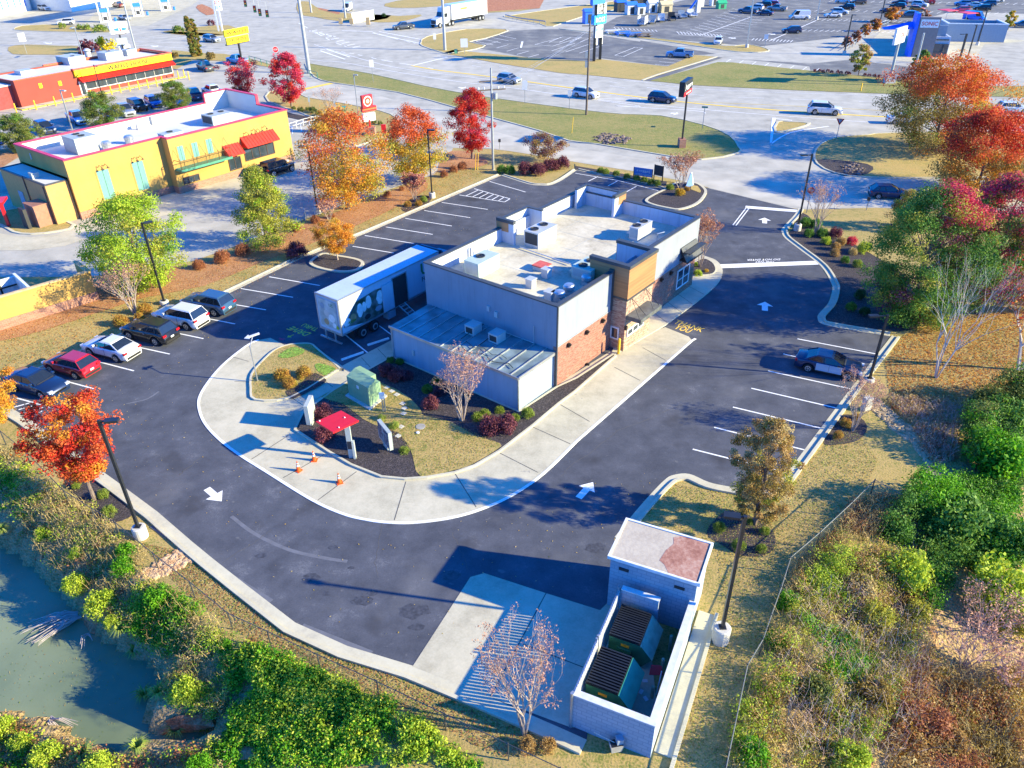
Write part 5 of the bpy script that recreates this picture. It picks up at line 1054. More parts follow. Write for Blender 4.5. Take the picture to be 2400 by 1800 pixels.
 for sd_ in (-1,1):
  for xx in (xm,fb-.25): mb=MB();mb.box(xx-.012,sd_*(hw-.03),.42,xx+.012,sd_*(hw+.005),zb-.12);mb.build('door_seam',m_trim,root)
  mb=MB();mb.box(xm+.08,sd_*(hw-.02),zb-.20,xm+.26,sd_*(hw+.025),zb-.16);mb.build('door_handle',m_rim,root)
 mb=MB();mb.hexa([(fb-.03,-wb_*.8,zb+.015),(fb+.06,-wb_*.8,zb+.015),(fb+.06,wb_*.8,zb+.015),(fb-.03,wb_*.8,zb+.015)],[(fb-.05,-wb_*.8,zb+.05),(fb+.02,-wb_*.8,zb+.05),(fb+.02,wb_*.8,zb+.05),(fb-.05,wb_*.8,zb+.05)]);mb.build('wiper_cowl',m_trim,root)
 return root
PAINTED=('body','roof','pillar','mirror','bed_side','tailgate','side_panel')
protos={};_used={}
def _paint_tree(c,p):
 for k in kids_fast(c):
  for o in [k]+kids_fast(k):
   nm=o.name.split('.')[0]
   if nm in PAINTED and o.material_slots and (o.data.materials[0] == PAINT['white']):
    o.material_slots[0].link='OBJECT';o.material_slots[0].material=p
def kids_fast(o): return _KM.get(o.name,[])
_KM={}
def _index(o,kl):
 _KM[o.name]=kl
def car(kind,x,y,yaw,colour,label,cat='car',group=None,sc=1.0,z=0.03):
 if kind not in protos:
  protos[kind]=car_proto(kind,label);ks=kids(protos[kind])
  _kidmap[protos[kind].name]=[(k,kids(k)) for k in ks]
  o=protos[kind];o['category']=cat
  for k,sub in _kidmap[o.name]: _index(k,sub)
  _index(o,ks);o.location=(x,y,z);o.rotation_euler=(0,0,yaw);o.scale=(sc,)*3
  if group: o['group']=group
  root=o
 else:
  src=protos[kind];root=src.copy();COL.objects.link(root);root.location=(x,y,z);root.rotation_euler=(0,0,yaw);root.scale=(sc,)*3
  root['label']=label;root['category']=cat
  if 'group' in root: del root['group']
  if group: root['group']=group
  ks=[]
  for k,sub in _kidmap[src.name]:
   kc=k.copy();COL.objects.link(kc);kc.parent=root;ss=[]
   for q in sub: qc=q.copy();COL.objects.link(qc);qc.parent=kc;ss.append(qc)
   ks.append(kc);_index(kc,ss)
  _index(root,ks)
 _paint_tree(root,PAINT[colour]);return root
def car_wheel(kind,px,yaw,wheel,colour,label,**kw):
 """px: ground contact of one wheel, 'rl','rr','fl','fr'"""
 T=TYPES[kind];p=G(*px)[:2];ax=T['fa'] if wheel[0] == 'f' else T['ra'];sy_=(T['W']/2-.05)*(1 if wheel[1] == 'l' else -1)
 c,s_=math.cos(yaw),math.sin(yaw);return car(kind,p[0]-(ax*c-sy_*s_),p[1]-(ax*s_+sy_*c),yaw,colour,label,**kw)
def yaw_of(a,c): p,q=G(*a),G(*c);return math.atan2(q[1]-p[1],q[0]-p[0])
GL='cars parked in the left row'
yk=yaw_of((398,830.7),(336,817));yk=(yk+yaw_of((1400/3.16+700,350+447/3.16),(700+1060/3.16,350+395/3.16)))/2
car_wheel('suv',CA([(1395,395)])[0],yk,'rl','steelblue','dark blue grey SUV at the upper end of the left row, beside a white SUV',group=GL)
car_wheel('suv',CA([(1215,485)])[0],yk,'rl','white','white SUV between the blue grey SUV and the black SUV',group=GL)
car_wheel('suv',CA([(1015,585)])[0],yk,'rl','black','glossy black SUV between the white SUV and the white saloon',group=GL)
car_wheel('sedan',CA([(760,692)])[0],yk,'rl','white','white saloon car parked beside the red hatchback',group=GL)
car_wheel('hatch',CA([(497,803)])[0],yk,'rl','red','red hatchback parked between the white saloon and the navy saloon',group=GL)
car_wheel('sedan',CA([(280,930)])[0],yk+math.pi,'fr','navy','navy blue saloon backed into the last bay of the left row',group=GL)
yr=yaw_of(CX([(0,1300)])[0],CX([(530,1415)])[0])
pc_=car_wheel('sedan',K(1850,780,5.08)([(210,470)])[0],yr,'rr','navy','black saloon with pale blue doors parked alone in the right row')
for s_ in (-1,1):
 mb=MB();y=s_*.915;T=TYPES['sedan']
 mb.hexa([(-.85,y-.008,.36),(.95,y-.008,.36),(.95,y+.008,.36),(-.85,y+.008,.36)],[(-.85,y-.012,.93),(.95,y-.012,.93),(.95,y+.012,.93),(-.85,y+.012,.93)]);dd=mb.build('door',PAINT['lightblue'] if False else paint('paleblue',(0.40,0.48,0.58),0),pc_)
 mb=MB();mb.box(.04,y-.013,.40,.06,y+.013,.9);mb.build('door_gap',m_trim,dd)
jy=yaw_of(C6([(240,362)])[0],C6([(500,283)])[0])
car_wheel('jeep',C6([(240,362)])[0],jy,'rr','black','black boxy off roader with brown soft top beside the yellow restaurant',cat='off roader')
# diner car park
c1=lambda x,y: C1a([(x,y)])[0]
def far(kind,fn,a,b_,colour,label,cat='car',group=None,sc=1.0):
 """a: centre pixel on the ground, b_: pixel the car heads towards"""
 p=G(*fn([a])[0]);q=G(*fn([b_])[0]);return car(kind,p[0],p[1],math.atan2(q[1]-p[1],q[0]-p[0]),colour,label,cat=cat,group=group,sc=sc)
GW='vehicles parked at the waffle diner'
far('pickup',C1a,(1335,455),(1260,425),'grey','grey pickup with a white tailgate right of the diner','pickup',GW)
far('pickup',C1a,(1540,412),(1450,395),'lightblue','pale blue and white pickup behind the diner pole sign','pickup',GW)
far('pickup',C1a,(1385,618),(1300,590),'white','white pickup next to the red leaved tree beyond the yellow restaurant','pickup',GW)
far('pickup',C1a,(1265,640),(1200,590),'navy','dark navy pickup between a green pear tree and the white pickup','pickup',GW)
far('suv',C1a,(1000,690),(1070,730),'blue','blue SUV behind the yellow restaurant left of the middle pear tree','car',GW)
far('jeep',C1a,(900,715),(980,745),'black','black open off roader beside the blue SUV behind the yellow roof','off roader',GW)
far('pickup',C1a,(815,745),(880,780),'silver','silver pickup half hidden by the left pear tree behind the yellow roof','pickup',GW)
far('pickup',C1a,(510,795),(590,840),'lightblue','light blue pickup with silver bed beside the slim lamp post','pickup',GW)
far('suv',C1a,(300,860),(375,895),'navy','dark blue SUV left of the light blue pickup, by the round pear tree','car',GW)
far('hatch',C1a,(-15,925),(45,950),'blue','blue car cut by the left edge beside the round pear tree','car',GW)
# petrol station
GG='vehicles at the petrol station'
far('suv',C0,(510,118),(600,128),'white','white SUV parked against the petrol station wall','car',GG)
far('suv',C0,(765,285),(650,290),'white','white SUV behind the low bushes in front of the petrol station','car',GG)
far('pickup',C0,(1370,85),(1280,70),'maroon','dark red pickup at the petrol pumps','pickup',GG)
far('sedan',C0,(1440,230),(1540,245),'silver','silver and black saloon behind the oval rooster sign','car',GG)
# road traffic
GR='cars driving on the roads'
far('suv',C1a,(1375,272),(1450,280),'silver','silver SUV on the road right of the twin conifers','car',GR)
far('pickup',C2,(680,190),(600,196),'grey','grey pickup waiting in front of the white lorry','pickup',GR)
far('van',C2,(318,72),(290,85),'white','white van beside the mulch bed beyond the crossing','van',GR)
far('suv',C2,(1365,538),(1450,550),'silver','pale silver blue SUV on the highway just right of the utility pole','car',GR)
far('suv',C2,(1860,632),(1990,650),'white','white SUV on the highway left of the wooden pole','car',GR)
far('suv',C3,(335,530),(430,540),'navy','dark blue SUV on the highway left of the black pylon sign','car',GR)
far('suv',C3,(1175,592),(1290,598),'white','white minivan on the highway above the triangular island','van',GR,1.12)
far('sedan',C3,(1580,640),(1650,642),'white','white car on the highway half hidden by the big orange tree','car',GR)
far('suv',C3,(2145,585),(2250,587),'white','white SUV on the highway at the right edge','car',GR)
far('hatch',C3,(1505,1025),(1600,1030),'navy','dark navy car on the access road near the stop sign','car',GR)
# shopping centre
GS='vehicles in the shopping centre car park'
s3=C3;s4=C34;so_=CSo
FARC=[('pickup',s4,(1560,138),(1480,132),'steelblue','steel blue pickup at the left end of the far parked row','pickup'),
('sedan',s4,(1735,160),(1660,155),'navy','navy car in front of the far parked row, right of the tall lamp','car'),
('suv',s4,(1640,105),(1570,100),'white','white SUV behind the tall lamp post in the far car park','car'),
('suv',s4,(1725,75),(1650,72),'black','black SUV behind the navy car in the far car park','car'),
('pickup',s4,(1860,112),(1790,108),'silver','silver pickup with white tailgate in the far car park','pickup'),
('hatch',s4,(1810,62),(1750,60),'red','red car half hidden behind the silver pickup','car'),
('sedan',s4,(1790,28),(1730,25),'lightblue','light blue car at the top of the far parked row','car'),
('van',s4,(2090,202),(2010,202),'white','white van standing alone left of the lamp with yellow base','van'),
('suv',s4,(2010,345),(1920,345),'navy','dark navy SUV crossing the middle of the shop car park','car'),
('hatch',s4,(1250,455),(1225,490),'white','small white car with dark windscreen by the curved grass strip','car'),
('pickup',s4,(850,595),(720,590),'lightblue','pale blue and white pickup parked by the grass beside the marked bay','pickup'),
('sedan',so_,(225,182),(150,182),'white','white saloon in front of a white SUV, left of the drive-in','car'),
('suv',so_,(300,148),(380,152),'white','white SUV between the white saloon and the dark SUV','car'),
('suv',so_,(370,102),(300,98),'black','dark SUV behind the white SUV, left of the drive-in','car'),
('suv',so_,(330,35),(260,32),'white','white SUV in the topmost row, beside a purple brown SUV','car'),
('suv',so_,(490,45),(420,45),'brown','purple brown SUV in the topmost row','car'),
('suv',so_,(1005,180),(930,178),'steelblue','steel blue SUV parked behind the orange saplings','car'),
('hatch',so_,(1100,115),(1170,118),'orange','bright orange hatchback in the far car park','car'),
('suv',so_,(900,90),(830,85),'black','black SUV left of the orange hatchback','car'),
('sedan',so_,(800,135),(730,130),'navy','navy saloon in front of the black SUV behind the thin lamp','car'),
('sedan',so_,(920,48),(850,45),'maroon','dark red saloon behind the black SUV','car'),
('suv',so_,(1130,70),(1200,75),'white','white SUV right behind the orange hatchback','car'),
('suv',so_,(1025,28),(960,28),'white','white SUV in the back row behind the orange hatchback','car'),
('pickup',so_,(1225,38),(1180,20),'red','red pickup right of the white SUVs in the back row','pickup'),
('suv',so_,(1550,128),(1480,128),'crimson','crimson SUV just left of the bright blue van','car'),
('suv',so_,(1570,62),(1490,60),'lightblue','light blue SUV behind the crimson SUV','car'),
('van',so_,(1690,215),(1770,222),'brightblue','bright blue van between the drive-in and the parked rows','van'),
('suv',so_,(1770,110),(1700,108),'black','black SUV right of the crimson SUV','car'),
('suv',so_,(1830,62),(1760,60),'steelblue','blue grey SUV behind the black SUV, right of the bright blue van','car'),
('sedan',so_,(1690,75),(1620,72),'white','white saloon squeezed between the light blue SUV and the black SUV','car'),
('suv',so_,(1910,25),(1990,25),'white','white SUV at the top right of the far row','car'),
('sedan',so_,(1700,22),(1630,20),'blue','blue saloon at the top edge behind the white saloon','car'),
('suv',so_,(2185,285),(2110,282),'steelblue','blue grey SUV at the right edge beside the yellowing sapling','car')]
for k_,fn,a_,b__,col_,lab_,cat_ in FARC: far(k_,fn,a_,b__,col_,lab_,cat_,GS)
# ---------------- delivery lorry beside the restaurant
T7=K(720,560,3.528)
fl=Frame(None,53.4,xy=(-11.87,47.1));lt=fl.root('delivery_lorry','white box trailer lorry with food pictures and an open side door beside the restaurant','lorry')
WT,LT,ZB,ZT=2.27,10.55,1.08,3.8
m_tr=mat('trailer_white',(0.44,0.52,0.62),0.4,var=0.04,scale=0.6,grime=.2)
b=MB();b.box(0,0,ZB,LT,WT,ZT);bx_=b.build('box',m_tr,lt)
b=MB();b.box(-.03,-.03,ZB-.06,.06,.06,ZT+.03);b.box(-.03,WT-.06,ZB-.06,.06,WT+.03,ZT+.03);b.box(-.03,.06,ZT-.1,.06,WT-.06,ZT+.03);b.box(-.03,.06,ZB-.06,.06,WT-.06,ZB+.12);b.box(.06,-.03,ZT-.06,LT,.0,ZT+.03);b.box(.06,-.02,ZB-.05,LT,0,ZB+.1);b.build('frame_edge',m_galv,lt)
m_pic=mat('food_picture',(0.05,0.10,0.06),0.5,c2=(0.28,0.34,0.33),scale=1.6);m_pale=_mats['pale_grey_wall']
b=MB();b.box(-.045,.25,ZB+.35,-.03,WT-.25,ZT-.25);rd=b.build('rear_picture',mat('rear_picture_tone',(0.30,0.34,0.33),0.5,c2=(0.52,0.55,0.55),scale=1.5),lt)
for y,z,r_,m__ in ((.8,2.2,.32,m_framew),(1.3,2.5,.25,m_metal),(1.65,3.0,.22,m_slate),(.62,1.7,.2,m_framew),(.32,1.62,.14,mat('olive_logo',(0.35,0.42,0.03),0.5)),(1.4,1.8,.25,mat('tan_food',(0.42,0.26,0.13),0.6))):
 b=MB();b.tube([(-.045,y,z),(-.055,y,z)],r_,14);b.build('picture_shape',m__,rd)
m_lg=mat('logo_green',(0.04,0.20,0.08),0.5)
lettering('US.',m_lg,(-.06,.9,3.12),(0,-1,0),(0,0,1),.45,.24,rd,depth=0)
def onside(px,py): a,d=fl.ray(*T7([(px,py)])[0]);t=(0-a[1])/d[1];return a[0]+d[0]*t,10*t
b=MB();pp=[onside(*p) for p in ((300,735),(400,520),(560,420),(640,395),(665,590),(480,690))]
b.add([(x,-.012,z) for x,z in pp],[(0,5,4,3,2,1)]);b.add([(x,-.012,z) for x,z in pp],[(0,1,2,3,4,5)]);sp=b.build('side_picture',m_pic,lt)
for (x,y),rx,rz,m__ in (((330,690),.35,.3,m_framew),((435,590),.28,.55,m_framew),((380,650),.3,.3,mat('tan_food',(0.42,0.26,0.13),0.6)),((505,520),.28,.5,m_framew),((600,480),.36,.55,m_framew),((470,560),.2,.4,m_framew),((500,640),.3,.2,m_dark),((370,680),.4,.12,mat('leafy_green',(0.10,0.25,0.06),0.6)),((590,570),.35,.22,m_slate)):
 cx,cz=onside(x,y);b=MB();n=14;b.add([(cx+rx*math.cos(2*math.pi*k/n)*(1+.12*math.sin(3*k)),-.02,cz+rz*math.sin(2*math.pi*k/n)) for k in range(n)],[tuple(range(n))]);b.build('picture_shape',m__,sp)
d0,d1=onside(720,560),onside(815,330);b=MB();b.box(d0[0],-.03,ZB+.02,d1[0]+.05,.0,ZT-.35);dk=b.build('doorway',m_dark,lt)
b=MB();b.box(d0[0]-.03,-.05,ZB,d0[0]+.05,0,ZT-.3);b.box(d1[0]+.0,-.05,ZB,d1[0]+.1,0,ZT-.3);b.box(d0[0]+.05,-.05,ZT-.38,d1[0],0,ZT-.3);b.build('door_frame',m_galv,dk)
b=MB();b.box(d0[0]-1.15,-.11,ZB+.1,d0[0]-.05,-.05,ZT-.5);b.build('side_door',m_tr,lt)
u0=onside(945,340);lettering('US',m_lg,(u0[0],-.012,2.5),(1,0,0),(0,0,1),2.0,1.0,lt,depth=0);u1=onside(955,420);lettering('FOODS',mat('logo_dark',(0.05,0.04,0.05),0.5),(u1[0],-.012,2.0),(1,0,0),(0,0,1),1.7,.38,lt,depth=0)
s0=fl.loc(*T7([(790,530)])[0],ZB);s1=fl.loc(*T7([(890,610)])[0],.1)
b=MB();x=(d0[0]+d1[0])/2
for dx in (-.32,.3): b.hexa([(x+dx,-.05,ZB-.05),(x+dx+.04,-.05,ZB-.05),(x+dx+.04,-1.9,.02),(x+dx,-1.9,.02)],[(x+dx,-.05,ZB+.07),(x+dx+.04,-.05,ZB+.07),(x+dx+.04,-1.95,.12),(x+dx,-1.95,.12)])
for k in range(6): t=(k+.5)/6;y=-.05-1.87*t;z=ZB+(.06-ZB)*t;b.box(x-.28,y-.09,z,x+.3,y+.09,z+.03)
b.build('steps',m_galv,lt)
for ax in (1.95,3.15):
 for y0,sgn in ((-.02,1),(WT-.28,1)):
  b=MB();b.tube([(ax,y0,.46),(ax,y0+.05,.46),(ax,y0+.25,.46),(ax,y0+.3,.46)],[.40,.46,.46,.40],24);wh=b.build('wheel',m_tyre,lt)
  ys=y0-.012 if y0 < 1 else y0+.312;b=MB();b.tube([(ax,ys,.46),(ax,y0+.02 if y0 < 1 else y0+.28,.46)],.27,16);b.build('rim',m_rim,wh);b=MB();b.tube([(ax,ys-.01 if y0 < 1 else ys+.01,.46),(ax,ys,.46)],.16,10);b.build('hub',m_dark,wh)
b=MB();b.box(-.15,.05,.42,-.03,WT-.05,.52);
for y in (.6,WT-.7): b.box(-.12,y,.52,-.04,y+.1,ZB)
b.build('underride_bar',m_galv,lt)
b=MB();b.box(1.1,.02,.25,1.13,.5,.95);b.build('mud_flap',m_trim,lt);b=MB();b.box(4.6,.05,.35,5.4,.6,.95);b.build('tool_box',m_slate,lt)
b=MB();b.box(.2,.5,.75,LT,WT-.5,ZB-.06);b.build('chassis',m_trim,lt)
b=MB();b.box(LT+.4,.05,.6,LT+2.5,WT-.05,2.7);b.hexa([(LT+2.5,.05,.6),(LT+4.0,.1,.6),(LT+4.0,WT-.1,.6),(LT+2.5,WT-.05,.6)],[(LT+2.5,.05,1.5),(LT+3.9,.1,1.35),(LT+3.9,WT-.1,1.35),(LT+2.5,WT-.05,1.5)]);b.build('cab',PAINT['steelblue'],lt)
b=MB();b.box(LT-.2,.35,3.35,LT-.12,WT-.3,3.35)
b.hexa([(LT+.8,.1,2.9),(LT+1.1,.1,2.9),(LT+1.1,WT-.1,2.9),(LT+.8,WT-.1,2.9)],[(LT+.3,.1,3.75),(LT+.42,.1,3.75),(LT+.42,WT-.1,3.75),(LT+.3,WT-.1,3.75)]);b.build('air_deflector',PAINT['steelblue'],lt)
for ax in (LT+.9,LT+2.1,LT+3.4):
 for y0 in (0,WT-.25): b=MB();b.tube([(ax,y0,.46),(ax,y0+.25,.46)],.44,18);b.build('wheel',m_tyre,lt)
# ---------------- white articulated lorry on the side road
pr=G(*C2([(1150,125)])[0]);pf=G(*C2([(840,182)])[0]);ya=math.atan2(pf[1]-pr[1],pf[0]-pr[0]);Lr=np.linalg.norm((pf-pr)[:2])
at=thing('articulated_lorry',(pr[0],pr[1],0.03),'long white articulated lorry waiting at the crossing behind the grey pickup','lorry',None,ya)
kk=Lr/17.0;at.scale=(kk,)*3
b=MB();b.box(-1.2,-.1,1.25,11.6,2.5,4.3);bb=b.build('box',PAINT['white'],at)
b=MB();b.box(8.6,2.5,3.0,6.2,2.515,3.45);b.build('yellow_marking',m_yellow,bb)
b=MB();b.hexa([(12.2,.1,.7),(14.5,.1,.7),(14.5,2.35,.7),(12.2,2.35,.7)],[(12.2,.1,4.1),(13.7,.2,3.9),(13.7,2.25,3.9),(12.2,2.35,4.1)]);b.hexa([(14.5,.15,.7),(16.6,.35,.7),(16.6,2.1,.7),(14.5,2.3,.7)],[(14.2,.15,2.2),(16.4,.4,1.7),(16.4,2.05,1.7),(14.2,2.3,2.2)]);cb_=b.build('cab',PAINT['white'],at)
b=MB();b.hexa([(14.25,.25,2.2),(14.4,.25,2.2),(14.4,2.2,2.2),(14.25,2.2,2.2)],[(13.95,.3,3.0),(14.1,.3,3.0),(14.1,2.15,3.0),(13.95,2.15,3.0)]);b.build('windscreen',m_carglass,cb_)
for y in (.06,2.36): b=MB();b.box(13.0,y-.02,2.0,13.9,y+.02,2.8);b.build('side_window',m_carglass,cb_)
b=MB();b.box(16.6,.6,.8,16.66,1.9,1.6);b.build('grille',m_dark,cb_)
b=MB();b.box(0,.6,.8,12,1.8,1.2);b.build('chassis',m_trim,at)
for ax in (.2,1.4,11.2,12.4,15.6):
 for y0 in (0,2.1): b=MB();b.tube([(ax,y0,.52),(ax,y0+.3,.52)],.52,18);wh=b.build('wheel',m_tyre,at);b=MB();ys=y0-.01 if y0 < 1 else y0+.31;b.tube([(ax,ys,.52),(ax,y0+.1,.52)],.3,12);b.build('rim',m_rim,wh)
# ================================================================== VEGETATION
def leaf_mesh(name,centres,spread,counts,size,mats,midx,seed,up=0.3,flat=0.0):
 """many small leaf faces: centres (n,3), spread (n,3), counts (n), size, material index per clump"""
 g=np.random.default_rng(seed);C=np.repeat(centres,counts,0);Sp=np.repeat(spread,counts,0);mi=np.repeat(midx,counts)
 n=len(C);d=g.normal(size=(n,3));d /= np.linalg.norm(d,axis=1)[:,None];rad=g.random(n)**0.45
 P=C+d*Sp*rad[:,None]
 nr=d*0.8+g.normal(size=(n,3))*0.7;nr[:,2] += up;nr /= np.linalg.norm(nr,axis=1)[:,None]
 a=np.cross(nr,g.normal(size=(n,3)));a /= np.linalg.norm(a,axis=1)[:,None];b_=np.cross(nr,a)
 s=size*(0.6+0.8*g.random(n))[:,None]
 V=np.stack([P-a*s,P-b_*s*0.55+nr*s*.12,P+a*s,P+b_*s*0.55+nr*s*.12],1).reshape(-1,3)
 me=bpy.data.meshes.new(name);me.vertices.add(4*n);me.vertices.foreach_set('co',V.ravel());me.loops.add(4*n);me.loops.foreach_set('vertex_index',np.arange(4*n,dtype=np.int32))
 me.polygons.add(n);me.polygons.foreach_set('loop_start',np.arange(0,4*n,4,dtype=np.int32));me.polygons.foreach_set('loop_total',np.full(n,4,dtype=np.int32))
 for m in mats: me.materials.append(m)
 me.polygons.foreach_set('material_index',mi.astype(np.int32));me.update(calc_edges=True);return me
def add_obj(name,me,parent=None):
 o=bpy.data.objects.new(name,me);COL.objects.link(o)
 if parent: o.parent=parent
 return o
m_bark=mat('bark',(0.16,0.12,0.10),0.9,var=0.3,scale=6,bump=0.6,bscale=15,stretch=(3,3,.6));m_bark_pale=mat('pale_bark',(0.36,0.29,0.25),0.85,var=0.2,scale=5,bump=0.4)
m_twig=mat('twig',(0.34,0.22,0.18),0.9,var=0.2)
L={}
def lm(n,cols,tr=.35,ns=.9): L[n]=leaf_mat('leaf_'+n,cols,tr,ns)
lm('red',[(0.40,0.015,0.012),(0.60,0.05,0.02),(0.50,0.02,0.03)]);lm('redorange',[(0.50,0.05,0.02),(0.66,0.16,0.04),(0.62,0.09,0.03)]);lm('orange',[(0.45,0.13,0.02),(0.68,0.28,0.03),(0.70,0.38,0.05)])
lm('gold',[(0.50,0.26,0.02),(0.60,0.38,0.04),(0.40,0.32,0.04)]);lm('yellowgreen',[(0.22,0.26,0.03),(0.42,0.42,0.06),(0.48,0.40,0.06)]);lm('lime',[(0.16,0.30,0.015),(0.34,0.48,0.03),(0.46,0.52,0.06)])
lm('pear',[(0.07,0.11,0.02),(0.16,0.20,0.04),(0.28,0.27,0.07)]);lm('green',[(0.04,0.13,0.02),(0.11,0.25,0.035),(0.20,0.33,0.05)]);lm('vine',[(0.03,0.14,0.01),(0.10,0.32,0.01),(0.24,0.50,0.02)]);lm('brightlime',[(0.20,0.34,0.02),(0.42,0.52,0.04),(0.55,0.58,0.08)])
lm('crimson',[(0.38,0.015,0.05),(0.62,0.04,0.10),(0.60,0.10,0.13)]);lm('olivebrown',[(0.16,0.10,0.02),(0.30,0.21,0.05),(0.40,0.30,0.08)]);lm('bronze',[(0.22,0.12,0.04),(0.44,0.27,0.09),(0.54,0.38,0.16)])
lm('maroon',[(0.08,0.02,0.035),(0.18,0.05,0.07),(0.28,0.10,0.12)]);lm('russet',[(0.28,0.09,0.04),(0.40,0.17,0.08),(0.34,0.12,0.06)]);lm('tip',[(0.40,0.18,0.11),(0.54,0.30,0.20),(0.46,0.24,0.18)],.2);lm('orangegreen',[(0.36,0.17,0.04),(0.44,0.24,0.05),(0.36,0.34,0.05)])
lm('boxgreen',[(0.10,0.17,0.02),(0.22,0.30,0.04),(0.34,0.38,0.08)]);lm('darkgreen',[(0.015,0.05,0.015),(0.04,0.11,0.025),(0.08,0.16,0.04)]);lm('straw',[(0.32,0.24,0.10),(0.56,0.44,0.20),(0.46,0.34,0.14)]);lm('pink',[(0.38,0.10,0.10),(0.50,0.18,0.14),(0.44,0.12,0.14)]);lm('yellow',[(0.60,0.42,0.01),(0.75,0.60,0.02),(0.66,0.52,0.03)]);lm('grass',[(0.16,0.26,0.03),(0.34,0.42,0.08),(0.45,0.46,0.14)])
def limb(mb,p,q,r0,r1,rg,seg=4,wob=.08,n=5):
 p=np.array(p,float);q=np.array(q,float);Lq=np.linalg.norm(q-p);pts=[p]
 for i in range(1,seg): t=i/seg;pts.append(p+(q-p)*t+np.array([rg.uniform(-1,1),rg.uniform(-1,1),rg.uniform(-.4,.6)])*wob*Lq*math.sin(math.pi*t))
 pts.append(q);mb.tube(pts,[r0+(r1-r0)*i/seg for i in range(seg+1)],n,cap=False)
def crown_tree(name,base,h,rx,mats,label,cat='tree',group=None,shape='oval',low=.22,n=60,per=110,leaf=.13,trunk=None,seed=1,clump=.26,gap=0.0,weights=None,pick=None,bark=None,lean=(0,0),ry=None):
 n=int(n*2.0);per=int(per*1.6);leaf *= .66
 rg=np.random.default_rng(seed);t=thing(name,tuple(base),label,cat,group);ry=ry or rx;z0=h*low;cs=[];k=0
 while len(cs) < n and k < n*60:
  k += 1;u=rg.random();ang=rg.random()*2*math.pi;rr=math.sqrt(rg.random());z=z0+(h-z0)*u
  if shape == 'oval': R_=math.sin(math.pi*min(1,(.10+.86*u)))**.7
  elif shape == 'cone': R_=(1-u)**.75*(.35+.65*min(1,u*5+.25))+.06
  elif shape == 'round': R_=math.sqrt(max(0,1-(2*u-1)**2))
  elif shape == 'vase': R_=(.25+.75*u**.8)*(1 if u < .8 else math.sqrt(max(0.05,1-((u-.8)/.2)**2)))
  elif shape == 'column': R_=(.75+.25*math.sin(math.pi*u))*(1 if u < .75 else (1-((u-.75)/.25))*.7+.3)
  elif shape == 'dome': R_=math.sqrt(max(0,1-u*u))*(.75+.25*min(1,u*4))
  rr=(.35+.65*rr) if rg.random() < .8 else rr
  wob=1+.20*math.sin(ang*3+seed)+.16*math.sin(ang*5+u*9+seed*2)+(.22*rg.random() if rg.random() < .12 else 0)
  cs.append((lean[0]*u+rx*R_*rr*wob*math.cos(ang),lean[1]*u+ry*R_*rr*wob*math.sin(ang),z,u,ang))
 cs=np.array(cs);sz=np.full((len(cs),3),1.0)*(clump*rx)*(0.7+.6*rg.random(len(cs)))[:,None];sz[:,2] *= .7
 if pick is None:
  wts=np.array(weights or [1]*len(mats),float);mi=rg.choice(len(mats),len(cs),p=wts/wts.sum())
 else: mi=np.array([pick(c[3],c[4],rg) for c in cs])
 me=leaf_mesh('crown',cs[:,:3],sz,np.full(len(cs),per),leaf,[L[m] for m in mats],mi,seed);add_obj('crown',me,t)
 r=trunk or max(.06,h*.018);mb=MB();hh=z0+(h-z0)*(.85 if shape in ('cone','oval','column') else .45)
 limb(mb,(0,0,-.2),(lean[0]*.5,lean[1]*.5,hh),r*1.25,r*.25,rg,6,.02,8)
 for c in cs[rg.choice(len(cs),min(len(cs),26),replace=False)]:
  zs=max(z0*.7,min(hh*.95,c[2]*.62));s_=zs/hh;limb(mb,(lean[0]*.5*s_,lean[1]*.5*s_,zs),c[:3],r*.42*(1-.5*s_),r*.08,rg,3,.06,4)
 mb.build('trunk',bark or m_bark,t);return t
def vase_tree(base,h,w,label,tips=('tip',),seed=1,group=None,name='crape_myrtle',tip_n=9,leaf=.055,stems=6,bark=None,dens=1.0,cat='tree',tipm=None,clump=.14,lowfork=.28,twigm=None,deep=4,rk=1.0):
 rg=np.random.default_rng(seed);rs=random.Random(seed);t=thing(name,tuple(base),label,cat,group);mb=MB();tw=MB();ends=[]
 def grow(mbx,p,d,Lb,r,depth):
  q=p+d*Lb;limb(mbx,p,q,r,r*.62,rs,2,.06,5 if depth < 2 else 3)
  if depth >= deep or Lb < .12: ends.append(q);return
  for k in range(2 if depth else 3):
   nd=d+np.array([rs.uniform(-1,1),rs.uniform(-1,1),rs.uniform(-.1,.35)])*.42;nd=nd/np.linalg.norm(nd);grow(tw,q,nd,Lb*rs.uniform(.62,.85),r*.58,depth+1)
  if depth > 0: ends.append(q)
 for s_ in range(stems):
  a=2*math.pi*s_/stems+rs.uniform(-.3,.3);sp=w/2/h;d=np.array([math.cos(a)*sp*.62,math.sin(a)*sp*.62,1.0]);d /= np.linalg.norm(d);p0=np.array([math.cos(a)*.08,math.sin(a)*.08,0]);L0=h*lowfork
  grow(mb,p0,d,L0,.018*h*rk*(.8 if stems > 3 else 1.6),0)
 b_=bark or m_bark_pale;mb.build('trunk',b_,t);tw.build('branches',twigm or b_,t)
 if tip_n:
  E=np.array(ends);me=leaf_mesh('seed_heads',E,np.full((len(E),3),clump),np.full(len(E),tip_n),leaf,[L[m] for m in tips],rg.choice(len(tips),len(E)),seed);add_obj('seed_heads',me,t)
 # fit to the wanted height and width
 E=np.array(ends);kz=h/E[:,2].max();kx=(w/2)/max(.1,np.percentile(np.hypot(E[:,0],E[:,1]),88));t.scale=(kx,kx,kz);return t
def base_h_w(fn,base,top_y,w_px,ground=G):
 b_=fn([base])[0] if fn else base;p=ground(*b_);return p,b_
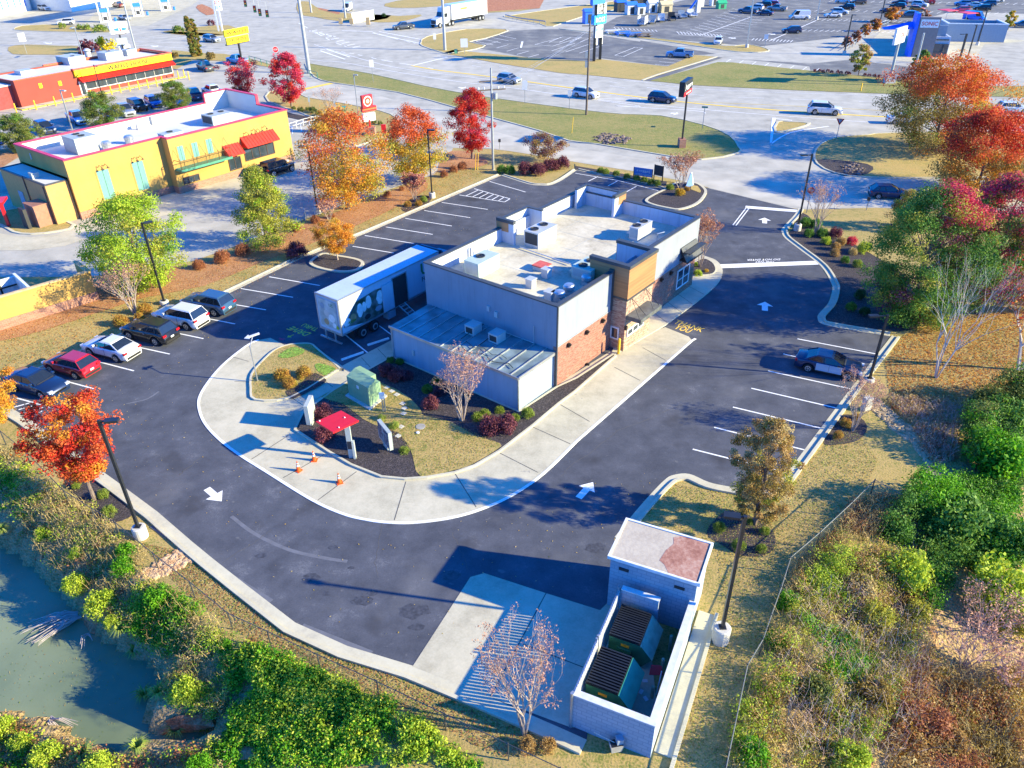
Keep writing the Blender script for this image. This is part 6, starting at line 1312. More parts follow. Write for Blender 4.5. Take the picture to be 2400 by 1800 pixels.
def mpp(p):  # metres per pixel of the photograph at a point
 v=np.array([p[0],p[1],0])-[0,0,CH];return float(v@_F)/FPX
def T(px,ytop,wpx): p=G(*px);return (p[0],p[1],0.02),hgt(px[0],px[1],ytop),wpx*mpp(p)
def TT(px,ytop,wpx): p=GT(*px);return (p[0],p[1],p[2]),hgt(px[0],px[1],ytop,p[2]),wpx*mpp(p)
# --- the big leafy trees
b_,h_,w_=T((222,1172),945,225)
crown_tree('maple_tree',b_,h_*.96,w_/2,['redorange','orange','red'],'coral red maple tree in the mulch bed by the bottom left kerb',shape='vase',low=.30,n=72,per=90,leaf=.11,seed=3,clump=.19,weights=[3,1.2,1.6],ry=w_/2*.8)
b_,h_,w_=T((-5,1010),855,125);crown_tree('maple_tree',b_,h_,w_/2,['gold','orange'],'golden orange maple tree cut by the left edge beside the navy saloon',shape='oval',low=.2,n=50,per=120,leaf=.09,seed=4)
b_,h_,w_=T((345,678),468,205);crown_tree('oak_tree',b_,h_,w_/2,['lime','yellowgreen','green'],'bright lime green tree behind the left lamp post',shape='oval',low=.10,n=95,per=120,leaf=.13,seed=5,clump=.24,weights=[3,1,.5])
b_,h_,w_=T((628,578),395,142);crown_tree('oak_tree',b_,h_,w_/2,['yellowgreen','lime','pear'],'yellow green tree standing in front of the yellow restaurant',shape='cone',low=.08,n=80,per=110,leaf=.12,seed=6,weights=[3,1,1])
b_,h_,w_=T((815,490),264,190);crown_tree('oak_tree',b_,h_,w_/2,['orange','redorange','gold','yellowgreen'],'large orange and gold oak tree left of the parking bays',shape='oval',low=.12,n=110,per=95,leaf=.14,seed=7,weights=[3,2,2,.8],pick=lambda u,a,g: (1 if g.random() < .6 else 0) if (u > .6 or math.cos(a) < -.5) and g.random() < .8 else g.choice([0,0,2,3]))
b_,h_,w_=T((975,428),257,140);crown_tree('oak_tree',b_,h_,w_/2,['redorange','gold','yellowgreen'],'oak tree with red top and yellow green skirt behind the parking lamp post',shape='oval',low=.12,n=90,per=90,leaf=.14,seed=8,pick=lambda u,a,g: 0 if u > .5+.2*g.random() else g.choice([1,1,2]))
b_,h_,w_=T((1107,372),212,92);crown_tree('maple_tree',b_,h_,w_/2,['red','crimson'],'vivid red maple tree just left of the utility pole',shape='oval',low=.16,n=75,per=100,leaf=.13,seed=9,weights=[4,1])
b_,h_,w_=T((683,250),128,80);crown_tree('maple_tree',b_,h_,w_/2,['crimson','red'],'crimson maple tree in front of the tall grey pole',shape='oval',low=.14,n=60,per=80,leaf=.17,seed=10,weights=[3,1])
b_,h_,w_=T((574,240),143,88);crown_tree('maple_tree',b_,h_,w_/2,['crimson','maroon','red'],'thin crimson maple tree with bare twigs behind the yellow restaurant',shape='vase',low=.25,n=32,per=70,leaf=.17,seed=11,weights=[3,1,2])
b_,h_,w_=T((792,612),520,84);crown_tree('maple_tree',b_,h_,w_/2,['orange','gold','orange'],'small round orange maple tree in the kerbed island of the left row',shape='round',low=.28,n=48,per=120,leaf=.08,seed=12,bark=m_bark_pale)
pr_=None
for i,(px,yt,wp,lab) in enumerate([((248,305),217,78,'dense olive green pear tree between the silver pickup and the light blue pickup'),((416,262),192,70,'dense olive green pear tree right of the blue SUV behind the yellow restaurant'),((54,355),271,88,'dense olive green pear tree nearest the left edge')]):
 b_,h_,w_=T(px,yt,wp)
 if i == 0: pr_=crown_tree('pear_tree',b_,h_,w_/2,['pear','green'],lab,group='pear trees behind the yellow restaurant',shape='oval',low=.06,n=75,per=100,leaf=.12,seed=13,weights=[5,1]);ph,pw=h_,w_
 else: copy_tree(pr_,b_,i*1.3,lab,'pear trees behind the yellow restaurant',(w_/pw,w_/pw,h_/ph))
b_,h_,w_=T((2186,352),140,250);crown_tree('zelkova_tree',b_,h_,w_/2,['olivebrown','redorange','orange','yellowgreen'],'big zelkova tree with olive brown left side and orange red top beside the highway',shape='oval',low=.10,n=150,per=110,leaf=.17,seed=14,clump=.20,pick=lambda u,a,g: (1 if g.random() < .7 else 2) if u > .62 or (math.cos(a) > .35 and g.random() < .8) else g.choice([0,0,0,3]))
b_,h_,w_=T((2285,455),268,245);crown_tree('zelkova_tree',b_,h_,w_/2,['red','redorange','olivebrown','orange'],'big red and rust zelkova tree below the larger zelkova at the right',shape='oval',low=.04,n=150,per=110,leaf=.15,seed=15,clump=.2,pick=lambda u,a,g: g.choice([0,1]) if u > .45+.2*g.random() else g.choice([2,3,2]))
b_,h_,w_=T((2130,752),438,235);crown_tree('maple_tree',b_,h_,w_/2,['green','maroon','crimson','yellowgreen'],'large green maple tree with scattered crimson patches by the dark mulch bed',shape='oval',low=.04,n=170,per=140,leaf=.11,seed=16,clump=.21,pick=lambda u,a,g: (2 if g.random() < .6 else 3) if u > .78 and math.cos(a) > -.3 else (0 if g.random() < .80 else g.choice([1,3,3])))
b_,h_,w_=T((2290,735),420,230);crown_tree('maple_tree',b_,h_,w_/2,['green','crimson','maroon','yellowgreen'],'second green maple tree, its crown flushed pinkish red, behind the bare pale tree',shape='oval',low=.10,n=150,per=130,leaf=.11,seed=17,clump=.21,pick=lambda u,a,g: g.choice([1,1,2,0]) if u > .6 else (0 if g.random() < .6 else g.choice([1,2,3])))
b_,h_,w_=T((2405,715),450,150);crown_tree('maple_tree',b_,h_,w_/2,['redorange','orange','red'],'orange red maple tree cut by the right edge',shape='oval',low=.05,n=80,per=110,leaf=.12,seed=18)
b_,h_,w_=T((2112,535),448,78);crown_tree('maple_sapling',b_,h_,w_/2,['bronze','yellowgreen'],'small straw olive tree in front of the green maple by the access road',shape='cone',low=.1,n=45,per=90,leaf=.09,seed=19)
b_,h_,w_=T((1768,1228),985,128);crown_tree('hornbeam_tree',b_,h_,w_/2,['bronze','olivebrown','straw','yellowgreen'],'bronze brown egg shaped tree in the mulch ring behind the shed',shape='column',low=.12,n=110,per=120,leaf=.075,seed=20,weights=[3,2.2,1.2,.6],clump=.22)
vase_tree(*T((2194,885),585,235),'large pale leafless tree at the right beyond the car park kerb',seed=21,name='bare_tree',tip_n=0,stems=5,deep=6,rk=.34,bark=mat('silver_bark',(0.52,0.46,0.42),0.9,var=0.15),lowfork=.26)
vase_tree(*T((2390,868),640,170),'thin tree with a few rusty leaves at the right edge',tips=('russet','redorange'),seed=22,name='bare_tree',tip_n=3,leaf=.09,stems=2,deep=6,rk=.5,bark=mat('silver_bark',(0.52,0.46,0.42),0.9),lowfork=.26)
# --- crape myrtles and other many stemmed trees
GM='crape myrtles of the car park'
for i,(px,yt,wp,lab,kw) in enumerate([
((1083,989),830,112,'crape myrtle with pinkish brown seed heads in the bed beside the grey annex',{}),
((1229,1722),1490,198,'crape myrtle in the very front between the apron and the wire fence',{}),
((316,735),607,108,'crape myrtle with reddish twigs left of the lime green tree',{}),
((1998,1010),880,100,'crape myrtle at the lower end of the right parking row',{}),
((1640,628),500,82,'rusty crape myrtle at the far corner of the restaurant',dict(tips=('russet','tip'))),
((1593,442),358,88,'crape myrtle with russet top in the kerbed island by the exit',dict(tips=('russet','tip'))),
((1912,548),420,88,'pale leafless crape myrtle beside the stop sign',dict(tip_n=2,deep=5)),
((973,472),405,48,'small pinkish crape myrtle next to the parking lamp post',dict(tips=('pink','tip'),tip_n=14)),
((773,520),470,46,'tiny pale leafless crape myrtle at the foot of the large orange oak',dict(tip_n=2)),
((776,268),200,58,'bare young tree beyond the shrub row near the red pylon sign',dict(tip_n=1))]):
 vase_tree(*T(px,yt,wp),lab,seed=30+i,group=GM,**{**dict(tip_n=5,leaf=.04 if i < 4 else .06,deep=5,rk=.62,stems=8),**kw})
b_,h_,w_=T((1275,378),318,84);crown_tree('plum_tree',b_,h_,w_/2,['maroon','olivebrown','bronze'],'small round purple brown tree above the maroon hedge by the access road',shape='round',low=.22,n=42,per=55,leaf=.12,seed=45)
# --- far trees
for i,(px,yt,wp,mats_,lab,shp) in enumerate([
((2011,178),108,46,['yellowgreen','bronze'],'olive yellow tree at the near left corner of the drive-in','oval'),((2151,192),120,40,['pear','green'],'darker green tree in front of the drive-in sign wall','oval'),
((2362,70),26,22,['yellowgreen','gold'],'slim yellowing sapling near the right edge','column'),((2163,55),22,18,['russet','tip'],'slim russet sapling between orange and crimson cars','column'),
((1982,112),88,22,['tip','russet'],'faded orange sapling nearest the lamp at the railing','round'),((2006,103),73,22,['russet','tip'],'faded orange sapling second along the railing','round'),((2028,87),57,22,['orange','tip'],'orange sapling third along the railing','round'),((2050,74),45,24,['orange','russet'],'orange sapling fourth along the railing','round'),((2088,52),18,36,['russet','orange'],'widest orange sapling at the upper end of the railing','round')]):
 b_,h_,w_=T(px,yt,wp);crown_tree('sapling' if wp < 40 else 'street_tree',b_,h_,w_/2,mats_,lab,shape=shp,low=.2,n=28,per=50,leaf=.22,seed=50+i)
for i,(px,yt,wp,lab) in enumerate([((456,133),40,15,'left one of two tall narrow conifers near the diner'),((467,131),44,14,'right one of two tall narrow conifers near the diner')]):
 b_,h_,w_=T(px,yt,wp);crown_tree('conifer',b_,h_,w_/2,['pear','olivebrown'],lab,shape='column',low=.02,n=60,per=60,leaf=.2,seed=70+i,clump=.5)
# --- shrubs
SH={}
def shrub_proto(kind,mats_,n=26,per=70,leaf=.05,squash=.85,seed=1,clump=.34):
 g=np.random.default_rng(seed);cs=[]
 for i in range(n):
  t=g.random()*2*math.pi;u=g.random()**.6;z=.12+.68*u;rr=math.sqrt(max(0,1-(u*.92)**2))*.72*(.8+.3*g.random());cs.append((rr*math.cos(t),rr*math.sin(t),z*squash))
 cs=np.array(cs);me=leaf_mesh('foliage',cs,np.full((n,3),clump),np.full(n,per),leaf,[L[m] for m in mats_],g.choice(len(mats_),n),seed);return me
_smesh={}
def shrub(px,rpx,kind,label,group=None,sq=.85,wide=1.0,fn=G,name='shrub',yaw=0.0,hh=None):
 """px: centre of the ball in the photo; rpx: its radius in pixels"""
 if kind not in _smesh:
  ks=kind.split('+');far_=ks[-1] == 'far';ks=[k for k in ks if k != 'far'];_smesh[kind]=[shrub_proto(kind,ks,n=14 if far_ else 40,per=26 if far_ else 75,leaf=.12 if far_ else .055,seed=len(_smesh)*3+j) for j in range(2)]
 p=fn(px[0],px[1]+rpx*.55);r=rpx*mpp(p);z=p[2] if fn is GT else .02
 o=add_obj(name,_smesh[kind][int(abs(px[0]*7+px[1]*3)) % 2]);o.location=(p[0],p[1],z);o.rotation_euler=(0,0,yaw or px[0] % 6.28);o.scale=(r*wide*1.02,r*1.02,(hh or r*1.45*sq/.85));tag(o,label,'shrub',group);return o
def shr(fn,lst,**kw):
 for e in lst:
  (x,y),r,kind,lab=e[:4];s_=abs(fn([(r,0)])[0][0]-fn([(0,0)])[0][0]);q=fn([(x,y)])[0];ex=e[4] if len(e) > 4 else {};shrub(q,s_,kind,lab,**{**kw,**ex})
shr(CB,[((312,498),62,'orangegreen','rusty green ball shrub, left one of three in the small lawn island'),((358,548),54,'orangegreen','rusty green ball shrub, lowest of three in the small lawn island'),((455,480),60,'orangegreen','rusty green ball shrub, right one of three in the small lawn island')])
shr(CB,[((1270,675),66,'maroon','maroon ball shrub on its own left of the crape myrtle by the annex'),((1660,815),90,'maroon','broad maroon shrub in front of the annex corner, left half'),((1755,810),88,'maroon','broad maroon shrub in front of the annex corner, right half'),((1575,768),45,'boxgreen','yellow green shrub left of the broad maroon shrub'),((1620,745),42,'boxgreen','yellow green shrub behind the broad maroon shrub'),((1717,722),38,'boxgreen','small green shrub against the annex wall'),((1818,772),38,'boxgreen','small green shrub right of the broad maroon shrub'),((1897,742),50,'boxgreen','round yellow green shrub at the annex corner on the kerb side'),
((1252,585),42,'green','dark green shrub close to the annex wall, left of the crape myrtle'),((1308,535),40,'green','dark green shrub touching the annex wall behind the crape myrtle'),((1330,600),48,'maroon','purple shrub in the annex shade behind the crape myrtle'),((985,460),62,'maroon','purple shrub at the left end of the shaded hedge by the annex'),((1060,495),66,'maroon','purple shrub in the middle of the shaded hedge by the annex'),((1120,500),50,'maroon','purple shrub at the right end of the shaded hedge by the annex'),((1012,400),32,'green','small green shrub at the annex corner by the footpath'),((1070,410),34,'green','small green shrub against the annex wall near the footpath'),
((575,735),78,'maroon','large purple shrub behind the red canopy'),((590,870),78,'maroon','large purple shrub below the red canopy'),((1100,985),40,'boxgreen','small yellow green shrub right of the angled menu board'),((955,775),34,'grass','tuft of lime green grass behind the menu board'),((1035,820),40,'grass','low lime green plant between menu board and manhole')])
shr(CS7,[((765,558),72,'boxgreen','green shrub at the left of the mulch ring'),((1068,505),42,'boxgreen','green shrub at the top of the mulch ring behind the lamp'),((1210,592),56,'boxgreen','green shrub at the right of the mulch ring'),((955,728),76,'boxgreen','green shrub at the bottom of the mulch ring, crossed by the pole'),((1178,765),58,'boxgreen','green shrub at the lower right of the mulch ring')])
shr(CR,[((1005,332),40,'orangegreen','yellow brown shrub below the crape myrtle at the kerb'),((1055,248),42,'orangegreen','yellow brown shrub behind the crape myrtle trunk at the kerb'),((1120,210),34,'bronze','pale brown shrub right of the crape myrtle trunk')])
shr(CX,[((263,405),38,'green','dark green shrub beside the lamp base, by the bare crape myrtle'),((350,405),42,'green','dark green shrub in front of the bare crape myrtle trunk'),((240,340),46,'green','dark green shrub behind the lamp base'),((310,345),44,'green','dark green shrub behind the bare crape myrtle trunk'),((372,456),38,'brightlime','bright lime shrub in the dark mulch bed'),((435,405),50,'maroon','dark purple shrub next to the shaded lawn'),((470,462),38,'bronze','straw coloured shrub right of the lime shrub'),((437,492),36,'bronze','straw coloured shrub below the lime shrub'),((432,532),36,'bronze','lowest straw coloured shrub of the mulch bed'),((540,455),40,'crimson','low red shrub at the edge of the shaded lawn'),((545,525),32,'straw','pale straw tuft in the middle of the mulch bed'),((620,500),52,'brightlime','yellow green shrub at the foot of the green maple'),((497,578),32,'green','small green shrub in the middle of the mulch bed'),((575,602),36,'boxgreen','small olive shrub beside the green maple'),((535,882),40,'green','round dark shrub standing alone in the shaded mulch'),((592,802),44,'darkgreen','dark shrub at the foot of the green maple, upper one'),((622,912),40,'darkgreen','dark shrub at the foot of the green maple, lower one')])
shr(CA,[((945,343),50,'orangegreen','rusty shrub behind the white SUV by the lamp base'),((905,396),38,'orangegreen','rusty shrub nearest the nose of the black SUV'),((792,418),52,'orangegreen','rusty shrub on the lawn left of the crape myrtle')])
shr(CY,[((1575,1068),54,'russet','brick red shrub on the leaf strewn verge, second from the lime tree'),((1445,1112),58,'russet','brick red shrub on the leaf strewn verge, nearest the lime tree'),((1292,1163),44,'russet','brown shrub on the leaf strewn verge at the foot of the lime tree'),((1925,925),36,'russet','brown shrub right of the yellow green tree'),((1925,1075),75,'maroon','dark purple shrub in the tree shade by the kerb')])
shr(C6,[((775,912),72,'russet','red shrub next to the leaning black menu panel'),((985,868),50,'russet','low red shrub under the large orange oak'),((1705,585),55,'russet','brown shrub on the verge between the two oaks'),((1890,510),40,'russet','rust coloured shrub in front of the second oak')])
shr(C1,[((1078,185),34,'russet','brick red shrub, left one of three by the utility pole'),((1150,150),36,'russet','brick red shrub, middle one of three by the utility pole'),((1212,125),40,'russet','brick red shrub, right one of three by the utility pole'),((925,372),32,'boxgreen','olive shrub at the lamp base behind the kerb'),((890,400),30,'orangegreen','brown shrub right of the small pinkish crape myrtle'),((810,406),30,'orangegreen','brown shrub left of the small pinkish crape myrtle'),
((1680,145),66,'maroon','maroon hedge shrub, left end of the clipped hedge by the access road'),((1775,150),66,'maroon','maroon hedge shrub, second of the clipped hedge by the access road'),((1865,120),66,'maroon','maroon hedge shrub, third of the clipped hedge by the access road'),((1950,105),64,'maroon','maroon hedge shrub, right end of the clipped hedge by the access road'),((1500,150),44,'green','green shrub directly right of the utility pole'),((1565,155),46,'green','green shrub between the utility pole and the maroon hedge')])
shr(CI,[((1060,790),95,'boxgreen','yellow green shrub, left one in the exit island'),((1262,900),118,'gold','golden round shrub in front of the crape myrtle in the exit island'),((1410,830),74,'orangegreen','rusty round shrub, right one in the exit island')])
n_=0
for x,y in ((340,2),(375,10),(455,25),(535,45),(605,58),(662,72),(715,88),(760,95)):
 q=CW([(x,y)])[0];shrub(q,10,'boxgreen','%s green shrub from the left in the row above the top parking bays' % ordn(n_),'shrub row above the top parking bays');n_ += 1
shr(CW,[((1060,762),36,'brightlime','lime tuft in front of the rusty crape myrtle'),((1042,698),26,'brightlime','small lime tuft beside the rusty crape myrtle'),((1120,745),22,'gold','golden tuft in the corner bed of the restaurant')])
K8=K(0,1000,2.38)
shr(K8,[((430,322),30,'boxgreen','yellow green shrub left of the coral maple trunk'),((580,372),36,'boxgreen','yellow green shrub right of the coral maple trunk'),((615,470),46,'boxgreen','yellow green shrub lowest in the bed of the coral maple')])
shr(CD,[((930,1500),70,'bronze','dry olive bush below the front crape myrtle, left part'),((1060,1500),66,'bronze','dry olive bush below the front crape myrtle, right part')])
n_=0
for x,y in ((40,735),(90,735),(130,742),(175,735),(215,748),(275,745),(312,755),(370,755),(398,765),(560,775),(605,782),(660,785),(710,792),(775,795),(812,803),(860,805),(908,810),(962,812),(1003,818)):
 q=CSo([(x,y)])[0];shrub(q,5.2,'maroon+far','%s dark purple ball shrub from the left in the row along the green verge' % ordn(n_),'ball shrubs along the green verge');n_ += 1
K9=K(680,180,7.9);n_=0
for x,y,r in ((60,580,60),(200,610,70),(340,600,60),(430,620,85),(540,680,80),(690,730,60),(850,740,55),(1180,760,85),(1260,830,70),(1390,880,55),(1550,840,60),(1680,860,60)):
 q=K9([(x,y)])[0];shrub(q,r/7.9,'pear+far','%s grey green shrub from the left in the row behind the red pylon sign' % ordn(n_),'shrubs round the red pylon sign');n_ += 1
for (x,y),r,k_,lab,wd in (((735,305),48,'boxgreen+far','low green bush in front of the white SUV, leftmost',1.2),((925,315),42,'boxgreen+far','low green bush in the middle of the station verge',1.2),((1005,318),46,'boxgreen+far','low green bush right of the middle of the station verge',1.2),((1160,338),62,'boxgreen+far','broad low green bush at the right end of the station verge',1.8),((2065,345),62,'boxgreen+far','broad low green bush left of the conifers',1.7),((1050,560),110,'maroon+far','big purple bush behind the diner roof',1.3),((1235,510),100,'yellow+far','big bright yellow bush behind the diner roof',1.3)):
 q=C0([(x,y)])[0];shrub(q,r/4.916,k_,lab,wide=wd)
for (x,y),r,k_,lab in (((1370,150),26,'maroon+far','dark red bush below the station price sign'),((1370,370),36,'olivebrown+far','brown bush beyond the grey pickup of the diner'),((1135,360),30,'olivebrown+far','brown bush at the right end of the diner')): shrub(C1a([(x,y)])[0],r/2.765,k_,lab,wide=1.4)
for (x,y),lab in (((410,95),'left dark round bush beyond the traffic island'),((480,97),'middle dark round bush beyond the traffic island'),((553,99),'right dark round bush beyond the traffic island')): shrub(C2([(x,y)])[0],6,'darkgreen+far',lab)
# --- wild bank at the pond and thicket at the right
def mass(name,poly_px,n,kinds,label,cat,seed,leaf=.06,per=34,size=(.25,.55),hgt_=(.1,.6),fn=GT,weights=None,patch=None,tall=None):
 g=np.random.default_rng(seed);poly=[tuple(fn(x,y)[:2]) for x,y in poly_px];A=np.array(poly);lo,hi=A.min(0),A.max(0);P=[]
 while len(P) < n:
  q=lo+(hi-lo)*g.random((n,2));q=q[inside(q,poly)]
  if patch is not None: q=q[g.random(len(q)) < patch(q)]
  P += list(q)
  if len(P) == 0: break
 P=np.array(P[:n]);z=terr(P);s=size[0]+(size[1]-size[0])*g.random(n);hz=hgt_[0]+(hgt_[1]-hgt_[0])*g.random(n)
 blob=np.sin(P[:,0]*.9+seed)*np.cos(P[:,1]*.8+seed*2)+np.sin(P[:,0]*.37+P[:,1]*.5)
 mi=(np.clip(((blob+1.6)/3.2*len(kinds)+g.normal(size=n)*.7),0,len(kinds)-1)).astype(int)
 if tall is not None: hz=hz*tall(P)
 cs=np.column_stack([P,z+hz]);me=leaf_mesh(name,cs,np.column_stack([s,s,s*.7]),np.full(n,per),leaf,[L[k] for k in kinds],mi,seed)
 o=add_obj(name,me);o['kind']='stuff';tag(o,label,cat);return o
gaps=lambda q: np.where(np.sin(q[:,0]*1.7+q[:,1]*.6)*np.sin(q[:,1]*2.1-q[:,0]*.5)+.5*np.sin(q[:,0]*.7+2) > -.35,1.0,.12)
hump=lambda P: .6+.9*np.clip(np.sin(P[:,0]*.55+1.3)*np.sin(P[:,1]*.6)+.3,0,1.2)
mass('ground_cover',C4([(1000,640),(1130,610),(1300,690),(1500,760),(1700,850),(1850,950),(1900,1010),(2060,1110),(1000,1110),(930,1010),(1010,940),(1000,800)]),1350,['vine','vine','brightlime','vine','brightlime'],'bright green vines covering the slope at the bottom of the picture','vines',80,leaf=.06,per=74,hgt_=(.05,.5),tall=hump,patch=gaps)
mass('undergrowth',C4([(540,360),(640,310),(830,400),(1000,520),(1130,610),(1010,700),(990,860),(900,900),(740,830),(740,640),(560,520),(480,440)]),760,['vine','bronze','straw','brightlime','vine','vine','russet'],'mixed green and dry brown undergrowth on the pond bank','undergrowth',81,leaf=.045,per=55,hgt_=(.0,.45),patch=gaps)
mass('undergrowth',C4([(60,-60),(220,-120),(400,-20),(520,100),(640,190),(600,300),(480,420),(330,320),(180,200),(100,110)]),520,['straw','russet','boxgreen','straw','brightlime','straw'],'dry grass and low weeds on the bank below the coral maple','undergrowth',82,leaf=.055,per=24,hgt_=(.0,.3))
mass('undergrowth',C4([(-60,-280),(60,-260),(250,-100),(120,60),(0,0),(-80,-60)]),260,['straw','vine','brightlime','straw'],'weeds on the bank at the left edge below the wire fence','undergrowth',83,leaf=.06,per=26,hgt_=(.0,.3))
mass('undergrowth',C4([(-40,900),(60,880),(150,960),(300,1000),(480,1070),(700,1060),(900,1000),(1000,960),(1000,1120),(-60,1130)]),300,['straw','brightlime','russet','bronze','vine'],'reeds and weeds on the near pond shore','undergrowth',84,leaf=.055,per=28,hgt_=(.0,.35))
KZ=K(1700,1300,1.814)
mass('thicket',KZ([(270,120),(340,60),(500,20),(820,0),(840,330),(760,480),(680,700),(560,930),(10,930),(60,700),(160,440),(230,220)]),1500,['vine','yellowgreen','straw','yellowgreen','bronze','brightlime','brightlime'],'tangled olive and straw thicket between wire fence and right edge','thicket',85,leaf=.048,per=62,hgt_=(.1,.9),size=(.25,.65),tall=hump,patch=gaps)
mass('thicket',KZ([(700,930),(720,560),(850,380),(960,560),(1100,560),(1290,500),(1290,930)]),640,['olivebrown','russet','bronze','orangegreen','straw'],'rusty brown thicket in the bottom right corner','thicket',86,leaf=.06,per=40,hgt_=(.0,.6),size=(.3,.6),tall=hump)
mass('thicket',CR([(1500,720),(1640,740),(1800,650),(2212,620),(2260,1250),(1750,1180),(1650,1500),(1500,1350),(1530,1080),(1300,1020),(1330,880)]),1150,['green','green','vine','vine'],'dark green thicket in the shade at the right edge','thicket',87,leaf=.065,per=70,hgt_=(.2,1.5),size=(.3,.8),tall=hump,patch=gaps)
mass('thicket',CR([(1780,330),(1900,120),(2212,60),(2300,640),(2000,640),(1850,560)]),800,['green','vine','darkgreen','pear'],'green thicket below the bare trees at the right edge','thicket',88,leaf=.065,per=70,hgt_=(.2,1.6),size=(.3,.8),tall=hump,patch=gaps)
mass('undergrowth',CR([(1130,760),(1250,740),(1480,760),(1400,960),(1050,960),(900,1120),(760,1250),(740,1200),(950,1000)]),450,['straw','russet','boxgreen','bronze'],'dry weeds behind the corner of the wire fence','undergrowth',89,leaf=.055,per=24,hgt_=(.0,.4))
mass('undergrowth',CR([(1300,100),(1500,60),(1800,140),(1760,500),(1640,560),(1500,300)]),420,['russet','straw','straw','bronze'],'dry brush above the stone gully','undergrowth',90,leaf=.06,per=22,hgt_=(.0,.25))
for i,(fn,(x,y),r,kind,lab,w_,sq) in enumerate([
(C4,(335,300),60,'brightlime','lime bush on the pond bank below the stone chute, left one',1.0,1.0),(C4,(445,385),75,'brightlime','lime bush on the pond bank below the stone chute, right one',1.0,1.0),(C4,(492,470),42,'brightlime','small lime bush at the water beside the fallen branches',1,1),(C4,(820,765),78,'brightlime','lime willow bush above the near pond inlet',.9,1.2),(C4,(20,925),70,'brightlime','lime bush in the bottom left corner',1,1),(C4,(95,985),56,'brightlime','lime bush right of the corner bush at the bottom left',1,1),(C4,(215,1035),76,'brightlime','wide lime bush at the bottom edge below the pond',1.1,1),(C4,(430,1085),80,'brightlime','lime bush at the bottom edge under the pond inlet',1,1),(C4,(870,1090),70,'vine','green bush at the bottom edge right of the clay bank',1,1),(C4,(550,165),50,'vine','green bush beside the lamp base on the pond bank',1,1),(C4,(690,350),62,'vine','green bush directly below the stone chute',1.1,1),(C4,(190,90),38,'lime','small lime bush on the dry bank at the left',1,1),(C4,(335,175),36,'lime','small lime bush in the middle of the dry bank',1,1),
(C4,(540,230),56,'vine','green bush on the bank between lamp base and pond',1,1),(C4,(970,570),38,'vine','small green bush against the wire fence',1,1),
(KZ,(745,60),115,'brightlime','tall yellow green bush at the upper edge of the thicket',1.1,1.1),(KZ,(560,130),80,'straw','straw coloured bush beside the tall yellow green bush',1.2,1),(KZ,(625,260),90,'yellowgreen','yellow green bush in the middle of the thicket',1,1.1),(KZ,(800,240),70,'yellowgreen','thin olive bush in front of the dark hollow',1,1.1),(KZ,(1130,120),160,'brightlime','very large yellow green bush at the right edge',1,1.1),(KZ,(1220,260),110,'yellowgreen','yellow bush below the very large one at the right edge',1,1.1),(KZ,(520,850),100,'brightlime','yellow green bush at the bottom edge of the thicket',1,1),(KZ,(370,560),90,'pear','olive bush beside the lower wire fence',1,1),(KZ,(620,580),100,'olivebrown','brown olive bush in the centre of the thicket',1,1),(KZ,(840,680),110,'russet','rusty brush mound in the bottom right',1.2,.8),(KZ,(950,780),80,'bronze','bronze bush below the rusty brush mound',1,1),
(KZ,(215,350),55,'vine','bright green vine clump on the wire fence',1,1.0),(KZ,(110,830),85,'vine','bright green vine clump at the bottom of the wire fence',1,1.0),(KZ,(270,190),60,'vine','green vine clump high on the wire fence',1,1.0),(KZ,(400,150),50,'vine','green clump beside the dry stalks',1,1.0),
(CR,(2010,440),210,'vine','feathery bright green evergreen above the dark thicket',1,1.0),(CR,(1750,850),230,'green','big dark green bush in the shade behind the fence corner',1.2,.9),(CR,(2100,980),220,'green','big dark green bush at the right edge',1,.9),(CR,(2060,160),170,'green','dark green bush below the bare tree at the right edge',1.1,.8)]):
 s_=abs(fn([(r,0)])[0][0]-fn([(0,0)])[0][0]);shrub(fn([(x,y)])[0],s_,kind,lab,fn=GT,wide=w_,sq=.85*sq,name='bush')
for i,((x,y),lab) in enumerate([((40,125),'tuft of yellow green sedge in the water at the left edge'),((690,770),'tuft of yellow green sedge at the near pond corner, right one'),((640,810),'tuft of yellow green sedge at the near pond corner, left one'),((745,880),'tuft of yellow green sedge below the lime willow'),((590,600),'tuft of sedge under the brown bank'),((550,555),'small tuft of sedge beside the fallen branches'),((360,1035),'tuft of sedge at the bottom edge of the pond'),((600,1005),'thin tuft of sedge in front of the clay bank')]):
 p=GT(*C4([(x,y+18)])[0]);mb=MB();rs=random.Random(i)
 for k in range(90):
  a=rs.uniform(0,6.28);l=rs.uniform(.5,1.0);q=np.array([math.cos(a),math.sin(a),0]);n2=np.array([-q[1],q[0],0])*.018;p0=q*.08;p1=q*.3*l+np.array([0,0,.5*l]);p2=q*.75*l+np.array([0,0,.35*l]);mb.add([p0-n2,p0+n2,p1+n2,p1-n2,p2],[(0,1,2,3),(3,2,4)])
 o=mb.build('sedge_tuft',L['grass']);o.location=(p[0],p[1],max(p[2],-2.27));tag(o,lab,'grass tuft')
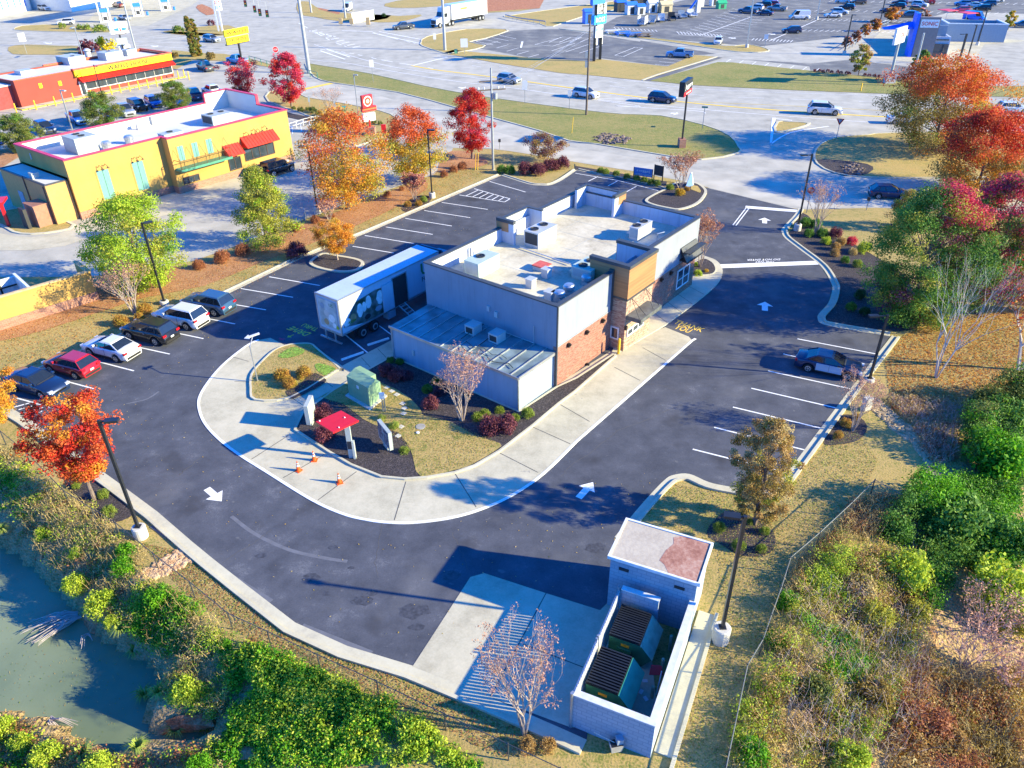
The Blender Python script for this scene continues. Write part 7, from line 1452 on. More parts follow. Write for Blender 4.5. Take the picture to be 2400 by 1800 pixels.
def stems(poly_px,n,kind,label,seed,hh=(.5,1.3),fn=GT,th_=.012):
 g=np.random.default_rng(seed);poly=[tuple(fn(x,y)[:2]) for x,y in poly_px];A=np.array(poly);lo,hi=A.min(0),A.max(0);P=[]
 while len(P) < n: q=lo+(hi-lo)*g.random((n,2));q=q[inside(q,poly)];P += list(q)
 P=np.array(P[:n]);z=terr(P);V=[]
 for (x,y),z_ in zip(P,z):
  h=g.uniform(*hh);a=g.uniform(0,6.28);ln=g.uniform(.1,.6)*h;p=np.array([x,y,z_]);m_=p+[math.cos(a)*ln*.4,math.sin(a)*ln*.4,h*.6];q=p+[math.cos(a)*ln,math.sin(a)*ln,h];s_=np.array([math.sin(a+1),math.cos(a+1),0])*th_
  V += [p-s_,p+s_,m_+s_*.7,m_-s_*.7,m_-s_*.7,m_+s_*.7,q+s_*.3,q-s_*.3]
  for k in range(2): w2=m_+(q-m_)*g.random();e=w2+[g.uniform(-.3,.3)*h,g.uniform(-.3,.3)*h,g.uniform(.05,.3)*h];V += [w2-s_*.5,w2+s_*.5,e+s_*.2,e-s_*.2]
 b=MB();b.v=[tuple(v) for v in V];b.f=[(i,i+1,i+2,i+3) for i in range(0,len(V),4)];b.m=[0]*len(b.f);o=b.build('dry_stems',kind);o['kind']='stuff';tag(o,label,'stems');return o
m_dry=mat('dry_stem',(0.50,0.36,0.16),.9,c2=(.34,.26,.10),scale=.8);m_pst=mat('pinkish_stem',(0.46,0.30,0.26),.9,c2=(.55,.44,.38),scale=.8)
stems(C4([(60,-60),(220,-120),(400,-20),(520,100),(700,330),(1000,520),(1130,610),(1010,700),(990,860),(900,900),(740,830),(640,620),(480,440),(180,200)]),2000,m_dry,'dry tan weed stems on the pond bank',101,(.3,.9))
stems(KZ([(270,120),(500,20),(840,20),(900,480),(1290,480),(1290,930),(10,930),(160,440)]),2400,m_dry,'dry straw stems standing in the right thicket',102,(.5,1.5))
stems(KZ([(300,200),(700,100),(860,500),(760,900),(300,900),(200,560)]),900,m_pst,'pinkish bare stems in the right thicket',103,(.7,1.7))
stems(CR([(1130,760),(1480,760),(1300,1020),(900,1120),(760,1250),(950,1000)]),800,m_dry,'dry stems behind the fence corner',104,(.3,1.0))
stems(CR([(1300,100),(1800,140),(1760,500),(1640,560),(1500,300)]),1300,m_pst,'pinkish brush stems above the stone gully',105,(.2,.7))
# bare pinkish brush in the thicket, dead branches in the water
for i,((x,y),w_,h_,lab) in enumerate([((1010,480),3.4,3.4,'pinkish leafless brush arching over the dark hollow'),((1200,560),3.0,2.4,'pale leafless brush at the right edge'),((1090,330),3.0,3.0,'pinkish leafless brush under the large yellow bush')]):
 p=GT(*KZ([(x,y)])[0]);vase_tree((p[0],p[1],p[2]),h_,w_,lab,seed=90+i,name='bare_bush',tip_n=1,stems=9,deep=5,rk=.7,bark=mat('pink_twigs',(0.45,0.32,0.28),0.9),cat='bush')
def dead_branches(px,ang,L_,n,label,z):
 p=G(*px,z);t=thing('fallen_branch',(p[0],p[1],z),label,'branches',None,ang);rs=random.Random(int(px[0]));mb=MB()
 for k in range(n):
  a=rs.uniform(-.45,.45);l=L_*rs.uniform(.5,1);mb.tube([(0,rs.uniform(-.2,.2),.1),(l*.5*math.cos(a),l*.5*math.sin(a)*1.1,.3*rs.random()+.15),(l*math.cos(a*.8),l*math.sin(a*.9),.05+.2*rs.random())],[.035,.025,.01],4)
 mb.build('branches',mat('dead_wood',(0.42,0.36,0.34),0.9),t);return t
dead_branches(C4([(380,440)])[0],yaw_of(C4([(380,440)])[0],C4([(140,540)])[0]),3.2,45,'grey fallen branches fanning out into the pond',-2.25)
dead_branches(C4([(210,900)])[0],yaw_of(C4([(210,900)])[0],C4([(340,990)])[0]),1.8,14,'grey dead branches at the near left shore',-2.25)
dead_branches(C4([(380,530)])[0],yaw_of(C4([(380,530)])[0],C4([(380,620)])[0]),1.2,5,'thin dead twigs standing out of the pond',-2.25)
# clay patches on the shore
for q in ([(380,440),(450,430),(460,500),(400,540),(370,500)],[(640,935),(780,880),(900,880),(930,930),(800,960),(700,965)],[(910,1020),(1180,1010),(1190,1060),(980,1080)],[(120,175),(180,165),(185,205),(130,215)]):
 pts=[GT(*p) for p in C4(q)];mb=MB();c=np.mean(pts,0);mb.add([(p[0],p[1],max(p[2],-2.3)+.06) for p in pts]+[(c[0],c[1],max(c[2],-2.3)+.16)],[(i,(i+1) % len(pts),len(pts)) for i in range(len(pts))]);o=mb.build('clay_bank',m_red_clay);o['kind']='structure'
 n_=[p for p in o.data.polygons if p.normal.z < 0]
 if n_: o.data.flip_normals()
# ================================================================== STREET FURNITURE AND SMALL THINGS
m_cbase=mat('lamp_base_concrete',(0.50,0.48,0.44),0.9,var=0.08,bump=0.2);m_pole=mat('black_pole',(0.018,0.02,0.024),0.4);m_steel=mat('grey_steel',(0.36,0.38,0.39),0.45,.4,var=.08);m_timber=mat('pole_timber',(0.13,0.10,0.08),0.9,var=.2,scale=5,stretch=(3,3,.4))
m_sgn=mat('sign_white',(0.66,0.67,0.68),0.5,var=.03);m_sred=mat('sign_red',(0.60,0.012,0.02),0.45,var=.05);m_orange=mat('cone_orange',(0.80,0.10,0.01),0.5)
def lamp(px,ytop,headpx,label,base=True,w=.075,head=(.62,.36),group='black lamp posts',fn=G,mcol=None,bh=.75,br=.38):
 p=fn(*px);z0=p[2] if fn is GT else .02;h=hgt(px[0],px[1],ytop,z0);t=thing('street_lamp',(p[0],p[1],z0),label,'street lamp',group);mc=mcol or m_pole
 if base: b=MB();b.lathe([(br,-.3),(br,bh-.05),(br-.05,bh)],20);b.build('concrete_base',m_cbase,t);b=MB();b.box(-.16,-.16,bh,.16,.16,bh+.05);b.build('base_plate',mc,t)
 b=MB();b.box(-w,-w,bh if base else 0,w,w,h);b.build('pole',mc,t)
 if headpx is None: return t
 q=G(headpx[0],headpx[1],z0+h);d=np.array([q[0]-p[0],q[1]-p[1]]);dl=max(.5,min(1.4,np.linalg.norm(d)));d /= np.linalg.norm(d);ang=math.atan2(d[1],d[0])
 b=MB();b.box(0,-.04,-.14,dl-head[0]*.5,.04,-.06);a_=b.build('arm',mc,t);a_.location=(0,0,h);a_.rotation_euler=(0,0,ang)
 b=MB();b.box(dl-head[0]*.6,-head[1]/2,-.15,dl+head[0]*.5,head[1]/2,-.02);hd=b.build('lamp_head',mc,t);hd.location=(0,0,h);hd.rotation_euler=(0,0,ang);return t
lamp((332,1258),985,(262,982),'black lamp post on a round concrete base beside the coral maple')
lamp((1687,1500),1210,(1715,1205),'black lamp post on a tall round concrete base behind the storage shed',bh=.9,br=.42)
lamp((386,712),522,(340,520),'black lamp post in front of the bright lime tree',bh=.3)
lamp((2037,892),738,(2048,738),'black lamp post standing at the right row beside the black saloon',bh=.2)
lamp((1868,540),361,(1884,361),'black lamp post at the exit beside the stop sign',bh=.7)
lamp((1013,463),303,(1012,303),'black lamp post with round base between the parking bays and the second oak',bh=.6)
lamp((745,500),342,(705,342),'slim black lamp post left of the large orange oak',w=.06,head=(.5,.25))
lamp((842,290),174,(832,174),'slim grey lamp post left of the red pylon sign',w=.06,head=(.4,.25),mcol=m_steel,bh=.9,br=.4)
t_=lamp((240,225),152,(226,154),'black double armed lamp in front of the diner windows',base=False,w=.07)
lamp((174,318),210,(149,211),'slim grey lamp post beside the light blue pickup',base=False,w=.07,mcol=m_steel)
lamp((195,135),62,(168,64),'lamp post with wide pale head behind the diner roof',base=False,w=.07,head=(1.6,.5),mcol=m_steel)
lamp((1750,112),-45,None,'very tall lamp post in the curved green island of the shop car park',base=True,w=.13,mcol=m_steel)
lamp((1914,46),-60,None,'tall lamp post with yellow foot beside the lone white van',base=True,w=.13,mcol=m_steel)
lamp((1978,128),34,(2003,34),'black lamp post at the lower end of the orange saplings',w=.1);lamp((2058,72),-30,None,'black lamp post at the upper end of the orange saplings',w=.1)
lamp((2264,148),57,(2290,57),'black lamp post in the small lawns right of the drive-in',w=.1);lamp((2290,106),18,(2318,18),'black lamp post in front of the blue grey bin enclosure',w=.1)
lamp((2246,150),79,(2255,79),'thick dark post beside the drive-in forecourt',w=.16)
def pole(px,ytop,r0,r1,label,name='utility_pole',m=None,cat='pole'):
 p=G(*px);h=hgt(px[0],px[1],ytop);t=thing(name,(p[0],p[1],0),label,cat);b=MB();b.tube([(0,0,0),(0,0,h)],[r0,r1],12);b.build('pole',m or m_timber,t);return t,p,h
t1,p1,h1=pole((1156,398),159,.17,.11,'utility pole with crossarms between the red maple and the maroon hedge',m=m_steel)
u1=np.array([1,.25,0])/math.hypot(1,.25)
for z_,w_ in ((h1-1.6,1.5),(h1-2.6,1.8)): b=MB();b.hexa([tuple(-u1*w_+np.array([0,-.06,z_])),tuple(u1*w_+np.array([0,-.06,z_])),tuple(u1*w_+np.array([0,.06,z_])),tuple(-u1*w_+np.array([0,.06,z_]))],[tuple(-u1*w_+np.array([0,-.06,z_+.14])),tuple(u1*w_+np.array([0,-.06,z_+.14])),tuple(u1*w_+np.array([0,.06,z_+.14])),tuple(-u1*w_+np.array([0,.06,z_+.14]))]);b.build('crossarm',m_timber,t1)
for k in (-1.6,-.9,.9,1.6): b=MB();q=u1*k;b.lathe([(.05,h1-2.46),(.09,h1-2.3),(.04,h1-2.15)],8,(q[0],q[1]));b.build('insulator',m_sgn,t1)
b=MB();b.lathe([(.28,h1-3.6),(.30,h1-2.9),(.2,h1-2.85)],12,(.45,-.1));b.build('pole_transformer',m_steel,t1)
t2,p2,h2=pole((1374,270),48,.18,.12,'tall wooden pole standing in the green verge between highway and access road')
b=MB();b.box(-1.2,-.06,h2-.8,1.2,.06,h2-.68);b.build('crossarm',m_timber,t2)
for z_ in (h2*.62,h2*.52): b=MB();b.box(-.5,-.15,z_,-.15,.15,z_+.9);b.build('pole_box',m_steel,t2)
pole((725,172),-60,.42,.28,'thick grey steel pole rising behind the crimson maple','steel_pole',m_steel);pole((1043,118),-60,.36,.25,'thick grey steel pole at the lawn corner right of the lorry','steel_pole',m_steel)
pole((810,43),-60,.3,.22,'grey steel pole beside the white van beyond the crossing','steel_pole',m_steel);pole((730,30),-60,.3,.22,'grey steel pole at the left end of the far verge','steel_pole',m_steel)
pole((317,113),-60,.2,.15,'wooden pole beside the oval rooster sign',m=m_steel);pole((2134,202),77,.2,.14,'slim grey steel pole left of the big zelkova','steel_pole',m_steel);
def wire(p,q,label,sag=.6,r=.022,m=None):
 p=np.array(p);q=np.array(q);n=14;o0=p.copy();b=MB();b.tube([tuple((p+(q-p)*i/n)-o0-np.array([0,0,sag*4*(i/n)*(1-i/n)])) for i in range(n+1)],r,4);o=b.build('overhead_wire',m or m_steel);o.location=o0;tag(o,label,'wire');return o
wnm=['topmost','second','third','lowest']
for i,(k,dz) in enumerate(((1.6,-.1),(.9,-.6),(-.9,-1.5),(-1.6,-2.4))): wire(np.array([p1[0],p1[1],h1-2.2])+u1*k,(p2[0]+(.9 if i < 2 else -.3),p2[1],h2+dz),'%s pale wire between the utility pole and the tall wooden pole' % wnm[i],.5,.013,m_galv)
def board(parent,pl,pr,z0,z1,thick,name,m,out=0.0):
 """a flat board whose mid-height left and right ends are seen at pl, pr"""
 zm=(z0+z1)/2;P=G(*pl,zm)[:2];Q=G(*pr,zm)[:2];o=np.array(parent.location[:2]) if parent else np.zeros(2);d=(Q-P)/np.linalg.norm(Q-P);n=np.array([d[1],-d[0]]);P=P-o+n*out;Q=Q-o+n*out;e=-n*thick
 b=MB();pz=parent.location[2] if parent else 0;z0 -= pz;z1 -= pz
 b.hexa([(*P,z0),(*Q,z0),(*(Q+e),z0),(*(P+e),z0)],[(*P,z1),(*Q,z1),(*(Q+e),z1),(*(P+e),z1)]);ob=b.build(name,m,parent);return ob,P,Q,d,n
def write(parent,bd,s,m,f0,f1,z0,z1,off=.02,mirror=False):
 off=max(off,.06);ob,P,Q,d,n=bd;a=P+(Q-P)*f0+n*off;w_=np.linalg.norm(Q-P)*(f1-f0)
 if mirror:
  a=P+(Q-P)*f1+n*off;o=lettering(s,m,(*a,z0),(-d[0],-d[1],0),(0,0,1),w_,z1-z0,ob,depth=-.002);return o
 return lettering(s,m,(*a,z0),(d[0],d[1],0),(0,0,1),w_,z1-z0,ob,depth=.002)
def zof(px,yy): return hgt(px[0],px[1],yy)
# diner pylon
pb=(568,150);p=G(*pb);t=thing('diner_sign',(p[0],p[1],0),'yellow two panel letter sign on a black post above the pale blue pickup','sign');hz=zof(pb,101);hm=zof(pb,83);ht_=zof(pb,67)
b=MB();b.tube([(0,0,0),(0,0,hz+.3)],.22,10);b.build('pole',m_pole,t)
b1=board(t,(526.5,80),(582,69),hm,ht_,.35,'sign_panel',m_wy);write(t,b1,'WAFFLE',m_black,.06,.95,hm+(ht_-hm)*.25,hm+(ht_-hm)*.78)
b2__=board(t,(532,98),(583,88),hz+.15,hm-.1,.35,'sign_panel',m_wy);write(t,b2__,'HOUSE',m_black,.12,.92,hz+.15+(hm-hz)*.22,hz+.15+(hm-hz)*.72)
board(t,(531,106),(584,96),hz-.1,hz+.12,.4,'sign_frame',m_pole)
# red chicken pylon
pb=(869,316);p=G(*pb);t=thing('pylon_sign',(p[0],p[1],0),'red and white pylon sign with round emblem on a brick foot','sign');zf=lambda y: zof(pb,y)
b=MB();b.box(-.75,-.6,0,.75,.6,zf(298));b.build('brick_foot',m_ybrick,t);b=MB();b.tube([(0,0,0),(0,0,zf(280))],.14,10);b.build('pole',m_sred,t)
b1=board(t,(852,277),(880,272),zf(284),zf(266)+.05,.45,'message_panel',m_sgn);board(t,(849,258),(881.5,252),zf(266)+.1,zf(254),.6,'name_bar',m_sred,.08)
b2__=board(t,(849,258),(881.5,252),zf(266)+.3,zf(254)-.2,.02,'name_panel',mat('orange_red',(0.75,0.12,0.03),0.5),.1);write(t,b2__,'POPEYES',m_sgn,.1,.9,zf(266)+.42,zf(254)-.32)
b3__=board(t,(849.5,240),(873,235),zf(254)+.05,zf(224),.45,'emblem_panel',m_sred)
ob,P,Q,d,n=b3__;c=(P+Q)/2;zc=(zf(254)+zf(224))/2+.05;R0=np.linalg.norm(Q-P)*.40
for rr,mm,of in ((R0,m_sgn,.02),(R0*.78,m_sred,.03),(R0*.55,mat('orange_red',(0.75,0.12,0.03),0.5),.04),(R0*.34,m_sgn,.05)):
 b=MB();k=24;b.add([(*(c+d*rr*math.cos(2*math.pi*i/k)+n*of),zc+rr*math.sin(2*math.pi*i/k)) for i in range(k)],[tuple(range(k))]);b.build('emblem',mm,ob)
# black pylon of the restaurant
pb=(1597,345);p=G(*pb);t=thing('pylon_sign',(p[0],p[1],0),'black boxed pylon sign with white script and red strip on a brick foot','sign');zf=lambda y: zof(pb,y)
b=MB();b.box(-.45,-.7,0,.45,.7,zf(325));b.build('brick_foot',m_ybrick,t);b=MB();b.tube([(0,0,0),(0,0,zf(222))],.13,10);b.build('pole',m_pole,t)
b1=board(t,(1604.5,211),(1623,198),zf(225),zf(190),.75,'sign_box',m_pole)
ob,P,Q,d,n=b1;z0,z1=zf(225),zf(190);e=n*.012
b=MB();b.hexa([(*(P+e*0),z0),(*(Q+e*0),z0),(*(Q+e),z0),(*(P+e),z0)],[(*(P+e*0),z0+.55),(*(Q+e*0),z0+.55),(*(Q+e),z0+.55),(*(P+e),z0+.55)]);b.build('red_strip',m_sred,ob)
write(t,b1,'Jaggers',m_sgn,.06,.94,z0+.75,z1-.35);write(t,b1,'BURGERS',m_sgn,.25,.85,z0+.18,z0+.42)
# shopping centre pylon
K5=K(1300,0,8.296);pb=K5([(760,1195)])[0];p=G(*pb);t=thing('shopping_sign',(p[0],p[1],0),'tall double posted shopping centre pylon with blue and white panels','sign');zf=lambda y: zof(pb,y/8.296)
q=G(*K5([(878,1160)])[0])-p
for o_ in ((0,0),(q[0],q[1])): b=MB();b.box(o_[0]-.28,o_[1]-.28,0,o_[0]+.28,o_[1]+.28,zf(-200));b.build('post',m_pole,t)
def kb(x0,y0,x1,y1,hy,th,nm,m,ztop,zbot): return board(t,K5([(x0,y0)])[0],K5([(x1,y1)])[0],zbot,ztop,th,nm,m)
kb(745,40,990,10,0,.8,'top_panel',m_sb,zf(-50),zf(60));w1_=kb(785,175,1012,150,0,.8,'sign_panel',m_sgn,zf(75),zf(285));write(t,w1_,'TRACTOR',m_dark,.3,.9,(zf(75)+zf(285))/2+.1,(zf(75)+zf(285))/2+.8);write(t,w1_,'SUPPLY',m_dark,.3,.9,(zf(75)+zf(285))/2-.9,(zf(75)+zf(285))/2-.2)
w2_=kb(775,400,1005,360,0,.9,'sign_panel',mat('sky_blue_panel',(0.02,0.33,0.66),0.5),zf(300),zf(480));write(t,w2_,'ROSS',m_sgn,.12,.88,zf(480)+.4,zf(300)-.4)
w3_=kb(800,620,940,600,0,.7,'sign_panel',m_sgn,zf(490),zf(735));b4=kb(800,800,935,780,0,.7,'sign_panel',m_sgn,zf(745),zf(900));
ob,P,Q,d,n=w3_
for f in (.15,.85): c=P+(Q-P)*f+n*.02;zc=(zf(490)+zf(735))/2+.4;b=MB();b.add([(*(c-d*.2),zc-.3),(*(c+d*.2),zc-.3),(*(c+d*.2),zc+.3),(*(c-d*.2),zc+.3)],[(0,1,2,3)]);b.build('teal_mark',mat('teal_mark',(0.02,0.45,0.35),0.5),ob)
# oval rooster sign
pb=C0([(1430,600)])[0];p=G(*pb);t=thing('oval_sign',(p[0],p[1],0),'white sign with a blue ringed oval emblem behind the diner roof','sign');zf=lambda y: zof(pb,y/4.916)
b=MB();b.tube([(0,0,0),(0,0,zf(400))],.2,8);b.build('pole',m_pole,t);b1=board(t,C0([(1262,330)])[0],C0([(1472,310)])[0],zf(400),zf(262),.5,'sign_panel',m_sgn)
ob,P,Q,d,n=b1;c=P+(Q-P)*.55;zc=zf(350);
for ra,rz,mm,of in ((1.9,1.15,m_timber,.03),(1.75,1.0,m_sgn,.05),(1.5,.35,m_sb,.06),(.35,.7,m_sgn,.07),(.14,.5,m_sred,.08)):
 b=MB();k=20;b.add([(*(c+d*ra*math.cos(2*math.pi*i/k)+n*of),zc+rz*math.sin(2*math.pi*i/k)) for i in range(k)],[tuple(range(k))]);b.build('emblem',mm,ob)
board(t,C0([(1345,480)])[0],C0([(1470,470)])[0],zf(510),zf(435),.5,'grey_panel',m_acgrey);board(t,C0([(1370,550)])[0],C0([(1500,535)])[0],zf(575),zf(520),.3,'white_panel',m_sgn)
# station price sign
pb=C1a([(1430,203)])[0];p=G(*pb);t=thing('price_sign',(p[0],p[1],0),'tall white price sign of the petrol station right of the conifers','sign');zf=lambda y: zof(pb,y/2.765)
for dx in (-.5,.5): b=MB();b.box(dx-.2,-.2,0,dx+.2,.2,zf(-20));b.build('post',m_sgn,t)
b1=board(t,C1a([(1382,30)])[0],C1a([(1434,26)])[0],zf(70),zf(-10),.5,'price_panel',m_sgn);write(t,b1,'2.79',m_sred,.2,.8,zf(28),zf(5)) ;write(t,b1,'3.19',m_sb,.2,.8,zf(60),zf(38))
# drive-in pole sign
pb=CSo([(812,862)])[0];p=G(*pb);t=thing('pole_sign',(p[0],p[1],0),'blue and white slanted sign on a grey pole with a concrete block','sign');zf=lambda y: zof(pb,y/4.424)
b=MB();b.box(-.9,-.6,0,.9,.6,1.2);b.build('concrete_block',m_cbase,t);b=MB();b.tube([(0,0,1.2),(0,0,zf(430))],.25,10);b.build('pole',m_steel,t)
b1=board(t,CSo([(885,385)])[0],CSo([(990,350)])[0],zf(450),zf(280),.4,'sign_panel',m_sgn);b1b=board(t,CSo([(880,390)])[0],CSo([(925,380)])[0],zf(455),zf(310),.3,'blue_edge',m_fin,.2);write(t,b1,'SONIC',m_sred,.45,.9,zf(390),zf(340))
# small road signs
def postsign(px,ytop,kind,label,name='road_sign',cat='sign',w=.6,hh=.75,face=(0,-1)):
 p=G(*px);h=hgt(px[0],px[1],ytop);t=thing(name,(p[0],p[1],0),label,cat);t.rotation_euler=(0,0,math.atan2(p[1],p[0])-math.pi/2+face[0]);b=MB();b.box(-.04,.0,0,.04,.06,h-.1);b.build('post',m_steel,t);b=MB()
 if kind == 'yield': b.add([(-w/2,-.02,h),(w/2,-.02,h),(0,-.02,h-w*.85)],[(0,2,1),(0,1,2)]);b.build('sign_plate',m_sred,t);b=MB();b.add([(-w*.28,-.03,h-.08),(w*.28,-.03,h-.08),(0,-.03,h-w*.58)],[(0,2,1),(0,1,2)]);b.build('sign_face',m_sgn,t)
 elif kind == 'stop':
  for rr,mm,yy in ((w*.5,m_sgn,-.02),(w*.46,m_sred,-.03)): b=MB();b.add([(rr*math.cos(R(22.5+45*i)),yy,h-w*.5+rr*math.sin(R(22.5+45*i))) for i in range(8)],[tuple(range(8))]);pl=b.build('sign_plate',mm,t)
  lettering('STOP',m_sgn,(-w*.33,-.035,h-w*.62),(1,0,0),(0,0,1),w*.66,w*.26,pl,depth=.002)
 elif kind == 'plate': b.box(-w/2,-.03,h-hh,w/2,0,h);b.build('sign_plate',m_sgn,t)
 elif kind == 'dark': b.box(-w/2,-.08,h-hh,w/2,.08,h);b.build('sign_plate',m_dark,t)
 elif kind == 'blue': b.box(-w/2,-.03,h-hh,w/2,0,h);b.build('sign_plate',m_slate,t)
 elif kind == 'green': b.box(-w/2,-.03,h-.25,w/2,0,h);b.box(-.02,-w/2,h-.5,.02,w/2,h-.27);b.build('sign_plate',m_tgreen,t)
 return t
postsign((1960,326),278,'yield','yield sign on a leaning grey post at the access road corner',w=1.1);postsign((1890,499),437,'stop','red stop sign beside the lamp post at the exit',w=.85)
postsign((875,193),140,'plate','white cross shaped sign on a post in the long green verge',w=.8,hh=1.3);postsign((1230,243),188,'plate','white sign plate in the verge below the silver blue SUV',w=.9,hh=1.5);postsign((1334,256),211,'plate','white sign plate just left of the tall wooden pole',w=.6,hh=1.0)
postsign((1646,302),249,'green','green street name sign right of the black pylon',w=.9);postsign((2030,493),462,'dark','small dark mailbox on a post at the access road','mailbox','mailbox',.35,.4);postsign((1171,350),326,'dark','small dark mailbox right of the utility pole','mailbox','mailbox',.35,.4)
postsign(K9([(375,610)])[0],180+360/7.9,'blue','small blue grey sign behind the shrub row, left one',w=.3,hh=.9);postsign(K9([(855,745)])[0],180+455/7.9,'blue','small blue grey sign behind the shrub row, right one',w=.3,hh=.9)
postsign(C0([(315,630)])[0],380/4.916,'plate','white sign plate in the lawn behind the diner at the left',w=1.4,hh=1.8);postsign(C1a([(1798,400)])[0],300/2.765,'stop','round red and white sign above the crimson maple',w=1.3)
postsign(C2([(1075,350)])[0],250/2.765,'plate','group of white route plates by the far lawn corner',w=1.6,hh=1.8);postsign(C2([(883,275)])[0],215/2.765,'plate','narrow white plate on the lawn behind the grey pickup',w=.7,hh=1.4);postsign(C34([(1735,490)])[0],355/4.424,'plate','round white sign at the tip of the curved green island',w=.9,hh=1.0)
for (x,y0,y1),lab in (((1160,1100,990),'left yellow guy wire marker by the utility pole'),((1145,1100,992),'right yellow guy wire marker by the utility pole'),((1770,865,760),'yellow marker post in the verge below the tall wooden pole')):
 a=C2([(x,y0)])[0];p=G(*a);h=hgt(a[0],a[1],C2([(x,y1)])[0][1]);b=MB();b.tube([(0,0,0),(.15,0,h)],.045,6);o=b.build('marker_post',m_safety);o.location=(p[0],p[1],0);tag(o,lab,'marker post')
a=C3([(1365,472)])[0];p=G(*a);b=MB();b.tube([(0,0,0),(0,0,hgt(a[0],a[1],C3([(0,430)])[0][1]))],.1,6);o=b.build('marker_post',m_safety);o.location=p;tag(o,'yellow marker post on the bright green verge','marker post')
# traffic lights on span wires
sp0=G(725,-20,10.5);sp1=G(480,-15,9.0)
for i,((x,y),lab) in enumerate([((575,8),'leftmost of the four hanging traffic lights'),((597,21),'second from left of the four hanging traffic lights'),((609,29),'third from left of the four hanging traffic lights'),((626,32),'rightmost of the four hanging traffic lights')]):
 q=G(x,y,7.5);t=thing('traffic_light',tuple(q),lab,'traffic light','traffic lights over the crossing');b=MB();b.box(-.3,-.25,-.75,.3,.25,.75);b.build('housing',m_black,t)
 for k,mm in enumerate((mat('lens_red',(0.3,0.01,0.01),.3),mat('lens_amber',(0.5,0.22,0.01),.3),mat('lens_green',(0.02,0.2,0.08),.3))): b=MB();b.tube([(0,-.25,.5-k*.5),(0,-.3,.5-k*.5)],.17,10);b.build('lens',mm,t)
 b=MB();b.tube([(0,0,.75),(0,0,2.4)],.03,4);b.build('hanger',m_steel,t)
wire(G(725,-20,10),G(470,-20,9.6),'span wire carrying the hanging traffic lights',.8,.03,m_dark)
for i,((x,y0,y1),lab) in enumerate([((275,165,118),'left tan signal back plate beyond the traffic island'),((345,165,118),'middle tan signal back plate beyond the traffic island'),((452,170,112),'right tan signal back plate beyond the traffic island')]):
 a=C2([(x,y0)])[0];p=G(*a);h=hgt(a[0],a[1],C2([(x,y1)])[0][1]);t=thing('signal_head',(p[0],p[1],0),lab,'traffic light','tan signal heads');b=MB();b.box(-.5,-.4,.4,.5,.4,h);b.build('housing',mat('tan_housing',(0.45,0.32,0.16),.6),t);b=MB();b.tube([(0,0,0),(0,0,.5)],.12,6);b.build('post',m_steel,t)
b=MB();q0,q1=G(*C2([(350,150)])[0]),G(*C2([(490,128)])[0]);d=(q1-q0)[:2];b.hexa([(0,0,0),(d[0],d[1],0),(d[0],d[1]+.5,0),(0,.5,0)],[(0,0,2.6),(d[0],d[1],2.6),(d[0],d[1]+.5,2.6),(0,.5,2.6)]);o=b.build('low_wall',m_sgn);o.location=q0;tag(o,'low white wall behind the tan signal heads','wall')
# guard rail, green railing, drive-in railing
def rail(pxs,z,label,m,posts=8,name='guard_rail',bars=(.6,),th=.14):
 P=[G(*p) for p in pxs];o0=P[0];t=thing(name,(o0[0],o0[1],0),label,'railing');Q=[p-o0 for p in P]
 for zz in bars:
  b=MB()
  for i in range(len(Q)-1): b.tube([(Q[i][0],Q[i][1],zz*z),(Q[i+1][0],Q[i+1][1],zz*z)],th/2,4)
  b.build('rail',m,t)
 tot=sum(np.linalg.norm(Q[i+1]-Q[i]) for i in range(len(Q)-1))
 for k in range(posts+1):
  s=tot*k/posts;i=0
  while i < len(Q)-2 and s > np.linalg.norm(Q[i+1]-Q[i]): s -= np.linalg.norm(Q[i+1]-Q[i]);i += 1
  c=Q[i]+(Q[i+1]-Q[i])*min(1,s/np.linalg.norm(Q[i+1]-Q[i]));b=MB();b.box(c[0]-.06,c[1]-.06,0,c[0]+.06,c[1]+.06,z);b.build('post',m,t)
 return t
rail(C2([(1340,118),(1420,138),(1600,162)]),1.0,'grey guard rail at the curve right of the lorry',m_steel,8,bars=(.9,),th=.3)
rail(C1a([(1620,400),(1760,440),(1980,490),(2060,510)]),1.2,'dark green railing between the diner lot and the tall steel pole',m_tgreen,10,'railing',(.5,1.0),.1)
rail(CSo([(360,530),(470,460),(560,380),(690,300),(800,260)]),1.3,'blue grey railing along the orange saplings',m_slate,14,'railing',(.5,1.0),.1)
rail(C1a([(1830,860),(1900,838),(1970,815),(2070,790)]),1.0,'white railing at the yellow restaurant disabled bays',m_sgn,5,'railing',(.5,1.0),.08)
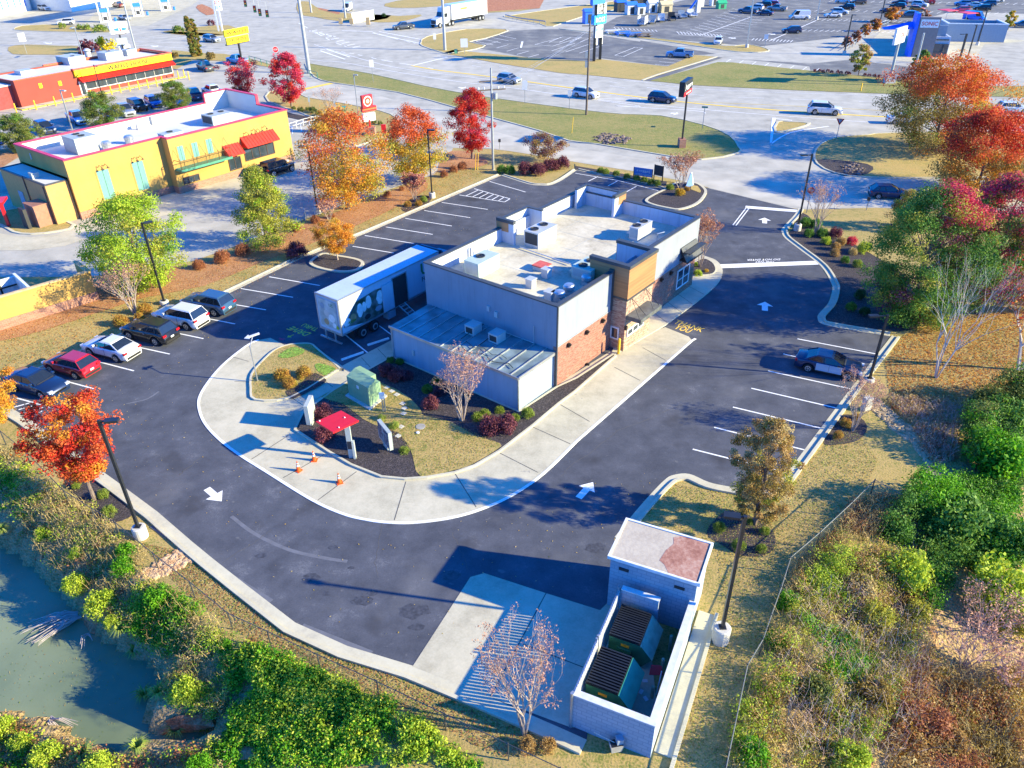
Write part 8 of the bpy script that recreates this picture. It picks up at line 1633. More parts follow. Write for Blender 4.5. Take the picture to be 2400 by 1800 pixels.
# ---- wire fences
m_wire=mat('fence_wire',(0.16,0.17,0.17),.6,.3);m_fpost=mat('fence_post',(0.05,0.055,0.06),.5)
def fence(pts,label,hgt_=1.15,post_every=None,pm=None,rm=None,mesh_m=None):
 P=[np.array([p[0],p[1],th(p[0],p[1])]) for p in pts];o0=P[len(P)//2].copy();t=thing('chain_link_fence',tuple(o0),label,'fence')
 P=[p-o0 for p in P];b=MB();b.tube([tuple(p+[0,0,hgt_]) for p in P],.022,6);b.build('top_rail',rm or m_fpost,t)
 for p in P: b=MB();b.tube([tuple(p+np.array([0,0,-.2])),tuple(p+np.array([0,0,hgt_+.06]))],.034,6);b.build('post',pm or m_fpost,t)
 V=[];
 for i in range(len(P)-1):
  a,c=P[i],P[i+1];Ld=np.linalg.norm((c-a)[:2]);n=int(Ld/.11);d=(c-a)/Ld;r=.0035
  for k in range(-int(hgt_/.11),n):
   for s_ in (1,-1):
    u0,u1=(k*.11,k*.11+hgt_);z0,z1=(0,hgt_) if s_ > 0 else (hgt_,0)
    if u0 < 0: z0=z0+(z1-z0)*(-u0/hgt_);u0=0
    if u1 > Ld: z1=z0+(z1-z0)*((Ld-u0)/(u1-u0));u1=Ld
    if u1-u0 < .02: continue
    A=a+d*u0+[0,0,z0];B=a+d*u1+[0,0,z1];V += [A+[0,0,-r],A+[0,0,r],B+[0,0,r],B+[0,0,-r]]
 b=MB();b.v=[tuple(v) for v in V];b.f=[(i,i+1,i+2,i+3) for i in range(0,len(V),4)];b.m=[0]*len(b.f);b.build('wire_mesh',mesh_m or m_wire,t);return t
fence(FL[2:],'black chain link fence running along the pond bank to the bottom edge')
fence(FR,'grey chain link fence between the lawn and the right thicket',rm=m_wire)
# ---- things round the order point
K10=K(680,900,4.53)
def slab(pa,pb_,ytop_a,thick,label,name,m_body,m_face,face_side=1,z0=.35):
 A=G(*pa,.15);B=G(*pb_,.15);h=hgt(pa[0],pa[1],ytop_a,.15);d=(B-A)[:2];Ld=np.linalg.norm(d);d /= Ld;t=thing(name,(A[0],A[1],.15),label,'menu board',None,math.atan2(d[1],d[0]))
 b=MB();b.box(0,-thick/2,z0,Ld,thick/2,h);bd=b.build('cabinet',m_body,t);b=MB();b.box(Ld*.3,-thick/3,0,Ld*.7,thick/3,z0);b.build('post',m_body,t)
 y=face_side*thick/2
 n_=2 if Ld > .9 else 1
 for k in range(n_): b=MB();w_=Ld/n_;b.box(k*w_+.06,min(y,y+face_side*.015),z0+.12,(k+1)*w_-.06,max(y,y+face_side*.015),h-.08);b.build('screen',m_face,bd)
 return t
slab(K10([(205,480)])[0],K10([(262,355)])[0],K10([(0,240)])[0][1],.28,'grey menu board slab between the footpath and the purple shrub','menu_board',m_acgrey,m_dark,1)
slab(K10([(1085,750)])[0],K10([(968,600)])[0],K10([(0,520)])[0][1],.24,'dark screened menu board standing in the mulch right of the red canopy','menu_board',m_acgrey,mat('menu_screen',(0.06,0.06,0.09),.25,c2=(0.30,0.30,0.34),scale=4),1)
zc=2.75;cs_=[G(*K10([q])[0],zc) for q in ((272,397),(455,512),(728,385),(540,280))];pb_=G(*K10([(655,775)])[0],.15)
t=thing('order_canopy',(pb_[0],pb_[1],.15),'bright red flat canopy on one grey post over the order point','canopy');b=MB();b.hexa([(c[0]-pb_[0],c[1]-pb_[1],zc-.15-.12) for c in cs_],[(c[0]-pb_[0],c[1]-pb_[1],zc-.15) for c in cs_]);b.build('canopy_roof',m_sred,t)
b=MB();b.box(-.16,-.1,0,.16,.1,zc-.25);b.box(.16,-.22,0,.30,.05,1.3);b.build('post',m_acgrey,t)
b=MB();b.box(-.14,-.12,.7,.14,-.1,1.3);b.build('speaker_panel',m_dark,t)
for fx,fy in ((.08,.1),(.5,.8),(.9,.3)): c=cs_[0]+(cs_[1]-cs_[0])*fx+(cs_[3]-cs_[0])*fy;b=MB();b.lathe([(.05,zc-.15),(.04,zc-.1)],8,(c[0]-pb_[0],c[1]-pb_[1]));b.build('roof_bolt',m_sgn,t)
o0=np.array([-8.87,39.43])*S;L1=np.array([-10.42,40.86])*S-o0;R1=np.array([-8.21,40.63])*S-o0
t=thing('transformer_cabinet',(o0[0],o0[1],.15),'pale green electrical transformer cabinet on a concrete pad','electrical cabinet');Z=1.62*S
b=MB();e=.25*R1/np.linalg.norm(R1);f_=.2*L1/np.linalg.norm(L1);c4=[-e-f_,R1+e-f_,R1+L1+e+f_,L1-e+f_];b.hexa([(*c,-.1) for c in c4],[(*c,.1) for c in c4]);b.build('concrete_pad',m_cbase,t)
m_tg=mat('cabinet_green',(0.20,0.33,0.20),.5,var=.08);m_tg2=mat('cabinet_green_shade',(0.17,0.29,0.18),.5,var=.08)
b=MB();a0=np.zeros(2);b.hexa([(*a0,.1),(*(R1*.62),.1),(*(R1*.62+L1),.1),(*L1,.1)],[(*a0,Z*.92),(*(R1*.62),Z),(*(R1*.62+L1),Z),(*L1,Z*.92)]);b.hexa([(*(R1*.62+L1*.25),.1),(*(R1+L1*.25),.1),(*(R1+L1),.1),(*(R1*.62+L1),.1)],[(*(R1*.62+L1*.25),Z),(*(R1+L1*.25),Z*.93),(*(R1+L1),Z*.93),(*(R1*.62+L1),Z)]);b.hexa([(*(R1*.62),.1),(*(R1*.9),.1),(*(R1*.9+L1*.25),.1),(*(R1*.62+L1*.25),.1)],[(*(R1*.62),Z*.8),(*(R1*.9),Z*.78),(*(R1*.9+L1*.25),Z*.78),(*(R1*.62+L1*.25),Z*.8)]);b.build('cabinet',m_tg,t)
b=MB();nl=np.array([-L1[1],L1[0]])/np.linalg.norm(L1)*.012;nl=nl if nl@R1 < 0 else -nl;c=L1*.45;b.hexa([(*(c+nl*0),1.1),(*(c+L1*.1),1.1),(*(c+L1*.1+nl),1.1),(*(c+nl),1.1)],[(*(c+nl*0),1.35),(*(c+L1*.1),1.35),(*(c+L1*.1+nl),1.35),(*(c+nl),1.35)]);b.build('warning_label',m_sgn,t)
q=G(*CB([(965,732)])[0],.15);t=thing('meter_post',tuple(q),'galvanised double post with a pale meter box beside the green cabinet','meter');b=MB();b.box(-.05,-.04,0,.03,.04,1.5);b.box(.10,-.04,0,.18,.04,1.5);b.build('post',m_galv,t);b=MB();b.box(-.15,-.14,1.15,.2,-.02,1.6);b.build('meter_box',mat('pale_blue_box',(0.45,0.55,0.62),.5),t)
cone0=None
for i,((x,y),lab) in enumerate([((517,1048),'orange traffic cone nearest the red canopy'),((415,1115),'orange traffic cone farthest left'),((680,1193),'orange traffic cone nearest the camera')]):
 q=G(*CB([(x,y)])[0],.05)
 if cone0 is None:
  cone0=thing('traffic_cone',tuple(q),lab,'traffic cone','cones on the drive-through lane');b=MB();b.box(-.19,-.19,0,.19,.19,.035);b.build('base',m_orange,cone0);b=MB();b.lathe([(.14,.035),(.03,.74),(.02,.75)],16);b.build('cone',m_orange,cone0)
  for z0,z1 in ((.36,.48),(.56,.63)): r=lambda z: .14-.11*(z-.035)/.705+.004;b=MB();b.lathe([(r(z0),z0),(r(z1),z1)],16);b.build('reflective_band',m_sgn,cone0)
 else: copy_tree(cone0,tuple(q),i,lab,'cones on the drive-through lane')
for a,c,lab in (((692,402),(835,352),'white concrete wheel stop in the short bay nearest the lawn island'),((862,306),(1000,262),'white concrete wheel stop in the bay beside the lorry')):
 p,q=G(*CB([a])[0]),G(*CB([c])[0]);b=MB();d=(q-p)[:2];n=np.array([-d[1],d[0]])/np.linalg.norm(d)*.09;b.hexa([(*(-n),0),(*(d-n),0),(*(d+n),0),(*n,0)],[(*(-n*.6),.12),(*(d-n*.6),.12),(*(d+n*.6),.12),(*(n*.6),.12)]);o=b.build('wheel_stop',m_white);o.location=(p[0],p[1],.03);tag(o,lab,'wheel stop')
q=G(*CB([(1205,830)])[0],.16);b=MB();b.lathe([(.33,0),(.33,.03),(.30,.035)],20);o=b.build('manhole_cover',mat('manhole_grey',(0.30,0.29,0.27),.8));o.location=q;tag(o,'round grey manhole cover in the lawn below the crape myrtle','manhole cover')
q=G(*CB([(1187,870)])[0],.16);b=MB();b.lathe([(.12,0),(.12,.06),(.08,.07)],14);o=b.build('valve_cap',m_sgn);o.location=q;tag(o,'small pale valve cap beside the manhole cover','valve cap')
for i,(x,y) in enumerate(((985,577),(1018,600),(1050,622),(1088,680),(1100,710),(1095,745),(1060,890),(1078,830))):
 q=G(*CB([(x,y)])[0],.16);b=MB();b.box(-.17,-.17,0,.17,.17,.03);o=b.build('stepping_stone',m_cbase);o.location=q;o.rotation_euler=(0,0,.9);tag(o,'%s stepping stone counted from the green cabinet' % ordn(i),'stepping stone','stepping stones by the green cabinet')
# arrow sign on a bent post
q=G(604,893,.15);h=hgt(604,893,812,.15);t=thing('arrow_sign',tuple(q),'pale arrow shaped sign on a bent galvanised post at the drive-through entry','sign');b=MB();a1=G(592,790,h+.6);dd=(a1-q);b.tube([(0,0,0),(0,0,h),(dd[0]*.9,dd[1]*.9,h+.45)],.05,8);b.build('post',m_galv,t)
b=MB();cx,cy,cz=dd[0]*.9,dd[1]*.9,h+.55;A=[(-.55,0),(-.2,.24),(-.2,.09),(.55,.09),(.55,-.09),(-.2,-.09),(-.2,-.24)];b.prism(A,0,.06);o=b.build('arrow',m_sgn,t);o.location=(cx,cy,cz);o.rotation_euler=(R(12),R(-10),R(22))
# entrance banner, black board, folding sign
A=CI([(320,350)])[0];gl_,gr_=G(*CI([(305,590)])[0]),G(*CI([(690,645)])[0]);hb=hgt(*CI([(690,645)])[0],CI([(0,415)])[0][1]);t=thing('banner',(gl_[0],gl_[1],0),'blue banner on posts seen from behind above the shrub row','banner',None,math.atan2(gr_[1]-gl_[1],gr_[0]-gl_[0]));Wb=np.linalg.norm((gr_-gl_)[:2])
for x in (0,Wb): b=MB();b.box(x-.04,-.04,0,x+.04,.04,hb);b.build('post',m_pole,t)
b=MB();b.box(.04,-.02,.35,Wb-.04,.02,hb);bn=b.build('cloth',mat('banner_blue',(0.10,0.22,0.50),.7,var=.08),t)
lettering('Jaggers',m_sgn,(Wb*.87,-.03,hb*.60),(-1,0,0),(0,0,1),Wb*.72,hb*.26,bn,depth=0);lettering('NOW OPEN',m_sgn,(Wb*.96,-.03,hb*.27),(-1,0,0),(0,0,1),Wb*.9,hb*.2,bn,depth=0)
gl_,gr_=G(*CI([(725,655)])[0]),G(*CI([(900,695)])[0]);hb=hgt(*CI([(725,655)])[0],CI([(0,310)])[0][1]);t=thing('notice_board',(gl_[0],gl_[1],0),'black notice board on two posts right of the blue banner','sign',None,math.atan2(gr_[1]-gl_[1],gr_[0]-gl_[0]));Wb=np.linalg.norm((gr_-gl_)[:2])
for x in (0,Wb): b=MB();b.box(x-.05,-.05,0,x+.05,.05,hb);b.build('post',m_pole,t)
b=MB();b.box(.05,-.03,hb*.38,Wb-.05,.03,hb-.03);b.build('board',mat('board_black',(0.04,0.035,0.035),.6),t)
q=G(*CI([(1420,770)])[0]);t=thing('folding_sign',(q[0],q[1],.1),'white and blue folding sign behind the golden shrub','sign',None,.5);b=MB();b.hexa([(-.7,-.5,0),(.5,-.5,0),(.5,-.44,0),(-.7,-.44,0)],[(.3,-.03,1.5),(.5,-.03,1.5),(.5,.03,1.5),(.3,.03,1.5)]);b.build('front_panel',mat('banner_blue',(0.10,0.22,0.50),.7),t);b=MB();b.hexa([(.5,-.4,0),(.95,-.1,0),(.95,-.04,0),(.5,-.34,0)],[(.42,-.03,1.55),(.55,0,1.55),(.55,.05,1.55),(.42,.03,1.55)]);b.build('side_panel',m_sgn,t)
# bollards
bol=None;pts_=[(110,733),(237,712),(363,687),(482,662),(600,640),(727,615),(785,602),(845,592),(905,582),(963,572),(1020,561),(1057,552),(1128,500),(1160,512),(1198,505),(1228,518)]
for i,(x,y) in enumerate(pts_):
 p=G(*C1a([(x,y)])[0]);lab='%s yellow bollard from the left in front of the diner' % ordn(i)
 if bol is None: bol=thing('bollard',(p[0],p[1],.02),lab,'bollard','yellow bollards at the diner');b=MB();b.lathe([(.10,0),(.10,1.5),(.06,1.56)],10);b.build('post',m_safety,bol)
 else: copy_tree(bol,(p[0],p[1],.02),0,lab,'yellow bollards at the diner')
p=G(*CW([(472,1362)])[0]);t=thing('bollard',(p[0],p[1],.1),'yellow bollard at the corner of the pick-up window tower','bollard');b=MB();b.lathe([(.10,0),(.10,1.25),(.06,1.32)],12);b.build('post',m_safety,t)
m_pb=mat('pale_green_post',(0.32,0.38,0.26),.6)
for (x,y0,y1),lab in (((1848,895,800),'pale green bollard in the dumpster enclosure beside the upper dumpster'),((1795,1055,950),'pale green bollard in the dumpster enclosure between the dumpsters'),((1735,1205,1130),'pale green bollard in front of the red sign in the enclosure'),((1680,1345,1312),'short pale green bollard in the front corner of the enclosure')):
 a=CD([(x,y0)])[0];p=G(*a);h=hgt(a[0],a[1],CD([(x,y1)])[0][1]);t=thing('bollard',(p[0],p[1],.02),lab,'bollard');b=MB();b.lathe([(.08,0),(.08,h-.05),(.04,h)],10);b.build('post',m_pb,t)
p=G(*CD([(1757,1150)])[0]);t=thing('leaning_panel',(p[0],p[1],.05),'red panel on a white stick leaning in the dumpster enclosure','panel');b=MB();b.tube([(0,-.3,0),(.2,.1,1.1)],.03,6);b.build('stick',m_sgn,t);b=MB();b.hexa([(-.3,.2,.7),(.3,.1,.8),(.3,.13,.8),(-.3,.23,.7)],[(-.2,.45,1.05),(.25,.35,1.1),(.25,.38,1.1),(-.2,.48,1.05)]);b.build('panel',m_sred,t)
for i,((x,y),lab) in enumerate([((1690,1100),'pale piece of litter behind the front dumpster'),((1665,1170),'second pale scrap on the enclosure floor'),((1695,1215),'third pale scrap on the enclosure floor')]): p=G(*CD([(x,y)])[0]);b=MB();b.box(-.12,-.08,0,.12,.08,.02);o=b.build('litter',m_sgn);o.location=(p[0],p[1],.06);o.rotation_euler=(0,0,i);tag(o,lab,'litter')
p=G(*CD([(1500,1545)])[0]);t=thing('mop_bucket',(p[0],p[1],.02),'grey mop bucket with wringer beside the front wall of the enclosure','bucket',None,.2);b=MB();b.hexa([(-.22,-.16,.08),(.22,-.16,.08),(.22,.16,.08),(-.22,.16,.08)],[(-.28,-.2,.5),(.28,-.2,.5),(.28,.2,.5),(-.28,.2,.5)]);b.build('tub',mat('bucket_grey',(0.34,0.33,0.30),.6),t);b=MB();b.hexa([(0,-.12,.5),(.24,-.12,.5),(.24,.14,.5),(0,.14,.5)],[(0,-.14,.82),(.28,-.14,.82),(.28,.16,.82),(0,.16,.82)]);b.build('wringer',m_slate,t);b=MB();b.box(-.24,-.17,.42,.24,.17,.51);b.build('dirty_water',m_black,t)
b=MB();b.tube([(0,0,.5),(-.9,.35,.75)],.02,6);o=b.build('mop_handle',m_galv);o.location=(p[0],p[1],0);tag(o,'thin metal mop sticking out of the bucket','mop');o.name='mop'
# yellow restaurant's order point on the left edge
def ybox(px,yt,w,d,lab,nm,m,cat,yaw=.3,z0=0): p=G(*px);h=hgt(px[0],px[1],yt);t=thing(nm,(p[0],p[1],.03),lab,cat,None,yaw);b=MB();b.box(-w/2,-d/2,z0,w/2,d/2,h);b.build('cabinet',m,t);return t,h
t,h=ybox(CY([(60,915)])[0],CY([(0,760)])[0][1],.3,.3,'red canopy and order post at the left edge beside the yellow restaurant','order_canopy',m_sred,'canopy');b=MB();b.box(-2.2,-1.0,h,0.5,1.2,h+.25);b.build('canopy_roof',m_sred,t)
t,h=ybox(CY([(185,925)])[0],CY([(0,800)])[0][1],.35,1.2,'black menu slab on the small lawn beside the yellow restaurant','menu_board',m_dark,'menu board',.9)
t,h=ybox(CY([(180,712)])[0],CY([(0,600)])[0][1],1.3,.25,'red and white poster board behind the yellow restaurant','poster_board',mat('poster',(0.55,0.05,0.03),.6,c2=(0.65,0.55,0.48),scale=4),'sign',.9)
t,h=ybox(C6([(640,900)])[0],C6([(0,790)])[0][1],.12,1.2,'dark leaning menu slab by the kerb under the large orange oak','menu_board',m_slate,'menu board',.2)
t,h=ybox(K9([(1740,1040)])[0],180+885/7.9,.7,.25,'small red direction sign right of the red pylon','direction_sign',m_sred,'sign',.0)
t,h=ybox(K9([(1240,1040)])[0],180+870/7.9,.5,.2,'small red direction sign left of the red pylon','direction_sign',m_sred,'sign',.0)
t,h=ybox(K9([(1008,635)])[0],180+550/7.9,.8,.8,'small dark green utility box on the tan lawn by the access road','utility_box',m_tgreen,'utility box',.2)
t,h=ybox(C2([(1020,348)])[0],C2([(0,320)])[0][1],.7,.5,'small green cabinet on the far lawn corner','utility_box',m_tgreen,'utility box',.2)
t,h=ybox((2028,960),933,.55,.4,'grey cabinet behind the crape myrtle at the right kerb','utility_box',m_cbase,'utility box',.4)
# ---- garden goods in the shop car park
m_gb=mat('goods_blue',(0.03,0.16,0.62),.5);m_gw=mat('goods_white',(0.56,0.57,0.58),.5);m_gg=mat('goods_green',(0.03,0.35,0.16),.5)
def shedlet(px,w,d,h,m,mr,lab,roof=True):
 p=G(*px);t=thing('display_shed',(p[0],p[1],.03),lab,'shed','goods for sale in the shop car park',.25);b=MB();b.box(-w/2,-d/2,0,w/2,d/2,h);b.build('wall',m,t)
 if roof: b=MB();b.add([(-w/2-.2,-d/2-.2,h),(w/2+.2,-d/2-.2,h),(w/2+.2,d/2+.2,h),(-w/2-.2,d/2+.2,h),(-w/2-.2,0,h+w*.3),(w/2+.2,0,h+w*.3)],[(0,1,5,4),(2,3,4,5),(0,4,3),(1,2,5),(3,2,1,0)]);b.build('roof',mr,t)
 b=MB();b.box(-w*.2,-d/2-.06,.2,w*.2,-d/2,h*.8);b.build('door',m_dark,t)
for (x,y),w,d,h,m,mr,lab in (((235,120),3,3,2.6,m_dark,m_gb,'display shed with bright blue roof at the left of the goods'),((345,150),3,2.4,2.6,m_gw,m_gb,'white display shed right of the blue roofed one'),((440,150),2.4,2.4,2.2,m_gw,m_gb,'small white shed with blue tent roof'),((560,130),2.6,2.4,2.6,m_gw,m_gw,'white display shed with a blue sign'),((480,60),8,3,3,m_dark,m_dark,'long dark display shed at the back'),((640,60),4,3,3,m_gw,m_dark,'white and black display shed at the back'),((700,130),3.5,2.6,2.2,mat('goods_tan',(0.50,0.42,0.26),.7),mat('goods_tan',(0.50,0.42,0.26),.7),'tan display shed in the middle of the goods'),((1200,60),2,2,3.2,m_gw,m_gw,'pale display shed at the right end of the goods'),((1280,90),2.6,2,1.6,m_gg,m_gg,'green display playhouse at the right end of the goods'),((-25,60),2,2,3,m_gb,m_gb,'blue display shed right behind the shopping pylon'),((-560,115),2.6,2.6,3,m_gb,m_gb,'tall blue display shed left of the shopping pylon')):
 q=C34([(x,y)])[0] if x > -500 else K5([(650,455)])[0];shedlet(q,w,d,h,m,mr,lab)
for (x,y),lab in (((1010,130),'blue climbing slide among the goods'),((1050,70),'green climbing slide among the goods')):
 p=G(*C34([(x,y)])[0]);mm=m_gb if 'blue' in lab else m_gg;t=thing('playground_slide',(p[0],p[1],.03),lab,'slide',None,.3);b=MB();b.hexa([(-2.6,-.5,0),(-2.4,-.5,0),(-2.4,.5,0),(-2.6,.5,0)],[(0,-.5,3.2),(.2,-.5,3.2),(.2,.5,3.2),(0,.5,3.2)]);b.build('chute',mm,t);b=MB();b.box(.3,-.6,0,1.5,.6,3.4);b.build('tower',m_gw,t)
for i,((x,y),mm,lab) in enumerate([((160,345),m_gw,'pale picnic set at the kerb, leftmost of four'),((262,362),m_gb,'blue picnic set at the kerb, second of four'),((370,375),m_gb,'blue picnic set at the kerb, third of four'),((472,385),m_timber,'brown picnic set at the kerb, rightmost of four')]):
 p=G(*C34([(x,y)])[0]);t=thing('picnic_table',(p[0],p[1],.03),lab,'table','picnic sets at the kerb',.2);b=MB();b.box(-2,-.5,.72,2,.5,.82);b.build('tabletop',mm,t)
 for y_ in (-1.1,1.1): b=MB();b.box(-2,y_-.2,.42,2,y_+.2,.5);b.build('bench',mm,t)
 for x_ in (-1.5,1.5): b=MB();b.box(x_-.1,-1.1,0,x_+.1,1.1,.42);b.box(x_-.1,-.1,.42,x_+.1,.1,.72);b.build('leg',mm,t)
for i,((x,y),lab) in enumerate([((465,265),'white utility trailer, lowest in the trailer row'),((560,245),'galvanised trailer second in the trailer row'),((660,225),'white trailer third in the trailer row'),((770,210),'black and white trailer fourth in the trailer row'),((880,190),'grey trailer fifth in the trailer row'),((980,175),'small trailer at the upper end of the trailer row')]):
 p=G(*C34([(x,y)])[0]);t=thing('utility_trailer',(p[0],p[1],.03),lab,'trailer','trailers in the shop car park',1.2+i*.1);mm=(m_gw,m_galv,m_gw,m_dark,m_galv,m_gw)[i];b=MB();b.box(-1.8,-1,.5,1.8,1,.62);b.build('bed',mm,t)
 for y_ in (-1,.94): b=MB();b.box(-1.8,y_,.62,1.8,y_+.06,1.1 if i else 2.4);b.build('side_rail',mm,t)
 b=MB();b.box(1.74,-.94,.62,1.8,.94,1.9);b.build('ramp_gate',mm,t)
 for y_ in (-1.15,1.02): b=MB();b.tube([(0,y_,.33),(0,y_+.13,.33)],.33,12);b.build('wheel',m_tyre,t)
for i,((x,y),lab) in enumerate([((1390,235),'pink red flat umbrella behind the drive-in, left one'),((1590,265),'pink red flat umbrella behind the drive-in, right one')]):
 p=G(*CSo([(x,y)])[0]);t=thing('umbrella',(p[0],p[1],0),lab,'umbrella','umbrellas at the drive-in',.3);b=MB();b.box(-1.8,-1.8,3.0,1.8,1.8,3.15);b.build('canopy',mat('pink_red',(0.65,0.05,0.10),.6),t);b=MB();b.tube([(0,0,0),(0,0,3)],.06,6);b.build('pole',m_galv,t)
# ---- stones, fallen leaves, cracks and stains
def scatter(name,poly,n,size,m,label,cat,seed,z=.04,fn=G,thick=False,lift=0.0,dens=None):
 g=np.random.default_rng(seed);P2=[tuple(fn(x,y)[:2]) for x,y in poly];A=np.array(P2);lo,hi=A.min(0),A.max(0);P=[]
 while len(P) < n:
  q=lo+(hi-lo)*g.random((n,2));q=q[inside(q,P2)];P += list(q)
 P=np.array(P[:n]);zz=(terr(P) if fn is GT else np.zeros(n))+z
 if thick:
  b=MB();rs=random.Random(seed)
  for (x,y),z_ in zip(P,zz): s=size*rs.uniform(.5,1.2);b.ball((x,y,z_+s*.2),(s,s*rs.uniform(.6,1),s*.55),6,4,.18,rs)
  o=b.build(name,m)
 else:
  mats_=[L[k] for k in m];me=leaf_mesh(name,np.column_stack([P,zz]),np.full((n,3),.001),np.ones(n,int),size,mats_,g.integers(0,len(mats_),n),seed,up=4.0);o=add_obj(name,me)
 o['kind']='stuff';tag(o,label,cat);return o
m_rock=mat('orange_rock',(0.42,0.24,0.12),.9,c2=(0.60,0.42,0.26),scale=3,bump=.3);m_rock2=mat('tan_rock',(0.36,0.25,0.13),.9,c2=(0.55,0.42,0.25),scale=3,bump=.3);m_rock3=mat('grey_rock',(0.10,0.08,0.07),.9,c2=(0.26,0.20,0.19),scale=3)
scatter('rock_chute',C4([(770,158),(845,210),(740,265),(600,320),(560,300),(640,240)]),520,.13,m_rock,'orange brown broken stones in the chute under the wire fence','stones',1,fn=GT,thick=True,z=-.02)
scatter('rock_gully',CR([(1160,70),(1270,95),(1400,220),(1560,330),(1640,480),(1590,530),(1490,400),(1330,270),(1190,130)]),900,.13,m_rock2,'tan stones lining the gully from the right kerb','stones',2,fn=GT,thick=True,z=-.02)
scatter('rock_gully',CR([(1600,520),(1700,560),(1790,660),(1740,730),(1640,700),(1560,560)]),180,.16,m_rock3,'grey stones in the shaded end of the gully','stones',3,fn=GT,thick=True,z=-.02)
scatter('rock_pile',C2([(1900,900),(1980,865),(2100,880),(2160,905),(2120,935),(1980,940)]),160,.25,m_rock3,'pile of dull brown grey stones at the drain in the green verge','stones',4,thick=True,z=.08)
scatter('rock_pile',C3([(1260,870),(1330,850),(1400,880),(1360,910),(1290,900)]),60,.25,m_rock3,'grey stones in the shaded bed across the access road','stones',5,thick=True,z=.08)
verge=[(250,640),(450,622),(560,590),(700,530),(850,475),(980,425),(1060,380),(1150,400),(1010,480),(860,540),(700,603),(535,682),(330,760),(100,850),(0,880),(-40,800),(120,720)]
scatter('fallen_leaves',verge,16000,.055,['orange','russet','straw','bronze'],'fallen orange and brown leaves on the long verge','leaves',6,z=.045)
scatter('fallen_leaves',[(100,900),(500,690),(1100,420),(1350,410),(1250,480),(950,600),(650,760),(480,900),(480,1000),(700,1180),(1000,1250),(1300,1130),(1600,1100),(1350,1350),(1000,1540),(700,1440),(400,1190),(150,1020)],700,.045,['straw','gold','straw'],'pale single leaves scattered on the asphalt','leaves',7,z=.05)
scatter('fallen_leaves',[(700,600),(1180,405),(1170,415),(880,545),(700,618),(540,695),(330,790),(320,780)],1500,.04,['russet','orange'],'rust coloured leaves gathered in the gutter of the left row','leaves',8,z=.06)
scatter('fallen_leaves',CX([(860,1080),(1100,960),(1659,900),(1659,1450),(1300,1480),(1150,1640),(800,1560),(760,1250)]),17000,.06,['russet','straw','orange','russet','orange'],'fallen brown leaves under the bare trees at the right','leaves',9,fn=GT,z=.03)
scatter('fallen_leaves',C4([(600,130),(780,170),(1230,510),(1700,710),(2300,960),(2400,1050),(2150,1060),(1850,900),(1300,690),(1000,500),(800,350)]),9000,.042,['straw','russet','bronze','boxgreen'],'dry leaves and clippings on the narrow lawn along the front kerb','leaves',10,fn=GT,z=.03)
scatter('fallen_leaves',[(1560,1130),(1800,1175),(1990,990),(2060,1080),(2020,1180),(1880,1330),(1800,1500),(1740,1800),(1570,1800),(1700,1450),(1680,1300),(1500,1200)],14000,.04,['straw','boxgreen','bronze','straw','grass'],'dry grass blades and leaves on the right lawn','leaves',11,fn=GT,z=.03)
scatter('fallen_leaves',CB([(660,600),(960,560),(1210,740),(1400,810),(1720,950),(1540,1085),(1210,1165),(1140,990),(960,850),(560,650)]),6000,.035,['straw','boxgreen','bronze'],'dry grass blades on the lawn beside the manhole','leaves',12,z=.19)
scatter('fallen_leaves',CB([(120,590),(170,430),(330,320),(500,310),(690,470),(370,640),(140,655)]),2600,.035,['straw','boxgreen','bronze'],'dry grass blades on the small lawn island','leaves',13,z=.18)
scatter('floating_debris',C4([(0,130),(270,340),(520,570),(720,700),(690,830),(400,1000),(150,890),(0,870)]),500,.03,['straw','bronze','boxgreen'],'leaves and bits floating on the pond','leaves',14,z=-2.262,fn=lambda x,y: G(x,y,-2.26))
b=MB();rs=random.Random(5)
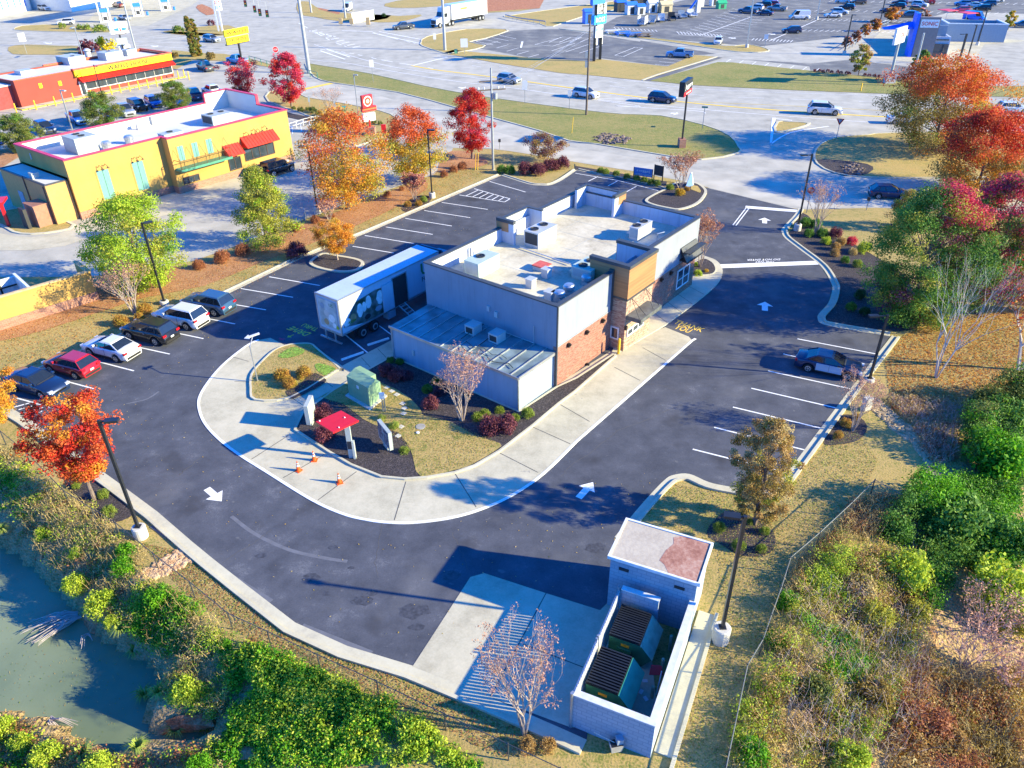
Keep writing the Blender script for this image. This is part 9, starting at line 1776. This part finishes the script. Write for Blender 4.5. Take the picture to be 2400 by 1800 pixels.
def crack(px,w=.03):
 P=W2(px);Q=[]
 for i in range(len(P)-1):
  for k in range(8): t=k/8;Q.append((P[i][0]+(P[i+1][0]-P[i][0])*t+rs.uniform(-.07,.07),P[i][1]+(P[i+1][1]-P[i][1])*t+rs.uniform(-.07,.07)))
 for i in range(len(Q)-1): line(b,Q[i],Q[i+1],w,.034)
crack([(475,1070),(430,1105),(420,1115)],.05);crack([(1600,950),(1450,1010),(1330,1100),(1315,1120)]);crack([(1060,1250),(1085,1300),(1100,1340)]);crack([(520,1320),(600,1270),(640,1240)]);crack([(895,1228),(880,1320),(885,1360)]);crack([(1450,890),(1550,905),(1640,930)])
o=b.build('asphalt_cracks',m_joint);o['kind']='structure'
m_stain=mat('asphalt_stain',(0.052,0.054,0.066),.7,var=.3,scale=6);m_scuff=mat('asphalt_scuff',(0.125,0.13,0.155),.9,var=.12,scale=2)
def blob(px,rx,ry,m,nm,z=.0335,seed=0):
 c=G(*px);rs=random.Random(seed);k=16;pts=[(c[0]+rx*math.cos(2*math.pi*i/k)*rs.uniform(.7,1.15),c[1]+ry*math.sin(2*math.pi*i/k)*rs.uniform(.7,1.15)) for i in range(k)];sheet(nm,catmull(pts,3,True),z,m)
blob(CD([(1370,235)])[0],.62,.42,m_stain,'oil_stain',seed=1)
for i,(x,y,r) in enumerate(((1440,155,.3),(1130,190,.35),(1515,243,.2),(1345,285,.5),(1565,385,.6),(1610,350,.35),(1950,275,.6),(1790,430,.8),(1800,500,.4),(1410,355,.25),(1120,1420,.1))): blob(C4([(x,y)])[0],r,r*.6,m_stain,'oil_stain',seed=i+3) if i < 10 else None
def tyre(px,w):
 P=catmull(W2(px),6);b=MB();band(b,P,-w/2,w/2,.031,.0335);o=b.build('tyre_mark',m_scuff);o['kind']='structure'
tyre(C4([(1000,20),(1100,95),(1250,165),(1400,200),(1500,215)]),.22);tyre(CA([(820,960),(950,930),(1030,880)]),.12)
tyre(C4([(660,60),(850,190),(1010,290),(1170,390)]),.35);tyre(C4([(1300,500),(1450,560),(1600,620)]),.5)
